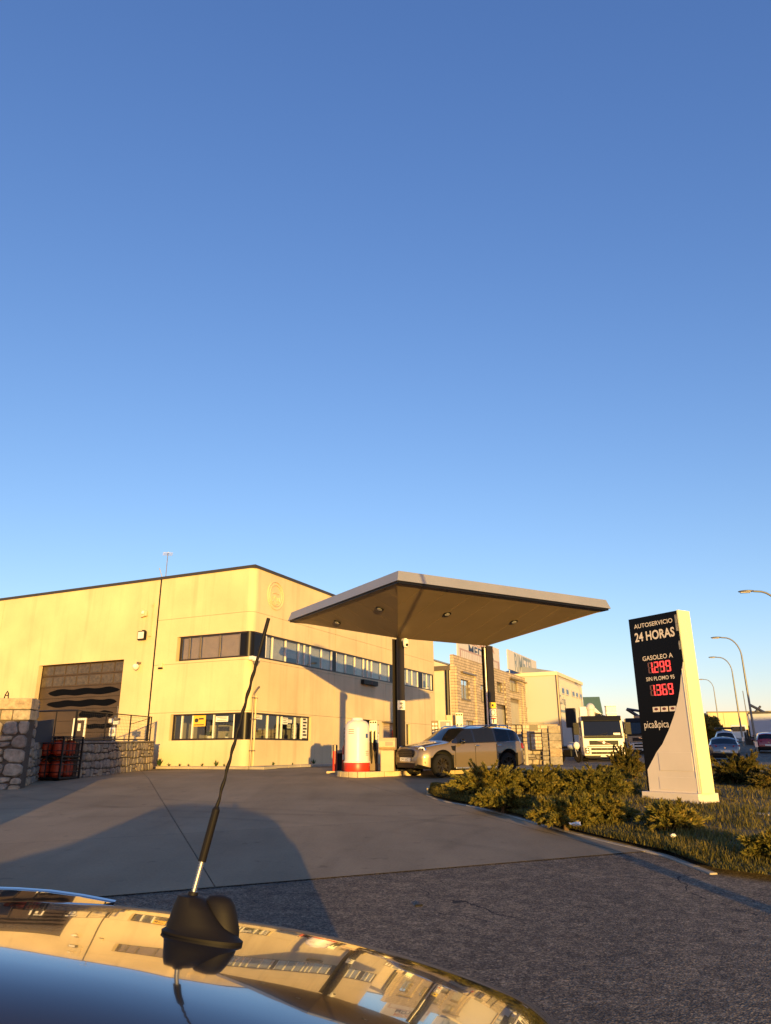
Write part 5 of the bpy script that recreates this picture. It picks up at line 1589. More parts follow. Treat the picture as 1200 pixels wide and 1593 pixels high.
mini = vehicle('parked_car', 'beige compact hatchback with black roof parked under the canopy by the pumps', 'car', mpos, mhead, mini_sp)
def oval(b, c, nrm, up, rx, ry, th, n=24):
    nrm, up = Vector(nrm).normalized(), Vector(up)
    up = (up - nrm * up.dot(nrm)).normalized(); rt_ = up.cross(nrm)
    c = Vector(c)
    f_ = lambda r, o_: [c + rt_ * rx * r * math.cos(2 * math.pi * k / n) + up * ry * r * math.sin(2 * math.pi * k / n) + nrm * o_ for k in range(n)]
    b.loop2(f_(1, -th), f_(1, 0), True); b.loop2(f_(1, 0), f_(0.8, th * 0.6), True)
for s_ in (1, -1):
    nv = Vector((0.86, s_ * 0.45, 0.3))
    hd = part(mini, 'headlight', M_CHROME, lambda b: oval(b, (1.965, s_ * 0.64, 0.815), nv, (0, 0, 1), 0.155, 0.125, 0.05), smooth=40)
    part(hd, 'lens', M_LAMP, lambda b: oval(b, (1.985, s_ * 0.645, 0.82), nv, (0, 0, 1), 0.13, 0.105, 0.03), smooth=40)
    part(hd, 'lamp_core', M_BLACK, lambda b: (oval(b, (2.01, s_ * 0.61, 0.825), nv, (0, 0, 1), 0.045, 0.05, 0.02), oval(b, (1.985, s_ * 0.70, 0.82), nv, (0, 0, 1), 0.035, 0.045, 0.02)), smooth=40)
    part(mini, 'fog_intake', M_BLACK, lambda b: b.hexa([(2.02, s_ * 0.60, 0.40), (1.95, s_ * 0.79, 0.42), (1.85, s_ * 0.78, 0.42), (1.9, s_ * 0.6, 0.40), (2.04, s_ * 0.62, 0.54), (1.965, s_ * 0.77, 0.56), (1.85, s_ * 0.76, 0.56), (1.9, s_ * 0.62, 0.54)]), bevel=0.01)
    part(mini, 'side_scuttle', M_BLACK, lambda b: b.hexa([(0.98, s_ * 0.88, 0.80), (0.86, s_ * 0.88, 0.77), (0.86, s_ * 0.915, 0.77), (0.98, s_ * 0.915, 0.80), (1.03, s_ * 0.86, 0.93), (0.84, s_ * 0.86, 0.93), (0.84, s_ * 0.905, 0.93), (1.03, s_ * 0.905, 0.93)]), bevel=0.01)
    for xh in (0.0, -0.92):
        part(mini, 'door_handle', M_CHROME, lambda b: b.ball((xh - 0.02, s_ * 0.905, 0.93), 0.1, 0.02, 0.022, 12, 6), smooth=60)
    for (xa, za_, zb2) in ((0.86, 0.34, 1.0), (0.06, 0.34, 1.0), (-0.82, 0.4, 1.02)):
        part(mini, 'door_seam', M_UNDER, lambda b: b.box(xa - 0.006, xa + 0.006, s_ * 0.86, s_ * 0.9025, za_, zb2 - 0.05))
    part(mini, 'roof_rail', M_CHROME, lambda b: b.tube([(0.3, s_ * 0.64, 1.49), (0.1, s_ * 0.66, 1.545), (-0.6, s_ * 0.66, 1.57), (-1.4, s_ * 0.66, 1.555), (-1.7, s_ * 0.64, 1.48)], 0.018, 6), smooth=60)
    part(mini, 'window_trim', M_CHROME, lambda b: b.tube([(0.85, s_ * 0.868, 1.0), (0.0, s_ * 0.872, 1.015), (-1.0, s_ * 0.868, 1.035), (-1.7, s_ * 0.85, 1.05)], 0.011, 5))
    part(mini, 'sill_trim', M_STEEL, lambda b: b.box(-0.8, 0.85, s_ * 0.865, s_ * 0.905, 0.24, 0.29), bevel=0.01)
part(mini, 'grille', M_BLACK, lambda b: b.loop2([(2.1, y, z) for y, z in ((-.46, .70), (-.4, .58), (.4, .58), (.46, .70), (.42, .80), (.3, .835), (-.3, .835), (-.42, .80))], [(2.165, y * .95, z) for y, z in ((-.46, .70), (-.4, .60), (.4, .60), (.46, .70), (.42, .79), (.3, .82), (-.3, .82), (-.42, .79))]), bevel=0.01)
for k in range(4): part(mini, 'grille_bar', M_RIMD, lambda b: b.box(2.163, 2.172, -0.4, 0.4, 0.625 + 0.05 * k, 0.64 + 0.05 * k))
part(mini, 'front_bumper', M_MINI, lambda b: b.loop2([(1.98, y, z) for y, z in ((-.72, .38), (.72, .38), (.7, .57), (-.7, .57))], [(2.19 if abs(y) < .4 else 2.1, y * .86, z) for y, z in ((-.72, .40), (.72, .40), (.7, .55), (-.7, .55))]), bevel=0.03)
part(mini, 'lower_grille', M_BLACK, lambda b: b.box(2.0, 2.165, -0.52, 0.52, 0.28, 0.43), bevel=0.015)
pl = part(mini, 'number_plate', M_PLATE, lambda b: b.box(2.135, 2.205, -0.26, 0.26, 0.475, 0.585))
textobj('2741 LKC', 0.07, M_INK, pl, (0, 1, 0), (0, 0, 1), (2.206, 0, 0.495), width=0.42, name='characters')
mirror_pair(mini, 0.62, 0.9, 1.06, M_BLKP)
for s_ in (1, -1): part(mini, 'bonnet_stripe', M_BLKP, lambda b: b.add([(1.85, s_ * 0.25, 0.975), (1.85, s_ * 0.5, 0.965), (1.1, s_ * 0.55, 1.068), (1.1, s_ * 0.25, 1.078)], [(0, 1, 2, 3)]))
b = MB(); 
for s_ in (1, -1): part(mini, 'tail_light', M_TAIL, lambda b: b.hexa([(-2.0, s_ * .60, .82), (-2.0, s_ * .8, .82), (-2.12, s_ * .78, .82), (-2.12, s_ * .6, .82), (-2.0, s_ * .6, 1.0), (-2.0, s_ * .8, 1.0), (-2.07, s_ * .76, 1.0), (-2.09, s_ * .6, 1.0)]), bevel=0.02)
# ---- the photographer's own hatchback
M_OWN = mat('dark_glossy_paint', (0.016, 0.014, 0.013), 0.10, 0.0, spec=0.5, coat=1.0, ior=1.55)
M_OWN.node_tree.nodes['Principled BSDF'].inputs['Coat Roughness'].default_value = 0.012
OH = Vector((-math.cos(R(8)), math.sin(R(8)), 0)); ON = Vector((math.sin(R(8)), math.cos(R(8)), 0))
own_sp = dict(top=[(1.9, 0.55), (1.88, 0.72), (1.75, 0.82), (1.0, 0.99), (0.9, 1.02), (0.2, 1.46), (0.0, 1.50), (-0.4, 1.53), (-0.8, 1.525), (-1.1, 1.510), (-1.38, 1.485), (-1.6, 1.452), (-1.8, 1.408), (-2.0, 1.352), (-2.12, 1.30), (-2.2, 1.0), (-2.22, 0.9), (-2.24, 0.5)],
              belt=[(1.9, 0.7), (1.0, 0.93), (-1.9, 1.0), (-2.24, 0.9)], plan=[(1.9, 0.6), (1.7, 0.78), (1.3, 0.87), (-1.5, 0.87), (-1.8, 0.85), (-2.0, 0.8), (-2.24, 0.62)],
              zlow=0.2, wheels=[1.2, -1.3], rw=0.31, ra=0.38, tw=0.2, tumble=0.5, n=150, screen=(0.12, 0.9), rear=(-2.2, -2.11), side=[(-0.7, 0.55), (-1.45, -0.76)], dr=0.10, sig=0.06, crown=3.2, rf=(1.0, 0.98, 0.95, 0.91, 0.86, 0.8, 0.72, 0.62, 0.5, 0.35, 0.18, 0.0),
              mats={'body': M_OWN, 'roof': M_OWN, 'pillar': M_BLKP, 'windscreen': M_CGLASS, 'rear_window': M_CGLASS, 'side_window': M_CGLASS, 'underbody': M_UNDER}, rim=M_RIML)
OAX = 1.38
AW = Vector((-0.374, 1.38, 0))
own_pos = AW + OH * OAX
own_pos.z = 0.045
own = vehicle('own_car', 'dark glossy car roof in the foreground with a black aerial on it', 'car', own_pos, math.atan2(OH.y, OH.x), own_sp, flat=True, roll=0.104)
for s_ in (1, -1):
    part(own, 'headlight', M_LAMP, lambda b: b.ball((1.82, s_ * 0.6, 0.72), 0.14, 0.14, 0.08), smooth=60)
    part(own, 'tail_light', M_TAIL, lambda b: b.ball((-2.12, s_ * 0.62, 0.95), 0.08, 0.1, 0.16), smooth=60)
mirror_pair(own, 0.55, 0.86, 1.0, M_OWN)
part(own, 'number_plate', M_PLATE, lambda b: b.box(-2.26, -2.25, -0.26, 0.26, 0.6, 0.71))
# roof height under the antenna
def roof_z(x, y):
    zt = float(smooth_curve(own_sp['top'], [x], own_sp['sig'])[0]); zb2 = float(smooth_curve(own_sp['belt'], [x], .05)[0]); w = float(smooth_curve(own_sp['plan'], [x], .05)[0])
    hh = zt - zb2; wt = .955 * w - own_sp['tumble'] * hh; dr = min(own_sp['dr'], .03 + hh * .22)
    return zt
ax_ = -OAX
az_ = roof_z(ax_, 0)
ant = thing('whip_aerial', 'black flexible whip aerial with a moulded foot on the dark car roof', 'aerial')
ant.matrix_world = own.matrix_world.copy()
M_ANT = mat('black_moulded_rubber', (0.007, 0.006, 0.006), 0.6, spec=0.2)
# local x forward (left in the picture), so the foot trails to -x
def hull(b, rings):
    n = len(rings[0]); o_ = len(b.v)
    for r_ in rings: b.v += [tuple(p) for p in r_]
    for i in range(len(rings) - 1):
        for k in range(n): b.f.append((o_ + i * n + k, o_ + i * n + (k + 1) % n, o_ + (i + 1) * n + (k + 1) % n, o_ + (i + 1) * n + k))
    b.f.append(tuple(o_ + k for k in range(n))[::-1]); b.f.append(tuple(o_ + (len(rings) - 1) * n + k for k in range(n)))
def ring_(cx, cy, rx, ry, z, n=28, tail=0.0): return [(cx + rx * math.cos(a) * (1 + (tail if math.cos(a) < 0 else 0)), cy + ry * math.sin(a), z) for a in [2 * math.pi * k / n for k in range(n)]]
SLP = 0.12                         # the roof falls towards the tail
shear = lambda mb: setattr(mb, 'v', [(x, y, z + SLP * (x - ax_)) for x, y, z in mb.v])
b = MB()
hull(b, [ring_(ax_ - 0.002, 0, 0.078, 0.042, az_ - 0.012), ring_(ax_ - 0.002, 0, 0.080, 0.044, az_ + 0.004), ring_(ax_ - 0.002, 0, 0.072, 0.038, az_ + 0.009), ring_(ax_ + 0.008, 0, 0.058, 0.034, az_ + 0.022), ring_(ax_ + 0.018, 0, 0.042, 0.029, az_ + 0.045), ring_(ax_ + 0.026, 0, 0.027, 0.022, az_ + 0.064), ring_(ax_ + 0.026, 0, 0.016, 0.015, az_ + 0.067)])
shear(b); b.build('foot', M_ANT, ant, smooth=40)
b = MB()
hull(b, [ring_(ax_ - 0.034, -0.012, 0.036, 0.024, az_ - 0.01), ring_(ax_ - 0.034, -0.013, 0.035, 0.024, az_ + 0.02), ring_(ax_ - 0.030, -0.014, 0.032, 0.023, az_ + 0.045), ring_(ax_ - 0.026, -0.014, 0.030, 0.020, az_ + 0.06), ring_(ax_ - 0.026, -0.014, 0.022, 0.014, az_ + 0.070), ring_(ax_ - 0.028, -0.014, 0.006, 0.004, az_ + 0.074)])
shear(b); b.build('rear_lobe', M_ANT, ant, smooth=60)
base = Vector((ax_ + 0.026, 0, az_ + 0.064))
bw = ant.matrix_world @ base
tipl = ant.matrix_world.inverted() @ at(418, 962, bw.y + 0.06)
ML = (tipl - base).length
MD = (tipl - base).normalized()
b = MB(); b.cyl(base, base + MD * 0.012, 0.011, 0.009, 12); b.build('collar', M_ANT, ant, smooth=30)
g0, g1 = ML * 0.115, ML * 0.285
b = MB()
hx = [base + MD * (0.010 + (g0 - 0.008) * i / 90) + (Vector((1, 0, 0.2)) * math.cos(i * 0.9) + Vector((0, 1, 0)) * math.sin(i * 0.9)) * 0.0045 for i in range(91)]
b.tube(hx, 0.0011, 5); b.cyl(base + MD * 0.008, base + MD * (g0 + 0.003), 0.0038, n=8); b.build('spring', M_STEEL, ant, smooth=60)
b = MB(); b.cyl(base + MD * g0, base + MD * g1, 0.0078, 0.0078, 12); b.cyl(base + MD * g1, base + MD * (g1 + 0.006), 0.0078, 0.0045, 12); b.build('grip', M_ANT, ant, smooth=30)
b = MB()
pts, rad = [], []
for i in range(80):
    f_ = i / 79
    s2 = g1 + (ML - g1) * f_
    wob = 0.0007 if f_ < 0.72 else 0.0
    pts.append(base + MD * s2 + Vector((math.cos(i * 0.85) * wob, math.sin(i * 0.85) * wob, 0)))
    rad.append(0.0034 + (0.0006 * math.sin(i * 0.85) if f_ < 0.72 else 0) if f_ < 0.8 else 0.0042)
b.tube(pts, rad, 8); b.build('whip', M_ANT, ant, smooth=60)

b = MB()
sx0, sx1 = -1.0, 0.05
zr_ = lambda x, y: float(smooth_curve(own_sp['top'], [x], own_sp['sig'])[0]) - 0.012
lo = []
for k in range(13):
    f_ = k / 12; x = sx0 + (sx1 - sx0) * f_
    lo.append((x, -0.40, zr_(x, 0) + 0.004 + 0.014 * min(1, f_ / 0.2) ** 0.7 * (1 - 0.3 * f_)))
b.loop2([(x, -0.36, zr_(x, 0) - 0.02) for x, y, z in lo] + [(x, y, z) for x, y, z in lo[::-1]], [(x, 0.25, zr_(x, 0) - 0.02) for x, y, z in lo] + [(x, 0.25, zr_(x, 0) + 0.004) for x, y, z in lo[::-1]])
part(own, 'sunroof_frame', M_CHROME, lambda q: q.tube([(x, y - 0.002, z) for x, y, z in lo], 0.0035, 6))
b.build('sunroof', M_CGLASS, own, smooth=30)
# ------------------------------------------------------------------ street behind the station
def uvx(t_, out, z=0.0): return BC + BX * t_ - BY * out + Vector((0, 0, z))
SB0, SB1 = tR(708, 1090), tR(845.5, 1090)
ZST = onR(712, 1020)[1]
M_MASON = masonry('pale_split_stone', (0.52, 0.43, 0.31), (0.45, 0.37, 0.27), (0.2, 0.16, 0.12), 0.6, 0.22, 0.018)
M_SIDEW = stucco('pale_side_wall', (0.62, 0.54, 0.44), 0.06)
M_ROOFS = mat('blue_grey_roof_sheet', (0.25, 0.28, 0.34), 0.4, 0.4, var=0.15, vscale=0.4)
M_ROOFL = mat('light_roof_sheet', (0.5, 0.48, 0.46), 0.5, 0.2)
stn = thing('stone_building', 'long pale stone faced two storey building beyond the canopy', 'building', BC, BROT)
# windows and doors from the photograph, as holes in the facade
ops = []
def op(x0, x1, y0, y1, kind):
    xm = (x0 + x1) / 2
    a0, a1 = tR(x0, (y0 + y1) / 2), tR(x1, (y0 + y1) / 2)
    z1, z0 = onR(xm, y0)[1], onR(xm, y1)[1]
    ops.append((a0, a1, max(z0, 0.02), z1, kind))
op(718, 731.5, 1058, 1088, 'w'); op(748.5, 756, 1066, 1092, 'w'); op(773.5, 782, 1062, 1077, 'w'); op(793.5, 806, 1058, 1075.5, 'w')
op(815.5, 823, 1079.5, 1101, 'w'); op(833, 839, 1084, 1104.5, 'w'); op(774.5, 790, 1097, 1140, 'g'); op(796, 811.5, 1088, 1140, 'g')
op(726, 739, 1121, 1130, 'w'); op(819, 827, 1123, 1128, 'w')
wallpanel('R', SB0, SB1, -0.3, ZST, [o_[:4] for o_ in ops], th=0.3, mt=M_MASON, name='stone_front', parent=stn)
M_CURT = mat('pale_curtain', (0.45, 0.42, 0.36), 0.8)
M_GDOOR = mat('pale_metal_door', (0.42, 0.4, 0.34), 0.5, 0.2, var=0.1, vscale=1)
for a0, a1, z0, z1, kd in ops:
    if kd == 'w':
        b = MB(); b.box(a0, a1, 0.14, 0.18, z0, z0 + 0.06); b.box(a0, a1, 0.14, 0.18, z1 - 0.06, z1); b.box(a0, a0 + 0.06, 0.14, 0.18, z0, z1); b.box(a1 - 0.06, a1, 0.14, 0.18, z0, z1); b.box((a0 + a1) / 2 - 0.03, (a0 + a1) / 2 + 0.03, 0.14, 0.18, z0, z1)
        w = b.build('window', M_FRAME2, stn)
        b = MB(); b.box(a0 + 0.05, a1 - 0.05, 0.19, 0.2, z0 + 0.05, z1 - 0.05); b.build('pane', M_GLASS, w)
        b = MB(); b.box(a0, a1, 0.24, 0.25, z0, z1 - (z1 - z0) * 0.25); b.build('curtain', M_CURT, w)
        b = MB(); b.box(a0 - 0.08, a1 + 0.08, -0.06, 0.1, z0 - 0.08, z0 - 0.003); b.build('sill', M_FRAME2, w)
    else:
        g_ = link('garage_door', None, stn)
        b = MB(); b.box(a0, a1, 0.2, 0.24, z1 - 0.35, z1); b.build('lintel', M_FRAME2, g_)
        for j in range(3):
            b = MB(); b.box(a0 + (a1 - a0) * (j + 0.01) / 3, a0 + (a1 - a0) * (j + 0.99) / 3, 0.2, 0.25, z0, z1 - 0.36); b.build('door_leaf', M_GDOOR, g_)
# pilasters and cornice lines
for px in (711.5, 741, 787, 814, 843):
    a = tR(px, 1080)
    b = MB(); b.box(a - 0.35, a + 0.35, -0.14, -0.002, -0.3, ZST - 0.9); b.build('pilaster', M_MASON, stn)
for (p0, p1, pyy) in ((717, 738, 1047), (793, 812, 1056), (814, 826, 1063)):
    a0, a1 = tR(p0, pyy), tR(p1, pyy + (p1 - p0) * .25); z = onR((p0 + p1) / 2, pyy + (p1 - p0) * .12)[1]
    b = MB(); b.box(a0, a1, -0.22, -0.003, z, z + 0.12); b.build('drip_mould', M_FRAME2, stn)
DEP = 18
b = MB(); b.box(SB0 + 0.0, SB0 + 0.25, 0.302, DEP, -0.3, onR(700, 1041)[1] if False else ZST - 1.2); b.build('side_wall', M_SIDEW, stn)
b = MB(); b.box(SB0 - 0.15, SB0 + 0.25, 0.302, DEP, ZST - 1.198, ZST - 0.85); b.build('side_gutter', M_FRAME2, stn)
b = MB(); b.box(SB1 - 0.25, SB1, 0.302, DEP, -0.3, ZST - 1.2); b.build('side_wall', M_SIDEW, stn)
b = MB(); b.cyl((SB0 - 0.12, 0.5, 0), (SB0 - 0.12, 0.5, ZST - 1.2), 0.16, n=8); b.build('downpipe', M_DARK, stn)
# saw tooth roofs
for i, (xa, xb) in enumerate(((SB0 + 0.1, (SB0 + SB1) / 2 - 0.2), ((SB0 + SB1) / 2 + 0.2, SB1 - 0.1))):
    for j in range(6):
        x0_, x1_ = xa + (xb - xa) * j / 6, xa + (xb - xa) * (j + 1) / 6 - 0.02
        b = MB(); b.loop2([(x0_, 0.4, ZST - 0.8), (x1_, 0.4, ZST - 0.8), (x1_, 8.5, ZST + 1.9), (x0_, 8.5, ZST + 1.9)], [(x0_, 0.4, ZST - 0.7), (x1_, 0.4, ZST - 0.7), (x1_, 8.5, ZST + 2.0), (x0_, 8.5, ZST + 2.0)])
        b.build('roof_sheet', M_ROOFL if (i + j) % 3 == 1 else M_ROOFS, stn)
    b = MB(); b.loop2([(xa, 8.6, ZST + 1.9), (xb, 8.6, ZST + 1.9), (xb, DEP, ZST - 0.8), (xa, DEP, ZST - 0.8)], [(xa, 8.6, ZST + 2.0), (xb, 8.6, ZST + 2.0), (xb, DEP, ZST - 0.7), (xa, DEP, ZST - 0.7)]); b.build('roof_sheet', M_ROOFS, stn)
b = MB(); b.loop2([(SB0 + .02, 0.4, ZST - 0.85), (SB0 + .02, DEP, ZST - 0.85), (SB0 + .02, 8.5, ZST + 1.9)], [(SB0 + .09, 0.4, ZST - 0.85), (SB0 + .09, DEP, ZST - 0.85), (SB0 + .09, 8.5, ZST + 1.9)]); b.build('gable', M_SIDEW, stn)
# roof signs
M_SGW = mat('white_sign_sheet', (0.5, 0.49, 0.49), 0.5)
M_BLUET = mat('dark_blue_letters', (0.02, 0.035, 0.09), 0.5)
M_GREYT = mat('grey_blue_letters', (0.18, 0.23, 0.28), 0.5)
M_REDT = mat('faded_red_letters', (0.4, 0.2, 0.14), 0.6)
def roofsign(name, label, TL, TR, BR, BL, words, strip=None):
    a0, a1 = tR((TL[0] + BL[0]) / 2, BL[1]), tR((TR[0] + BR[0]) / 2, BR[1])
    z1 = onR(*TR)[1]; z0 = (onR(*BL)[1] + onR(*BR)[1]) / 2
    t = thing(name, label, 'sign', BC + BX * a0, BROT)
    W = a1 - a0
    b = MB(); b.box(0, W, 0.3, 0.42, z0, z1); bd = b.build('board', M_SGW, t)
    for f_ in (0.08, 0.5, 0.92):
        b = MB(); b.cyl((W * f_, 0.5, z0 - 1.2), (W * f_, 0.5, z1 - 0.1), 0.05, n=6); b.build('strut', M_STEEL, t)
    for (s_, p0, p1, ybot, ytop, mt_) in words:
        q0, q1 = tR(*p0) - a0, tR(*p1) - a0
        zb_ = (onR(*p0)[1] + onR(*p1)[1]) / 2
        h_ = onR(p0[0], p0[1] - (ybot - ytop))[1] - onR(*p0)[1]
        textobj(s_, h_, mt_, bd, (1, 0, 0), (0, 0, 1), ((q0 + q1) / 2, 0.296, zb_), width=q1 - q0, bold=0.02)
    if strip:
        b = MB(); b.box(0.4, W - 0.2, 0.285, 0.299, z0 + 0.08, z0 + strip); sb = b.build('lower_strip', mat('faded_purple_strip', (0.34, 0.25, 0.26), 0.6), bd)
        b = MB(); x = 0.7
        r_ = random.Random(5)
        while x < W - 0.8:
            w = r_.uniform(0.15, 0.4); b.box(x, x + w, 0.28, 0.2845, z0 + 0.2, z0 + strip - 0.14); x += w + 0.1
        b.build('print_line', M_SGW, sb)
    return t
roofsign('roof_sign', 'white roof sign reading MEDINA half hidden by the right canopy post', (719, 996), (783, 1010.5), (783.5, 1043), (719, 1029), [('MEDINA', (734.5, 1017), (774, 1030), 14, 0, M_BLUET), ('MECANICA', (735, 1003), (774, 1015), 8, 0, M_REDT)], strip=0.95)
roofsign('roof_sign', 'white roof sign reading RIMETEL with grey letters at the far end of the stone building', (796, 1009), (840, 1029.5), (841, 1056), (797, 1041), [('RIMETEL', (806, 1043), (834, 1052), 26, 0, M_GREYT)])
# white shed beyond, standing forward of the stone front
OFW = 3.2
def onW(px, py): 
    p = on_plane(px, py, BC - BY * OFW, BY) - BC; return p.dot(BX), p.z
W0, W1 = onW(869, 1100)[0], onW(908, 1100)[0]
ZW = onW(869.5, 1052)[1]
wsh = thing('white_shed', 'white ribbed metal shed with five windows behind the white lorry', 'building', uvx(W0, OFW), BROT)
LW = W1 - W0
b = MB(); b.box(0, LW, 0, 6.5, -0.4, ZW); b.build('walls', mat('white_ribbed_sheet', (0.46, 0.44, 0.42), 0.55), wsh)
n_ = 26
for k in range(n_):
    b = MB(); x = LW * (k + 0.5) / n_; b.box(x - 0.05, x + 0.05, -0.05, -0.002, -0.3, ZW - 0.25); b.build('rib', M_SGW, wsh)
b = MB(); b.box(-0.15, LW + 0.15, -0.15, 6.6, ZW, ZW + 0.35); b.build('eaves', mat('yellowish_eaves', (0.7, 0.62, 0.45), 0.6), wsh)
b = MB(); b.loop2([(0, 0, ZW + .352), (0, 6.5, ZW + .352), (0, 3.2, ZW + 1.0)], [(LW, 0, ZW + .352), (LW, 6.5, ZW + .352), (LW, 3.2, ZW + 1.0)]); b.build('roof', M_ROOFS, wsh)
for px in (874.5, 881.5, 891, 896.5, 902.5):
    a, z1 = onW(px, 1069 + (px - 874) * .35); _, z0 = onW(px, 1080 + (px - 874) * .25)
    a -= W0
    b = MB(); b.box(a - 0.7, a + 0.7, -0.09, -0.055, z0, z1); w = b.build('window', M_SGW, wsh)
    b = MB(); b.box(a - 0.55, a + 0.55, -0.1, -0.092, z0 + 0.12, z1 - 0.12); b.build('pane', M_CGLASS, w)
a, z = onW(871.5, 1095); a1, _ = onW(880, 1097)
textobj('Curting', 0.9, M_GREYT, wsh, (1, 0, 0), (0, 0, 1), ((a + a1) / 2 - W0, -0.06, z), width=a1 - a)
b = MB(); b.box((a - W0), (a1 - W0), -0.062, -0.058, z - 0.8, z - 0.55); b.build('print_line', M_GREYT, wsh)
b = MB(); b.cyl((-0.1, -0.12, 0), (-0.1, -0.12, ZW), 0.12, n=6); b.build('downpipe', M_FRAME2, wsh)
b = MB(); b.box(-0.02, -0.001, 1.5, 5, 0, 3.4); b.build('side_door', M_GDOOR, wsh)
# green roofed shed
pg = at(921, 1112, 118)
t = thing('green_roof_shed', 'yellow shed with green sheet roof behind the aerial platform lorry', 'building', (pg.x, pg.y, gz(0, 118)), R(-12))
zt_ = pg.z - gz(0, 118)
zr = at(921, 1086, 122).z - gz(0, 118)
b = MB(); b.box(-9, 1.5, -1, 8, -1, zt_); b.build('walls', mat('yellow_shed_wall', (0.62, 0.55, 0.25), 0.6), t)
M_GRN = mat('green_roof_sheet', (0.09, 0.16, 0.11), 0.5)
for k in range(4):
    x0_ = -9.1 + 2.7 * k
    b = MB(); b.loop2([(x0_, -1.2, zt_), (x0_ + 2.66, -1.2, zt_), (x0_ + 2.66, 3, zr), (x0_, 3, zr)], [(x0_, -1.2, zt_ + .1), (x0_ + 2.66, -1.2, zt_ + .1), (x0_ + 2.66, 3, zr + .1), (x0_, 3, zr + .1)]); b.build('roof_sheet', M_GRN, t)
# far yellow warehouse
py0 = at(1107, 1150, 150)
t = thing('far_warehouse', 'far sunlit yellow panel warehouse at the end of the street', 'building', (py0.x, py0.y, gz(0, 150)), R(-6))
hW = at(1107, 1109, 150).z - gz(0, 150)
M_FARY = stucco('far_cream_panels', (0.66, 0.52, 0.3), 0.1)
zs_ = at(1107, 1140, 150).z - gz(0, 150)
for k in range(8):
    b = MB(); b.box(3.0 * k + 0.03, 3.0 * k + 2.97, 0, 0.3, zs_ + 0.1, hW); b.build('wall_panel', M_FARY, t)
b = MB(); b.box(0, 24, 0.02, 0.3, -1, zs_ + 0.02); b.build('lower_wall', M_FARY, t)
b = MB(); b.box(-0.1, 24.2, -0.08, 0.4, hW + 0.002, hW + 0.25); b.build('parapet_cap', M_CAP, t)
b = MB(); b.box(-0.2, 0.0, 0.31, 22, -1, hW); b.build('end_wall', stucco('grey_end_wall', (0.35, 0.33, 0.33)), t)
b = MB(); b.box(17.5, 19.3, -0.04, 0.018, zs_ * 0.2, zs_ * 0.75); b.build('window', M_FRAME2, t)
# hill on the skyline
b = MB()
r_ = random.Random(11)
nh = 60
ridge = []
for i in range(nh + 1):
    x = -300 + 1200 * i / nh
    h = 35 + 10 * math.sin(i * 0.35) + 6 * math.sin(i * 1.1 + 1) + r_.uniform(-2, 2)
    ridge.append((x, h))
for (x, h) in ridge: b.v += [(x, 700, 2), (x, 780, h * 0.6), (x, 900, h), (x, 1000, 0)]
for i in range(nh):
    for k in range(3): b.f.append((i * 4 + k, (i + 1) * 4 + k, (i + 1) * 4 + k + 1, i * 4 + k + 1))
tag(b.build('hill', mat('distant_hill', (0.16, 0.12, 0.10), 0.95, var=0.5, vscale=0.03)), 'low brown hill on the far skyline', 'hill', kind='structure')  # distance haze is put into the paler hill colour
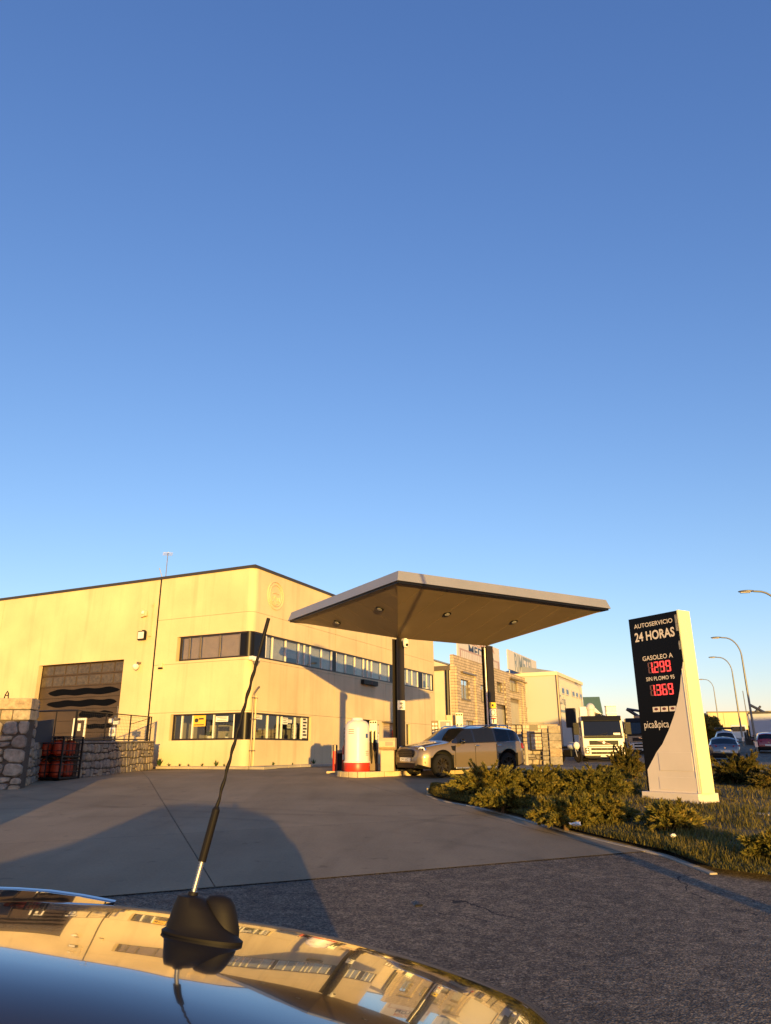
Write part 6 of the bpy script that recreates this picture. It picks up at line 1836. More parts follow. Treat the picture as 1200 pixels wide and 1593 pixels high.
# ------------------------------------------------------------------ lorries
M_LWHITE = paint('white_lorry_paint', (0.74, 0.70, 0.62), 0.0, 0.35, 0.5)
M_LDARK = paint('dark_lorry_paint', (0.03, 0.03, 0.035), 0.0, 0.3, 0.5)
def lorry(label, pos, heading, body, low, boom=True):
    t = thing('lorry', label, 'lorry', pos, heading, 'lorries parked in the side street')
    t.scale = (1, 1, 0.9)
    prof = [(0.0, 0.62), (0.05, 1.0), (0.04, 1.56), (-0.03, 1.68), (-0.28, 2.85), (-0.42, 2.98), (-1.95, 2.98), (-1.95, 0.62)]
    def fb(b):
        b.loop2([(x, -1.24, z) for x, z in prof], [(x, 1.24, z) for x, z in prof])
    part(t, 'cab', body, fb, bevel=0.06)
    part(t, 'windscreen', M_CGLASS, lambda b: b.hexa([(0.025, -1.13, 1.66), (0.025, 1.13, 1.66), (-0.2, 1.13, 1.66), (-0.2, -1.13, 1.66), (-0.21, -1.1, 2.72), (-0.21, 1.1, 2.72), (-0.4, 1.1, 2.72), (-0.4, -1.1, 2.72)]), bevel=0.03)
    part(t, 'sun_visor', M_BLACK, lambda b: b.hexa([(-0.1, -1.18, 2.66), (-0.1, 1.18, 2.66), (-0.4, 1.18, 2.72), (-0.4, -1.18, 2.72), (-0.22, -1.18, 2.98), (-0.22, 1.18, 2.98), (-0.42, 1.18, 3.0), (-0.42, -1.18, 3.0)]), bevel=0.02)
    part(t, 'scuttle', M_BLACK, lambda b: b.box(0.0, 0.075, -1.15, 1.15, 1.5, 1.65), bevel=0.02)
    for s_ in (-0.35, 0.4):
        part(t, 'wiper', M_BLACK, lambda b: b.cyl((0.05, s_, 1.68), (-0.01, s_ + 0.62, 1.86), 0.016, n=5))
    part(t, 'dashboard_paper', M_PLATE, lambda b: b.box(0.03, 0.034, 0.62, 1.02, 1.72, 1.85))
    gr = part(t, 'upper_grille', M_BLACK, lambda b: b.box(0.0, 0.075, -0.86, 0.86, 1.08, 1.36), bevel=0.02)
    part(gr, 'diagonal_bar', M_CHROME, lambda b: b.hexa([(0.076, 0.42, 1.10), (0.076, 0.38, 1.10), (0.076, -0.42, 1.34), (0.076, -0.38, 1.34), (0.09, 0.42, 1.12), (0.09, 0.38, 1.12), (0.09, -0.42, 1.36), (0.09, -0.38, 1.36)]))
    part(gr, 'round_badge', M_CHROME, lambda b: b.cyl((0.078, 0, 1.23), (0.1, 0, 1.23), 0.08, n=18))
    part(t, 'seam', M_UNDER, lambda b: b.box(0.02, 0.062, -1.0, 1.0, 0.97, 1.01))
    part(t, 'bumper', low, lambda b: b.hexa([(0.06, -1.2, 0.38), (0.06, 1.2, 0.38), (-0.6, 1.25, 0.38), (-0.6, -1.25, 0.38), (0.1, -1.18, 0.95), (0.1, 1.18, 0.95), (-0.6, 1.25, 0.95), (-0.6, -1.25, 0.95)]), bevel=0.05)
    for k in range(2):
        g2 = part(t, 'lower_grille', M_BLACK, lambda b: b.box(0.0, 0.125 - 0.01 * k, -0.78, 0.78, 0.74 - 0.25 * k, 0.88 - 0.25 * k), bevel=0.015)
        for j in range(4): part(g2, 'grille_bar', M_RIMD, lambda b: b.box(0.1, 0.13, -0.5 + 0.33 * j - 0.012, -0.5 + 0.33 * j + 0.012, 0.745 - 0.25 * k, 0.875 - 0.25 * k))
    for s_ in (-1, 1):
        hl = part(t, 'headlight', M_BLACK, lambda b: b.box(0.0, 0.118, s_ * 1.02 - 0.12, s_ * 1.02 + 0.12, 0.52, 0.9), bevel=0.02)
        for zz2 in (0.62, 0.79): part(hl, 'lens', M_LAMP, lambda b: b.ball((0.12, s_ * 1.02, zz2), 0.02, 0.075, 0.07, 12, 6), smooth=60)
        part(t, 'mirror', M_BLACK, lambda b: (b.box(-0.35, -0.15, s_ * 1.55 - 0.17, s_ * 1.55 + 0.17, 1.75, 2.55), b.cyl((-0.3, s_ * 1.2, 2.6), (-0.25, s_ * 1.5, 2.5), 0.03, n=6)), bevel=0.03)
        part(t, 'side_window', M_CGLASS, lambda b: b.hexa([(-0.35, s_ * 1.23, 1.7), (-1.3, s_ * 1.23, 1.7), (-1.3, s_ * 1.247, 1.7), (-0.35, s_ * 1.247, 1.7), (-0.5, s_ * 1.23, 2.65), (-1.3, s_ * 1.23, 2.65), (-1.3, s_ * 1.247, 2.65), (-0.5, s_ * 1.247, 2.65)]))
        part(t, 'door_handle', M_BLACK, lambda b: b.box(-1.3, -1.1, s_ * 1.245, s_ * 1.27, 1.45, 1.52))
        part(t, 'step', M_BLACK, lambda b: b.box(-0.9, -0.4, s_ * 0.95, s_ * 1.24, 0.3, 0.61))
        for xw in (-1.35, -4.6, -5.8):
            w = part(t, 'wheel', M_RUBBER, lambda b: b.cyl((xw, s_ * 0.92, 0.5), (xw, s_ * 1.22, 0.5), 0.5, n=26), smooth=40)
            part(w, 'rim', M_RIML, lambda b: b.cyl((xw, s_ * 1.18, 0.5), (xw, s_ * 1.235, 0.5), 0.27, 0.2, 18))
    part(t, 'front_skirt', M_BLACK, lambda b: b.box(-0.5, 0.09, -1.15, 1.15, 0.26, 0.375), bevel=0.02)
    pl_ = part(t, 'number_plate', M_PLATE, lambda b: b.box(0.08, 0.135, -0.26, 0.26, 0.31, 0.44))
    textobj('1857 GJK', 0.08, M_INK, pl_, (0, 1, 0), (0, 0, 1), (0.136, 0, 0.335), width=0.42, name='characters')
    part(t, 'chassis', M_UNDER, lambda b: b.box(-7.2, -1.96, -0.5, 0.5, 0.5, 0.95))
    if boom:
        part(t, 'flatbed', body, lambda b: b.box(-7.4, -2.1, -1.22, 1.22, 0.98, 1.15))
        part(t, 'side_locker', body, lambda b: b.box(-3.4, -2.2, -1.2, 1.2, 1.16, 2.3), bevel=0.03)
        bk = part(t, 'work_basket', body, lambda b: b.box(-3.1, -2.3, 0.62, 1.24, 2.75, 3.75), bevel=0.03)
        part(bk, 'basket_rail', M_STEEL, lambda b: (b.box(-3.12, -2.28, 0.6, 1.26, 3.76, 3.8), b.box(-2.29, -2.27, 0.6, 1.26, 3.25, 3.3)))
        part(t, 'control_box', body, lambda b: b.box(-3.0, -2.5, -1.05, -0.55, 2.4, 3.75), bevel=0.03)
        part(t, 'boom', body, lambda b: (b.cyl((-2.9, 0.45, 2.85), (-2.6, -0.35, 3.75), 0.19, n=12), b.cyl((-3.2, 0.5, 2.7), (-2.9, -0.3, 3.25), 0.12, n=10)), smooth=40)
        part(t, 'boom_head', M_SGW, lambda b: (b.ball((-2.6, -0.35, 3.65), 0.3, 0.3, 0.36, 16, 10), b.cyl((-2.6, -0.35, 3.0), (-2.6, -0.35, 3.7), 0.26, n=16)), smooth=50)
        part(t, 'slew_post', M_LDARK, lambda b: b.cyl((-3.0, -0.3, 2.3), (-2.75, -0.32, 3.1), 0.25, n=12), smooth=40)
        for k in range(5): part(t, 'hydraulic_hose', M_BLACK, lambda b: b.tube([(-2.6, 0.6 - 0.12 * k, 2.75), (-2.5, 0.5 - 0.12 * k, 3.1), (-2.55, 0.3 - 0.12 * k, 3.2 + 0.05 * k), (-2.6, 0.1 - 0.1 * k, 3.0)], 0.03, 5))
    else:
        part(t, 'crane', M_LDARK, lambda b: (b.box(-3.0, -2.3, -0.4, 0.4, 1.0, 3.3), b.cyl((-2.6, 0.0, 3.2), (-2.5, -0.9, 3.9), 0.15, n=8), b.cyl((-2.5, -0.9, 3.9), (-2.4, 0.5, 3.6), 0.12, n=8)), bevel=0.03)
        part(t, 'tipper_body', M_LDARK, lambda b: b.box(-7.4, -3.1, -1.22, 1.22, 1.0, 2.2))
    return t
tpz = lambda px, py, D: (lambda p: (p.x, p.y, gz(p.x, p.y) + 0.002))(at(px, py, D))
lorry('white flat fronted lorry with an aerial work platform facing the camera', tpz(943, 1190, 46), math.atan2(-0.985, -0.17), M_LWHITE, M_LWHITE)
lorry('dark lorry with pale bumper half hidden behind the price totem', tpz(1006, 1180, 58), math.atan2(-0.97, -0.25), M_LDARK, M_LWHITE, boom=False)
# ------------------------------------------------------------------ other cars
def simple(label, pos, heading, col, H=1.45, suv=False, rim=M_RIML, coupe=False):
    k = H / 1.45
    top = [(2.15, 0.5), (2.12, 0.68), (1.95, 0.78), (1.05, 0.92), (0.95, 0.95), (0.15, 1.36 * k), (-0.1, 1.42 * k), (-0.5, 1.45 * k), (-1.2, 1.43 * k)]
    top += [(-1.75, 1.36 * k), (-2.05, 1.0), (-2.15, 0.85), (-2.18, 0.5)] if not coupe else [(-1.45, 1.33), (-2.0, 1.02), (-2.12, 0.95), (-2.2, 0.8), (-2.22, 0.5)]
    sp = dict(top=top, belt=[(2.15, 0.62), (1.0, 0.88), (-1.8, 0.97), (-2.2, 0.88)], plan=[(2.15, 0.55), (1.9, 0.78), (1.4, 0.88), (-1.5, 0.89), (-2.0, 0.82), (-2.2, 0.68)], zlow=0.2, wheels=[1.3, -1.3], rw=0.32, ra=0.39, tw=0.21, tumble=0.42, n=70,
              screen=(0.15, 0.92), rear=(-2.0, -1.78) if not coupe else (-1.98, -1.42), side=[(-0.6, 0.55), (-1.4, -0.66)], mats={'body': col, 'roof': col, 'pillar': col, 'windscreen': M_CGLASS, 'rear_window': M_CGLASS, 'side_window': M_CGLASS, 'underbody': M_UNDER}, rim=rim)
    v = vehicle('parked_car', label, 'car', pos, heading, sp, 'cars in the street')
    xr = -2.2
    for s_ in (1, -1):
        part(v, 'tail_light', M_TAIL, lambda b: b.hexa([(-2.02, s_ * .45, .84), (-1.85, s_ * .86, .86), (-2.0, s_ * .84, .86), (-2.19, s_ * .45, .84), (-2.02, s_ * .45, .93), (-1.85, s_ * .85, .98), (-1.98, s_ * .82, .98), (-2.14, s_ * .45, .93)]), bevel=0.01)
        part(v, 'headlight', M_LAMP, lambda b: b.ball((1.93, s_ * 0.62, 0.66), 0.15, 0.14, 0.07), smooth=60)
    part(v, 'rear_bumper', M_BLACK, lambda b: b.hexa([(-2.0, -.8, .26), (-2.0, .8, .26), (-2.22, .7, .26), (-2.22, -.7, .26), (-2.0, -.84, .5), (-2.0, .84, .5), (-2.25, .72, .5), (-2.25, -.72, .5)]), bevel=0.03)
    pl_ = part(v, 'number_plate', M_PLATE, lambda b: b.box(-2.27, -2.2, -0.27, 0.27, 0.55, 0.67))
    part(v, 'rear_badge', M_CHROME, lambda b: b.cyl((-2.2, 0, 0.8), (-2.23, 0, 0.8), 0.05, n=14))
    mirror_pair(v, 0.65, 0.87, 0.95, col)
    return v
M_GREYC = paint('grey_metallic', (0.16, 0.165, 0.175), 0.6, 0.3)
M_WHC = paint('white_car_paint', (0.6, 0.6, 0.6), 0.0, 0.3)
M_REDC = paint('red_car_paint', (0.28, 0.012, 0.012), 0.1, 0.3)
hd = math.atan2(BX.y, BX.x)
p = G(1127, 1184); simple('grey hatchback seen from behind in the street right of the totem', p + BX * 2.0, hd + R(4), M_GREYC, 1.45, coupe=True)
p = G(1124, 1177); sv = simple('white tall car with loaded roof bars in front of the grey hatchback', (lambda q: Vector((q.x, q.y, gz(q.x, q.y))))(p + BX * 6.5 + Vector((0.2, 0, 0))), hd + R(4), M_WHC, 1.75)
for s_ in (1, -1): part(sv, 'roof_bar', M_BLACK, lambda b: b.cyl((0.0, s_ * .58, 1.78), (-1.4, s_ * .58, 1.78), 0.03, n=6))
part(sv, 'roof_load', M_BLACK, lambda b: (b.box(-1.5, 0.1, -0.6, 0.0, 1.8, 1.95), b.box(-1.4, 0.0, 0.05, 0.62, 1.8, 1.9)), bevel=0.03)
p = G(1197, 1172); rc = simple('dark red hatchback seen from behind at the right edge', (lambda q: Vector((q.x, q.y, gz(q.x, q.y))))(p + BX * 2), hd + R(2), M_REDC, 1.55)
# box lorry in front of the red car
pbx = at(1192, 1150, 76)
t = thing('box_lorry', 'pale grey box lorry parked in front of the red car', 'lorry', (pbx.x, pbx.y, gz(0, 76)), hd)
part(t, 'box_body', mat('pale_grey_box', (0.42, 0.44, 0.5), 0.5, var=0.08, vscale=0.8), lambda b: b.box(-0.0, 5.5, -1.25, 1.25, 0.9, 3.15), bevel=0.03)
part(t, 'box_edge', M_CAP, lambda b: b.box(-0.04, 5.5, -1.28, 1.28, 3.152, 3.3))
part(t, 'cab', M_LWHITE, lambda b: b.box(5.6, 7.2, -1.15, 1.15, 0.6, 2.6), bevel=0.1)
for s_ in (-1, 1):
    for xw in (0.9, 6.4): part(t, 'wheel', M_RUBBER, lambda b: b.cyl((xw, s_ * 0.85, 0.45), (xw, s_ * 1.15, 0.45), 0.45, n=22), smooth=40)
    part(t, 'tail_light', M_TAIL, lambda b: b.box(-0.05, 0.0, s_ * 1.0 - 0.15, s_ * 1.0 + 0.15, 0.95, 1.08))
part(t, 'lift_gear', M_LDARK, lambda b: (b.box(5.55, 6.6, -0.9, 0.9, 2.62, 3.6), b.cyl((6, -0.5, 3.5), (6.2, 0.9, 4.4), 0.15, n=8), b.cyl((6, 0.5, 3.5), (6.2, -0.2, 4.2), 0.12, n=8)), bevel=0.03)
# dark stepped hoarding left of the box lorry
t = thing('dark_hoarding', 'stepped dark boarded fence left of the grey box lorry', 'fence', (at(1170, 1160, 80).x, 80, gz(0, 80)), hd)
for k, (px, pyy) in enumerate(((1166, 1139), (1168, 1135), (1171, 1129), (1174, 1125.5), (1177, 1125))):
    z1 = at(px, pyy, 80 + 0.2 * k).z - gz(0, 80)
    part(t, 'board', M_CAP, lambda b: b.box(0.05 * k, 0.05 * k + 0.05, 0.42 - 0.24 * k - 0.1, 0.42 - 0.24 * k + 0.128, -0.3, z1))
# white vans further up
p = at(1152, 1150, 92)
t = thing('white_van', 'small white van far up the street left of the lamp post', 'van', (p.x, p.y, gz(0, 92)), hd)
part(t, 'body', M_WHC, lambda b: b.hexa([(-2.2, -.9, .35), (2.2, -.9, .35), (2.2, .9, .35), (-2.2, .9, .35), (-2.15, -.82, 1.95), (0.9, -.82, 1.95), (0.9, .82, 1.95), (-2.15, .82, 1.95)]), bevel=0.08)
part(t, 'rear_window', M_CGLASS, lambda b: b.box(-2.22, -2.17, -0.7, 0.7, 1.2, 1.75))
for s_ in (-1, 1):
    for xw in (-1.3, 1.4): part(t, 'wheel', M_RUBBER, lambda b: b.cyl((xw, s_ * 0.7, 0.32), (xw, s_ * 0.92, 0.32), 0.32, n=18), smooth=40)
# motorbike by the lorry
p = at(887, 1180, 44)
t = thing('motorbike', 'dark motorbike with pale fairing parked left of the white lorry', 'motorbike', (p.x, p.y, gz(0, 44)), R(-60))
for x in (-0.7, 0.7):
    w = part(t, 'wheel', M_RUBBER, lambda b: b.tube([(x + 0.26 * math.cos(a), 0, 0.31 + 0.26 * math.sin(a)) for a in [i * math.pi / 10 for i in range(21)]], 0.055, 8), smooth=60)
    part(w, 'rim', M_RIMD, lambda b: b.cyl((x, -0.03, 0.31), (x, 0.03, 0.31), 0.2, n=16))
part(t, 'engine', M_BLACK, lambda b: b.box(-0.35, 0.3, -0.18, 0.18, 0.3, 0.72), bevel=0.06)
part(t, 'tank', paint('blue_white_fairing', (0.4, 0.45, 0.55), 0.0, 0.3), lambda b: b.ball((0.2, 0, 0.86), 0.32, 0.16, 0.15), smooth=60)
part(t, 'seat', M_BLACK, lambda b: b.ball((-0.4, 0, 0.84), 0.45, 0.14, 0.08), smooth=60)
part(t, 'fairing', M_LWHITE, lambda b: b.ball((0.62, 0, 0.92), 0.16, 0.2, 0.22), smooth=60)
part(t, 'handlebar', M_STEEL, lambda b: b.tube([(0.4, -0.38, 1.12), (0.5, -0.1, 1.08), (0.5, 0.1, 1.08), (0.4, 0.38, 1.12)], 0.018, 6))
part(t, 'fork', M_STEEL, lambda b: (b.cyl((0.7, -0.08, 0.31), (0.5, -0.08, 1.05), 0.025, n=6), b.cyl((0.7, 0.08, 0.31), (0.5, 0.08, 1.05), 0.025, n=6)))
# black projecting sign board left of the lorry
p = at(889, 1117, 52)
t = thing('hanging_sign', 'black box sign on a post left of the white lorry cab', 'sign', (p.x, p.y, gz(0, 52)), R(-20))
zc = p.z - gz(0, 52)
part(t, 'box', M_BLACK, lambda b: b.box(-0.35, 0.32, -0.3, 0.3, zc - 0.65, zc + 0.65), bevel=0.03)
part(t, 'post', M_POSTST, lambda b: b.cyl((0.0, 0.35, 0), (0.0, 0.35, zc), 0.06, n=8))
# ------------------------------------------------------------------ street lamps on the right, arms to the left
M_LPOST = mat('lamp_post_paint', (0.16, 0.16, 0.15), 0.45, 0.6)
def lamp(base, label, H=8.9, arm=1.3, first=[None]):
    if first[0] is None:
        t = thing('street_lamp', label, 'street lamp', base, 0, 'curved arm street lamps along the road')
        b = MB()
        pts = [(0, 0, -0.3), (0, 0, 3), (0, 0, 6), (0, 0, H - 1.6)]
        for k in range(1, 9):
            a = R(90) * k / 8
            pts.append((-1.1 * (1 - math.cos(a)), 0, H - 1.6 + 1.5 * math.sin(a)))
        pts.append((-arm, 0, H - 0.08))
        rad = [0.095, 0.085, 0.07, 0.06] + [0.05] * 9
        b.tube(pts, rad, 10); b.build('pole', M_LPOST, t, smooth=40)
        hd_ = part(t, 'lamp_head', M_LPOST, lambda b: b.ball((-arm - 0.35, 0, H - 0.06), 0.42, 0.15, 0.07, 14, 8), smooth=60)
        part(hd_, 'lens', M_LENS, lambda b: b.box(-arm - 0.65, -arm - 0.15, -0.1, 0.1, H - 0.14, H - 0.11))
        part(t, 'base_door', M_STEEL, lambda b: b.box(-0.1, 0.1, -0.11, -0.07, 0.5, 0.9))
        first[0] = t
    else:
        t = copy_tree(first[0]); t['label'] = label; t.location = base
    t.rotation_euler = (0, 0, R(-15))
    return t
LB = lambda px, py, D: (lambda p: (p.x, p.y, gz(p.x, p.y)))(at(px, py, D))
l1 = LB(1170.5, 1120, 57)
lamp(l1, 'tallest fully visible curved street lamp right of the totem')
lamp(LB(1156, 1150, 75), 'middle curved street lamp behind the parked white tall car')
lamp(LB(1121, 1140, 115), 'farthest and smallest curved street lamp right of the totem')
step = (Vector(LB(1156, 1150, 75)) - Vector(l1))
l0 = at(1232, 1020, 38)
lamp((l0.x, 38, gz(0, 38)), 'street lamp whose dark head only enters at the right edge')
lamp((5.15, 1.0, gz(0, 1)), 'street lamp behind the photographer whose shadow crosses the asphalt')
p = at(1167, 1140, 100)
t = thing('thin_pole', 'thin bare pole between the two nearer street lamps', 'pole', (p.x, p.y, gz(0, 100)))
part(t, 'shaft', M_LPOST, lambda b: b.cyl((0, 0, -0.3), (-0.05, 0, at(1152, 1075, 100).z - gz(0, 100)), 0.07, 0.05, 8))
# ------------------------------------------------------------------ gate and pillars left of the lorry
D4 = 37.5
pw = lambda px, py, D=D4: at(px, py, D)
def blockpillar(name, label, x0, x1, ytop, ybot, D, nb, mts=M_STONE):
    a, c_ = pw(x0, ybot, D), pw(x1, ybot, D)
    base = gz(0, D); top = pw((x0 + x1) / 2, ytop, D).z
    t = thing(name, label, 'pillar', ((a.x + c_.x) / 2, D, base), R(-8))
    w = c_.x - a.x; h = (top - base) / nb
    for k in range(nb):
        j = rnd.uniform(-0.015, 0.015)
        part(t, 'granite_block', rnd.choice(mts[:3]), lambda b: b.box(-w / 2 + j, w / 2 + j, -0.3, 0.3, k * h + 0.008 - (0.2 if k == 0 else 0), (k + 1) * h - 0.008), bevel=0.025)
    return t
blockpillar('gate_pillar', 'pale granite block pillar left of the motorbike', 857.5, 876, 1129, 1192, D4, 5)
wall_between('low_stone_wall', 'low dark rubble wall behind the juniper left of the granite pillar', (pw(815, 1190, D4 + .3).x, D4 + .3, gz(0, D4)), (pw(857, 1190, D4 + .3).x, D4 + .3, gz(0, D4)), (pw(830, 1166, D4).z - gz(0, D4),) * 2, 0.3, 21, row=0.25, coping=False)
t = blockpillar('gate_pillar', 'narrow rubble pillar between the mesh gate and the granite pillar', 846, 856.5, 1134, 1192, D4 + .25, 8)
t = thing('mesh_gate', 'black framed gate with horizontal wires beside the granite pillar', 'gate', (pw(829, 1190).x, D4 + 0.15, gz(0, D4)), R(-4))
x1g = pw(848, 1190).x - pw(829, 1190).x
zt_g, zb_g = pw(838, 1141).z - gz(0, D4), pw(838, 1167.5).z - gz(0, D4)
part(t, 'frame', M_IRON, lambda b: (b.cyl((0, 0, zb_g), (0, 0, zt_g), 0.035, n=6), b.cyl((0, 0, zt_g), (x1g, 0, zt_g), 0.03, n=6), b.cyl((0, 0, zb_g), (x1g, 0, zb_g), 0.025, n=6), b.cyl((x1g, 0, zb_g), (x1g, 0, zt_g), 0.03, n=6)))
for k in range(1, 5):
    z = zb_g + (zt_g - zb_g) * k / 5
    part(t, 'wire', M_IRON, lambda b: b.cyl((0, 0, z), (x1g, 0, z), 0.008, n=4))
t = thing('concrete_bollard', 'tall pale concrete post in front of the rubble wall right of the beige car', 'post', (pw(820, 1185, 36.5).x, 36.5, gz(0, 36.5)))
part(t, 'shaft', M_KERB, lambda b: b.lathe([(0.09, -0.2), (0.09, at(820, 1157, 36.5).z - gz(0, 36.5)), (0.02, at(820, 1156, 36.5).z - gz(0, 36.5))], 12), smooth=40)
t = blockpillar('gate_pillar', 'dark narrow stone pillar above the concrete post right of the beige car', 816.5, 822.5, 1136, 1192, D4 + .6, 9)
t = thing('mesh_fence', 'black mesh fence panels behind the rear of the beige car', 'fence', (pw(780, 1190, D4 + 1).x, D4 + 1, gz(0, D4)), R(-2))
wf = pw(816, 1190, D4 + 1).x - pw(780, 1190, D4 + 1).x
zt_g = at(800, 1128, D4 + 1).z - gz(0, D4)
for f_ in (0.0, 0.36, 0.74, 1.0): part(t, 'fence_post', M_IRON, lambda b: b.cyl((wf * f_, 0, 0), (wf * f_, 0, zt_g), 0.035, n=6))
for z in (zt_g, zt_g * 0.72, 0.2): part(t, 'rail', M_IRON, lambda b: b.cyl((0, 0, z), (wf, 0, z), 0.025, n=6))
b = MB()
for k in range(1, 12): b.cyl((0, 0, zt_g * k / 12), (wf, 0, zt_g * k / 12), 0.006, n=3)
for k in range(1, 16): b.cyl((wf * k / 16, 0, 0.1), (wf * k / 16, 0, zt_g), 0.006, n=3)
b.build('wire_mesh', M_IRON, t)
t = thing('block_yard_wall', 'pale block yard wall behind the mesh fence and gate', 'wall', (pw(770, 1190, 41).x, 41, gz(0, 41)), R(-2))
part(t, 'wall', masonry('yard_blocks', (0.5, 0.42, 0.31), (0.44, 0.36, 0.27), (0.25, 0.2, 0.15), 0.4, 0.2, 0.015), lambda b: b.box(0, pw(872, 1190, 41).x - pw(770, 1190, 41).x, 0, 0.2, -0.2, at(820, 1127, 41).z - gz(0, 41)))
part(t, 'sign_plate', M_CAP, lambda b: b.box(2.0, 2.45, -0.03, -0.004, 1.7, 2.0))
# ------------------------------------------------------------------ verge
fr_px = [(667, 1238), (676, 1243), (700, 1249), (740, 1256), (800, 1271), (852, 1286.5), (947, 1311), (1038, 1332), (1114, 1361), (1194, 1372), (1330, 1384)]
front = [G(*q) for q in fr_px]
bk_w = [(front[0].x + 0.25, front[0].y + 0.55), (front[1].x + .5, front[1].y + 1.2), (3.4, 22.4), (5.0, 23.6), (7.0, 25.5), (9.0, 27.5), (11.5, 28.5), (14, 29), (17, 29), (21, 29), (26, 29)]
def vbump(t_, x, y):
    e = min(t_, 1 - t_) * 4
    return 0.075 + 0.16 * min(1, e) + 0.03 * math.sin(x * 2.1 + y) * min(1, e)
NV = 14
def resample(pts, n):
    pts = [Vector((p[0], p[1], 0)) for p in pts]
    d = [0.0]
    for a, b_ in zip(pts, pts[1:]): d.append(d[-1] + (b_ - a).length)
    out = []
    for i in range(n):
        s_ = d[-1] * i / (n - 1)
        k = max(j for j in range(len(d) - 1) if d[j] <= s_ + 1e-9)
        f_ = (s_ - d[k]) / max(1e-6, d[k + 1] - d[k])
        out.append(pts[k].lerp(pts[k + 1], min(1, f_)))
    return out
def densify(pts, m_):      # keep point-to-point pairing between the two edges
    out = []
    for a, c_ in zip(pts, pts[1:]):
        for k in range(m_):
            f_ = k / m_
            out.append((a[0] + (c_[0] - a[0]) * f_, a[1] + (c_[1] - a[1]) * f_))
    out.append((pts[-1][0], pts[-1][1]))
    return out
fd_, bd_ = densify([(p.x, p.y) for p in front], 6), densify(bk_w, 6)
def verge_pt(u, t_):
    i = min(int(u), len(fd_) - 2); f_ = u - i
    a = (fd_[i][0] + (fd_[i + 1][0] - fd_[i][0]) * f_, fd_[i][1] + (fd_[i + 1][1] - fd_[i][1]) * f_)
    c_ = (bd_[i][0] + (bd_[i + 1][0] - bd_[i][0]) * f_, bd_[i][1] + (bd_[i + 1][1] - bd_[i][1]) * f_)
    x, y = a[0] + (c_[0] - a[0]) * t_, a[1] + (c_[1] - a[1]) * t_
    return x, y, gz(x, y) + vbump(t_, x, y)
M_SOIL = mat('dry_grass_soil', (0.10, 0.075, 0.03), 0.95, var=0.5, vscale=2.5, bump=0.6, bscale=25, bdist=0.03)
b = MB()
for i in range(len(fd_)):
    for k in range(NV + 1):
        b.v.append(verge_pt(min(i, len(fd_) - 1.0001), k / NV))
for i in range(len(fd_) - 1):
    for k in range(NV): b.f.append((i * (NV + 1) + k, (i + 1) * (NV + 1) + k, (i + 1) * (NV + 1) + k + 1, i * (NV + 1) + k + 1))
vg = b.build('verge', M_SOIL, smooth=60)
tag(vg, 'grassy planted verge around the price totem', 'verge', kind='structure')
# flush kerb stones along the front edge
kb = thing('verge_kerb', 'narrow concrete kerb stones edging the planted verge', 'kerb', kind='structure')
fl = resample([(p.x, p.y) for p in front[:9]], 26)
def strip_stone(p, q, w0, w1, h, parent, mt):
    d = (q - p).normalized(); n = Vector((d.y, -d.x, 0))
    pts = [p + d * .006 + n * w0, q - d * .006 + n * w0, q - d * .006 - n * w1, p + d * .006 - n * w1]
    b = MB(); b.loop2([(v.x, v.y, gz(v.x, v.y) - 0.1) for v in pts], [(v.x, v.y, gz(v.x, v.y) + h) for v in pts]); return b.build('kerb_stone', mt, parent, bevel=0.01)
for a, c_ in zip(fl, fl[1:]): strip_stone(a, c_, 0.07, 0.03, 0.02, kb, M_KERB)
nose = [front[0], Vector((front[0].x + 0.02, front[0].y + 0.45, 0)), Vector((front[0].x + 0.3, front[0].y + 0.75, 0)), Vector((front[0].x + 0.95, front[0].y + 0.95, 0)), Vector((front[0].x + 1.6, front[0].y + 1.35, 0))]
for a, c_ in zip(nose, nose[1:]): strip_stone(Vector((c_.x, c_.y, 0)), Vector((a[0], a[1], 0)), 0.04, 0.16, 0.17, kb, M_KY)
# concrete footing right of the totem
b = MB(); b.box(-0.25, 1.1, -1.5, 0.25, -0.5, -0.06)
ft = thing('totem_footing', 'low concrete slab the price totem stands on', 'footing', tot.location, CROT, kind='structure')
b.build('slab', M_KY, ft, bevel=0.03)
# ---- grass
M_GRASS = leafmat('verge_grass', (0.045, 0.045, 0.010), (0.115, 0.10, 0.02), (0.26, 0.19, 0.045), 0.9)
def tri_mesh(name, P, mt, parent=None, quad=False):
    P = np.asarray(P, dtype=np.float32)
    n = P.shape[0]; k = P.shape[1]
    me = bpy.data.meshes.new(name)
    me.vertices.add(n * k); me.vertices.foreach_set('co', P.reshape(-1))
    me.loops.add(n * k); me.loops.foreach_set('vertex_index', np.arange(n * k, dtype=np.int32))
    me.polygons.add(n); me.polygons.foreach_set('loop_start', np.arange(0, n * k, k, dtype=np.int32))
    me.update(calc_edges=True)
    me.validate()
    me.materials.append(mt)
    return link(name, me, parent)
rs = np.random.RandomState(4)
N_ = 70000
U_ = rs.uniform(0.3, len(fd_) - 1.01, N_) ** 1.0; T_ = rs.uniform(0.0, 1, N_) ** 1.6
base_ = np.array([verge_pt(u, t_) for u, t_ in zip(U_, T_)])
patchy = np.sin(base_[:, 0] * 1.7 + 0.6) * np.sin(base_[:, 1] * 1.3) + 0.5 * np.sin(base_[:, 0] * 4.1 + base_[:, 1] * 3.3)
h_ = (0.03 + 0.05 * np.clip(patchy + 0.6, 0, 1.5)) * rs.uniform(0.5, 1.4, N_)
ang = rs.uniform(0, 6.283, N_); ln = rs.uniform(0.2, 1.0, N_)
tip = base_ + np.stack([np.cos(ang) * h_ * ln, np.sin(ang) * h_ * ln, h_], 1)
wd = np.stack([-np.sin(ang), np.cos(ang), np.zeros(N_)], 1) * (0.007 + 0.006 * rs.rand(N_, 1))
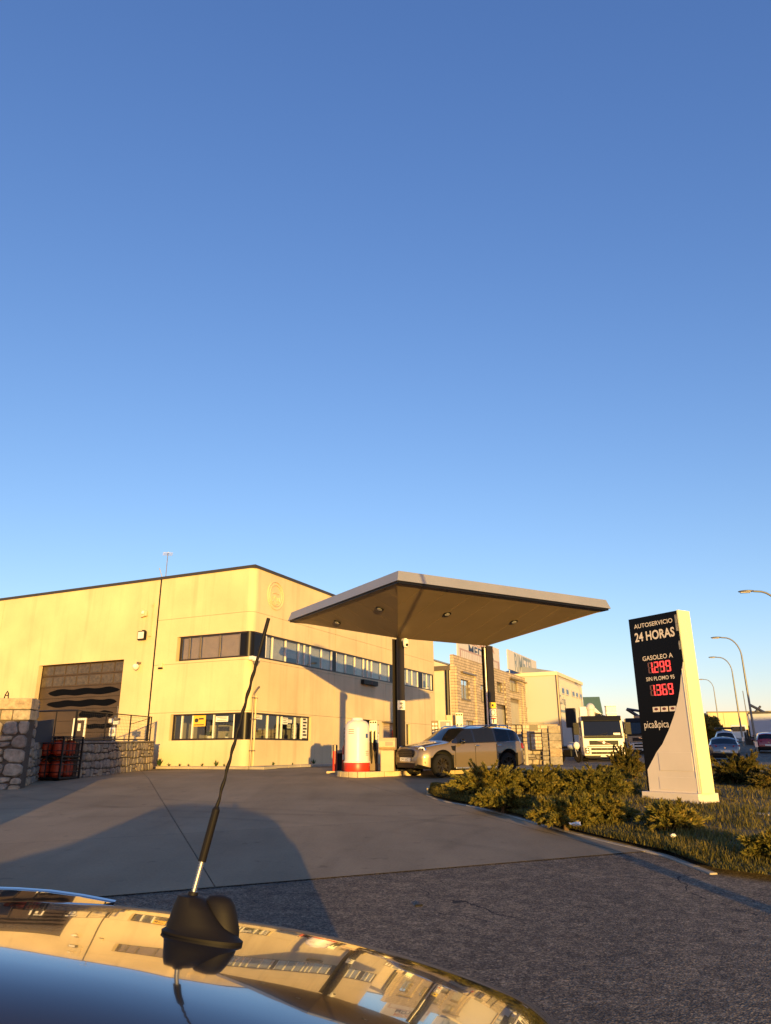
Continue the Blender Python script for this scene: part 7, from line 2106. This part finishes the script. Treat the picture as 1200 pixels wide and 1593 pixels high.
tag(tri_mesh('grass', np.stack([base_ - wd, base_ + wd, tip], 1), M_GRASS), 'short olive green and straw coloured grass on the verge', 'grass', kind='stuff')
# ---- juniper shrubs
M_JUN = leafmat('juniper_needles', (0.045, 0.045, 0.010), (0.115, 0.11, 0.02), (0.28, 0.2, 0.04), 1.6)
M_JUND = leafmat('juniper_needles_dark', (0.025, 0.028, 0.008), (0.07, 0.066, 0.014), (0.2, 0.13, 0.028), 1.6)
M_TWIG = mat('juniper_bark', (0.10, 0.06, 0.03), 0.9)
def juniper(label, cx, cy, rx, ry, h, n_br, seed, mt=M_JUN, up=0.5, name='juniper', base_z=None, dens=1.0, spiky=1.0):
    rs = np.random.RandomState(seed)
    z0 = (gz(cx, cy) + 0.16) if base_z is None else base_z
    t = thing(name, label, 'shrub', (cx, cy, z0), 0, 'junipers on the verge')
    tw = MB(); quads = []
    for i in range(n_br):
        a = rs.uniform(0, 2 * np.pi)
        e = rs.uniform(0.08, 1.0) ** (1 / (0.6 + up)) * 1.25
        L_ = rs.uniform(0.65, 1.08)
        d = np.array([np.cos(a) * np.cos(e) * rx, np.sin(a) * np.cos(e) * ry, np.sin(e) * h]) * L_
        b0 = np.array([rs.uniform(-.35, .35) * rx, rs.uniform(-.35, .35) * ry, 0.0])
        n_ = 9
        side = np.array([-np.sin(a), np.cos(a), 0])
        droop = rs.uniform(-0.1, 0.25) * h
        path = []
        for k in range(n_ + 1):
            f_ = k / n_
            p = b0 + d * f_ + np.array([0, 0, -droop * f_ ** 3 + 0.12 * h * np.sin(f_ * np.pi)]) + side * 0.08 * np.sin(f_ * 4 + i)
            p[2] = max(p[2], -0.04)
            path.append(p)
        if i % 3 == 0: tw.tube([tuple(p) for p in path[:7]], [0.014 * (1 - 0.1 * k) for k in range(7)], 4)
        nl = int(64 * dens) * 3
        PA = np.array(path)
        f_ = 0.15 + 0.85 * rs.rand(nl)
        q = f_ * n_; j = np.minimum(q.astype(int), n_ - 1); fr = (q - j)[:, None]
        p = PA[j] * (1 - fr) + PA[j + 1] * fr
        tg = PA[j + 1] - PA[j]; tg /= np.linalg.norm(tg, axis=1)[:, None] + 1e-6
        o = rs.normal(size=(nl, 3)); o -= tg * (o * tg).sum(1)[:, None]; o /= np.linalg.norm(o, axis=1)[:, None] + 1e-6
        dd = tg * rs.uniform(0.5, 1.3, (nl, 1)) * spiky + o * rs.uniform(0.4, 1.0, (nl, 1)) + np.array([0, 0, 0.25])
        dd /= np.linalg.norm(dd, axis=1)[:, None]
        ll = (rs.uniform(0.045, 0.12, nl) * (1.2 - 0.5 * f_))[:, None]
        s_ = np.cross(dd, rs.normal(size=(nl, 3))); s_ /= np.linalg.norm(s_, axis=1)[:, None] + 1e-6
        wv = s_ * ll * 0.17
        quads.append(np.stack([p, p + dd * ll * 0.45 + wv, p + dd * ll, p + dd * ll * 0.45 - wv], 1))
    quads = np.concatenate(quads)
    tri_mesh('foliage', quads, mt, t)
    tw.tube([(0, 0, -0.25), (0.02, 0, 0.05), (0.06, 0.04, h * 0.35)], [0.05, 0.04, 0.02], 6)
    tw.build('branches', M_TWIG, t)
    return t
def jpx(label, x0, x1, ytop, ybot, D, n_br, seed, **k):
    """size and place read off the photograph at distance D"""
    xm = (x0 + x1) / 2
    D = G(xm, ybot - 0.22 * (ybot - ytop), 0.16).y
    a, c_ = at(x0, ybot, D), at(x1, ybot, D)
    zt = at(xm, ytop, D).z
    z0 = gz(0, D) + 0.14
    w = (c_.x - a.x) / 2
    return juniper(label, (a.x + c_.x) / 2, D, w, w * k.pop('deep', 0.75), max(0.3, zt - z0) * 0.88, int(n_br * 1.5), seed, base_z=z0, **k)
jpx('feathery upright juniper at the tip of the verge in front of the beige car', 704, 826, 1180, 1252, 20.6, 150, 1, up=0.9, spiky=1.5)
jpx('small spreading juniper low at the kerb below the upright one', 735, 830, 1222, 1262, 19.0, 60, 2, up=0.3)
jpx('wide dense juniper hedge left of the white lorry front', 800, 905, 1186, 1250, 22.2, 170, 3)
jpx('broad juniper mound below the white lorry front', 872, 990, 1186, 1255, 21.6, 190, 4)
jpx('low juniper in front of the broad mound', 830, 930, 1232, 1290, 18.0, 120, 5, up=0.3)
jpx('spreading low juniper by the white litter left of the totem', 890, 985, 1228, 1285, 18.2, 110, 6, up=0.3)
jpx('dark leggy juniper against the black side of the totem', 945, 1012, 1150, 1235, 21.0, 70, 7, mt=M_JUND, up=0.9, spiky=1.6)
jpx('small juniper with upright tip in front of the totem plinth', 1000, 1095, 1240, 1300, 13.9, 75, 8, up=0.6, spiky=1.3)
jpx('straggly juniper right of the totem toward the street', 1112, 1205, 1162, 1240, 22.0, 120, 9, mt=M_JUND, up=0.6, spiky=1.5)
jpx('dark low juniper at the right edge behind the totem footing', 1165, 1290, 1190, 1245, 22.5, 110, 10, mt=M_JUND)
jpx('juniper tuft cut by the right edge of the verge', 1160, 1270, 1288, 1340, 12.3, 70, 11, up=0.4)
# ---- round tree by the far warehouse
p = at(1098, 1140, 70)
t = thing('round_tree', 'round yellow green tree behind the totem beside the far warehouse', 'tree', (p.x, p.y, gz(0, 70)))
hh = at(1098, 1112, 70).z - gz(0, 70)
rs = np.random.RandomState(9)
n_ = 9000
dirs = rs.normal(size=(n_, 3)); dirs /= np.linalg.norm(dirs, axis=1)[:, None]
rad = rs.uniform(0.45, 1.0, n_) ** 0.5 * (1 + 0.18 * np.sin(dirs[:, 0] * 7) * np.cos(dirs[:, 2] * 6 + dirs[:, 1] * 5))
ctr = dirs * rad[:, None] * np.array([1.5, 1.5, hh * 0.42]) + np.array([0, 0, hh * 0.56])
o1 = rs.normal(size=(n_, 3)) * 0.09; o2 = rs.normal(size=(n_, 3)) * 0.09
tri_mesh('crown', np.stack([ctr - o1, ctr + o2, ctr + o1], 1), leafmat('autumn_leaf', (0.05, 0.045, 0.01), (0.14, 0.11, 0.02), (0.3, 0.2, 0.03)), t)
tw = MB(); tw.tube([(0, 0, -0.3), (0.03, 0, 0.8), (0, 0.05, hh * 0.5)], [0.14, 0.11, 0.06], 8)
for k in range(6):
    a = k * 1.05; tw.tube([(0, 0, 0.9 + 0.1 * k), (0.5 * math.cos(a), 0.5 * math.sin(a), 1.5 + 0.1 * k), (1.0 * math.cos(a), 1.0 * math.sin(a), 2.0 + 0.1 * k)], [0.05, 0.035, 0.015], 5)
tw.build('trunk', M_TWIG, t)
# ---- litter
for (px, py, label, sz) in ((896, 1283, 'crumpled white litter caught in the grass of the verge', 0.09), (1048, 1301, 'small white scrap of litter in the grass below the totem', 0.04)):
    p = G(px, py, 0.2)
    t = thing('litter', label, 'litter', (p.x, p.y, p.z - 0.02))
    r_ = random.Random(px)
    b = MB(); b.ball((0, 0, 0.03), sz, sz * 0.6, 0.022, 9, 5)
    b.v = [(x + r_.uniform(-.3, .3) * sz, y + r_.uniform(-.3, .3) * sz, z + r_.uniform(-.15, .15) * sz) for x, y, z in b.v]
    b.build('paper', M_PAPER, t)
p = G(651, 1410)
t = thing('dark_scrap', 'small dark scrap lying on the asphalt', 'litter', (p.x, p.y, p.z + 0.003), 0.4)
b = MB(); b.box(-0.04, 0.04, -0.02, 0.02, 0, 0.015); b.v = [(x + (0.01 if y > 0 else 0), y, z) for x, y, z in b.v]; b.build('scrap', M_BLACK, t)
# ---- unseen van added left of the frame to shade the pillar and gas cage
vx, vy = -7.25, 8.6
vh = math.atan2(0.98, -0.19)
van_sp = dict(top=[(2.7, 0.6), (2.66, 0.95), (2.2, 1.15), (1.9, 1.25), (1.2, 2.45), (0.9, 2.8), (0.5, 2.98), (-2.6, 2.98), (-2.72, 2.9), (-2.76, 0.5)], belt=[(2.7, 0.9), (1.8, 1.15), (-2.76, 1.2)], plan=[(2.7, 1.0), (2.3, 1.2), (1.8, 1.3), (-2.6, 1.3), (-2.76, 1.27)], zlow=0.28, wheels=[1.75, -1.7], rw=0.35, ra=0.42, tw=0.22, tumble=0.1, n=70, screen=(1.22, 1.88), side=[(0.6, 1.3)], dr=0.08, crown=4.0,
              mats={'body': M_WHC, 'roof': M_WHC, 'pillar': M_WHC, 'windscreen': M_CGLASS, 'side_window': M_CGLASS, 'underbody': M_UNDER}, rim=M_RIML)
vz = gz(vx, vy)
van = vehicle('shade_van', 'white van added unseen outside the left edge to cast shade on the pillar', 'van', Vector((vx, vy, vz)), vh, van_sp)
for s_ in (1, -1): part(van, 'tail_light', M_TAIL, lambda b: b.box(-2.78, -2.7, s_ * 0.9 - 0.06, s_ * 0.9 + 0.06, 1.0, 1.7))
mirror_pair(van, 1.4, 1.2, 1.4, M_BLACK, 1.0)

# ---- unseen hall added behind the camera on the right to shade the street
hall = thing('shade_hall', 'long grey hall added unseen behind the camera on the right to shade the street', 'building', (31.5, -14, 0))
M_HALL = stucco('grey_hall_panels', (0.4, 0.38, 0.35))
for k in range(9): part(hall, 'wall_panel', M_HALL, lambda b: b.box(5 * k + 0.02, 5 * k + 4.98, 0, 0.25, -0.5, 8.3))
for k in range(4):
    part(hall, 'wall_panel', M_HALL, lambda b: b.box(0.02, 0.27, 0.27 + 4.4 * k, 4.65 + 4.4 * k, -0.5, 8.3))
for k in range(9): part(hall, 'wall_panel', M_HALL, lambda b: b.box(5 * k + 0.02, 5 * k + 4.98, 17.9, 18.15, -0.5, 8.3))
part(hall, 'roof', M_CAP, lambda b: b.box(-0.1, 45.1, -0.1, 18.3, 8.302, 8.6))
for k in range(4):
    w_ = part(hall, 'window', M_FRAME, lambda b: b.box(-0.03, 0.018, 1.5 + 4.4 * k, 3.6 + 4.4 * k, 4.5, 6.0))
    part(w_, 'pane', M_CGLASS, lambda b: b.box(-0.045, -0.032, 1.6 + 4.4 * k, 3.5 + 4.4 * k, 4.6, 5.9))
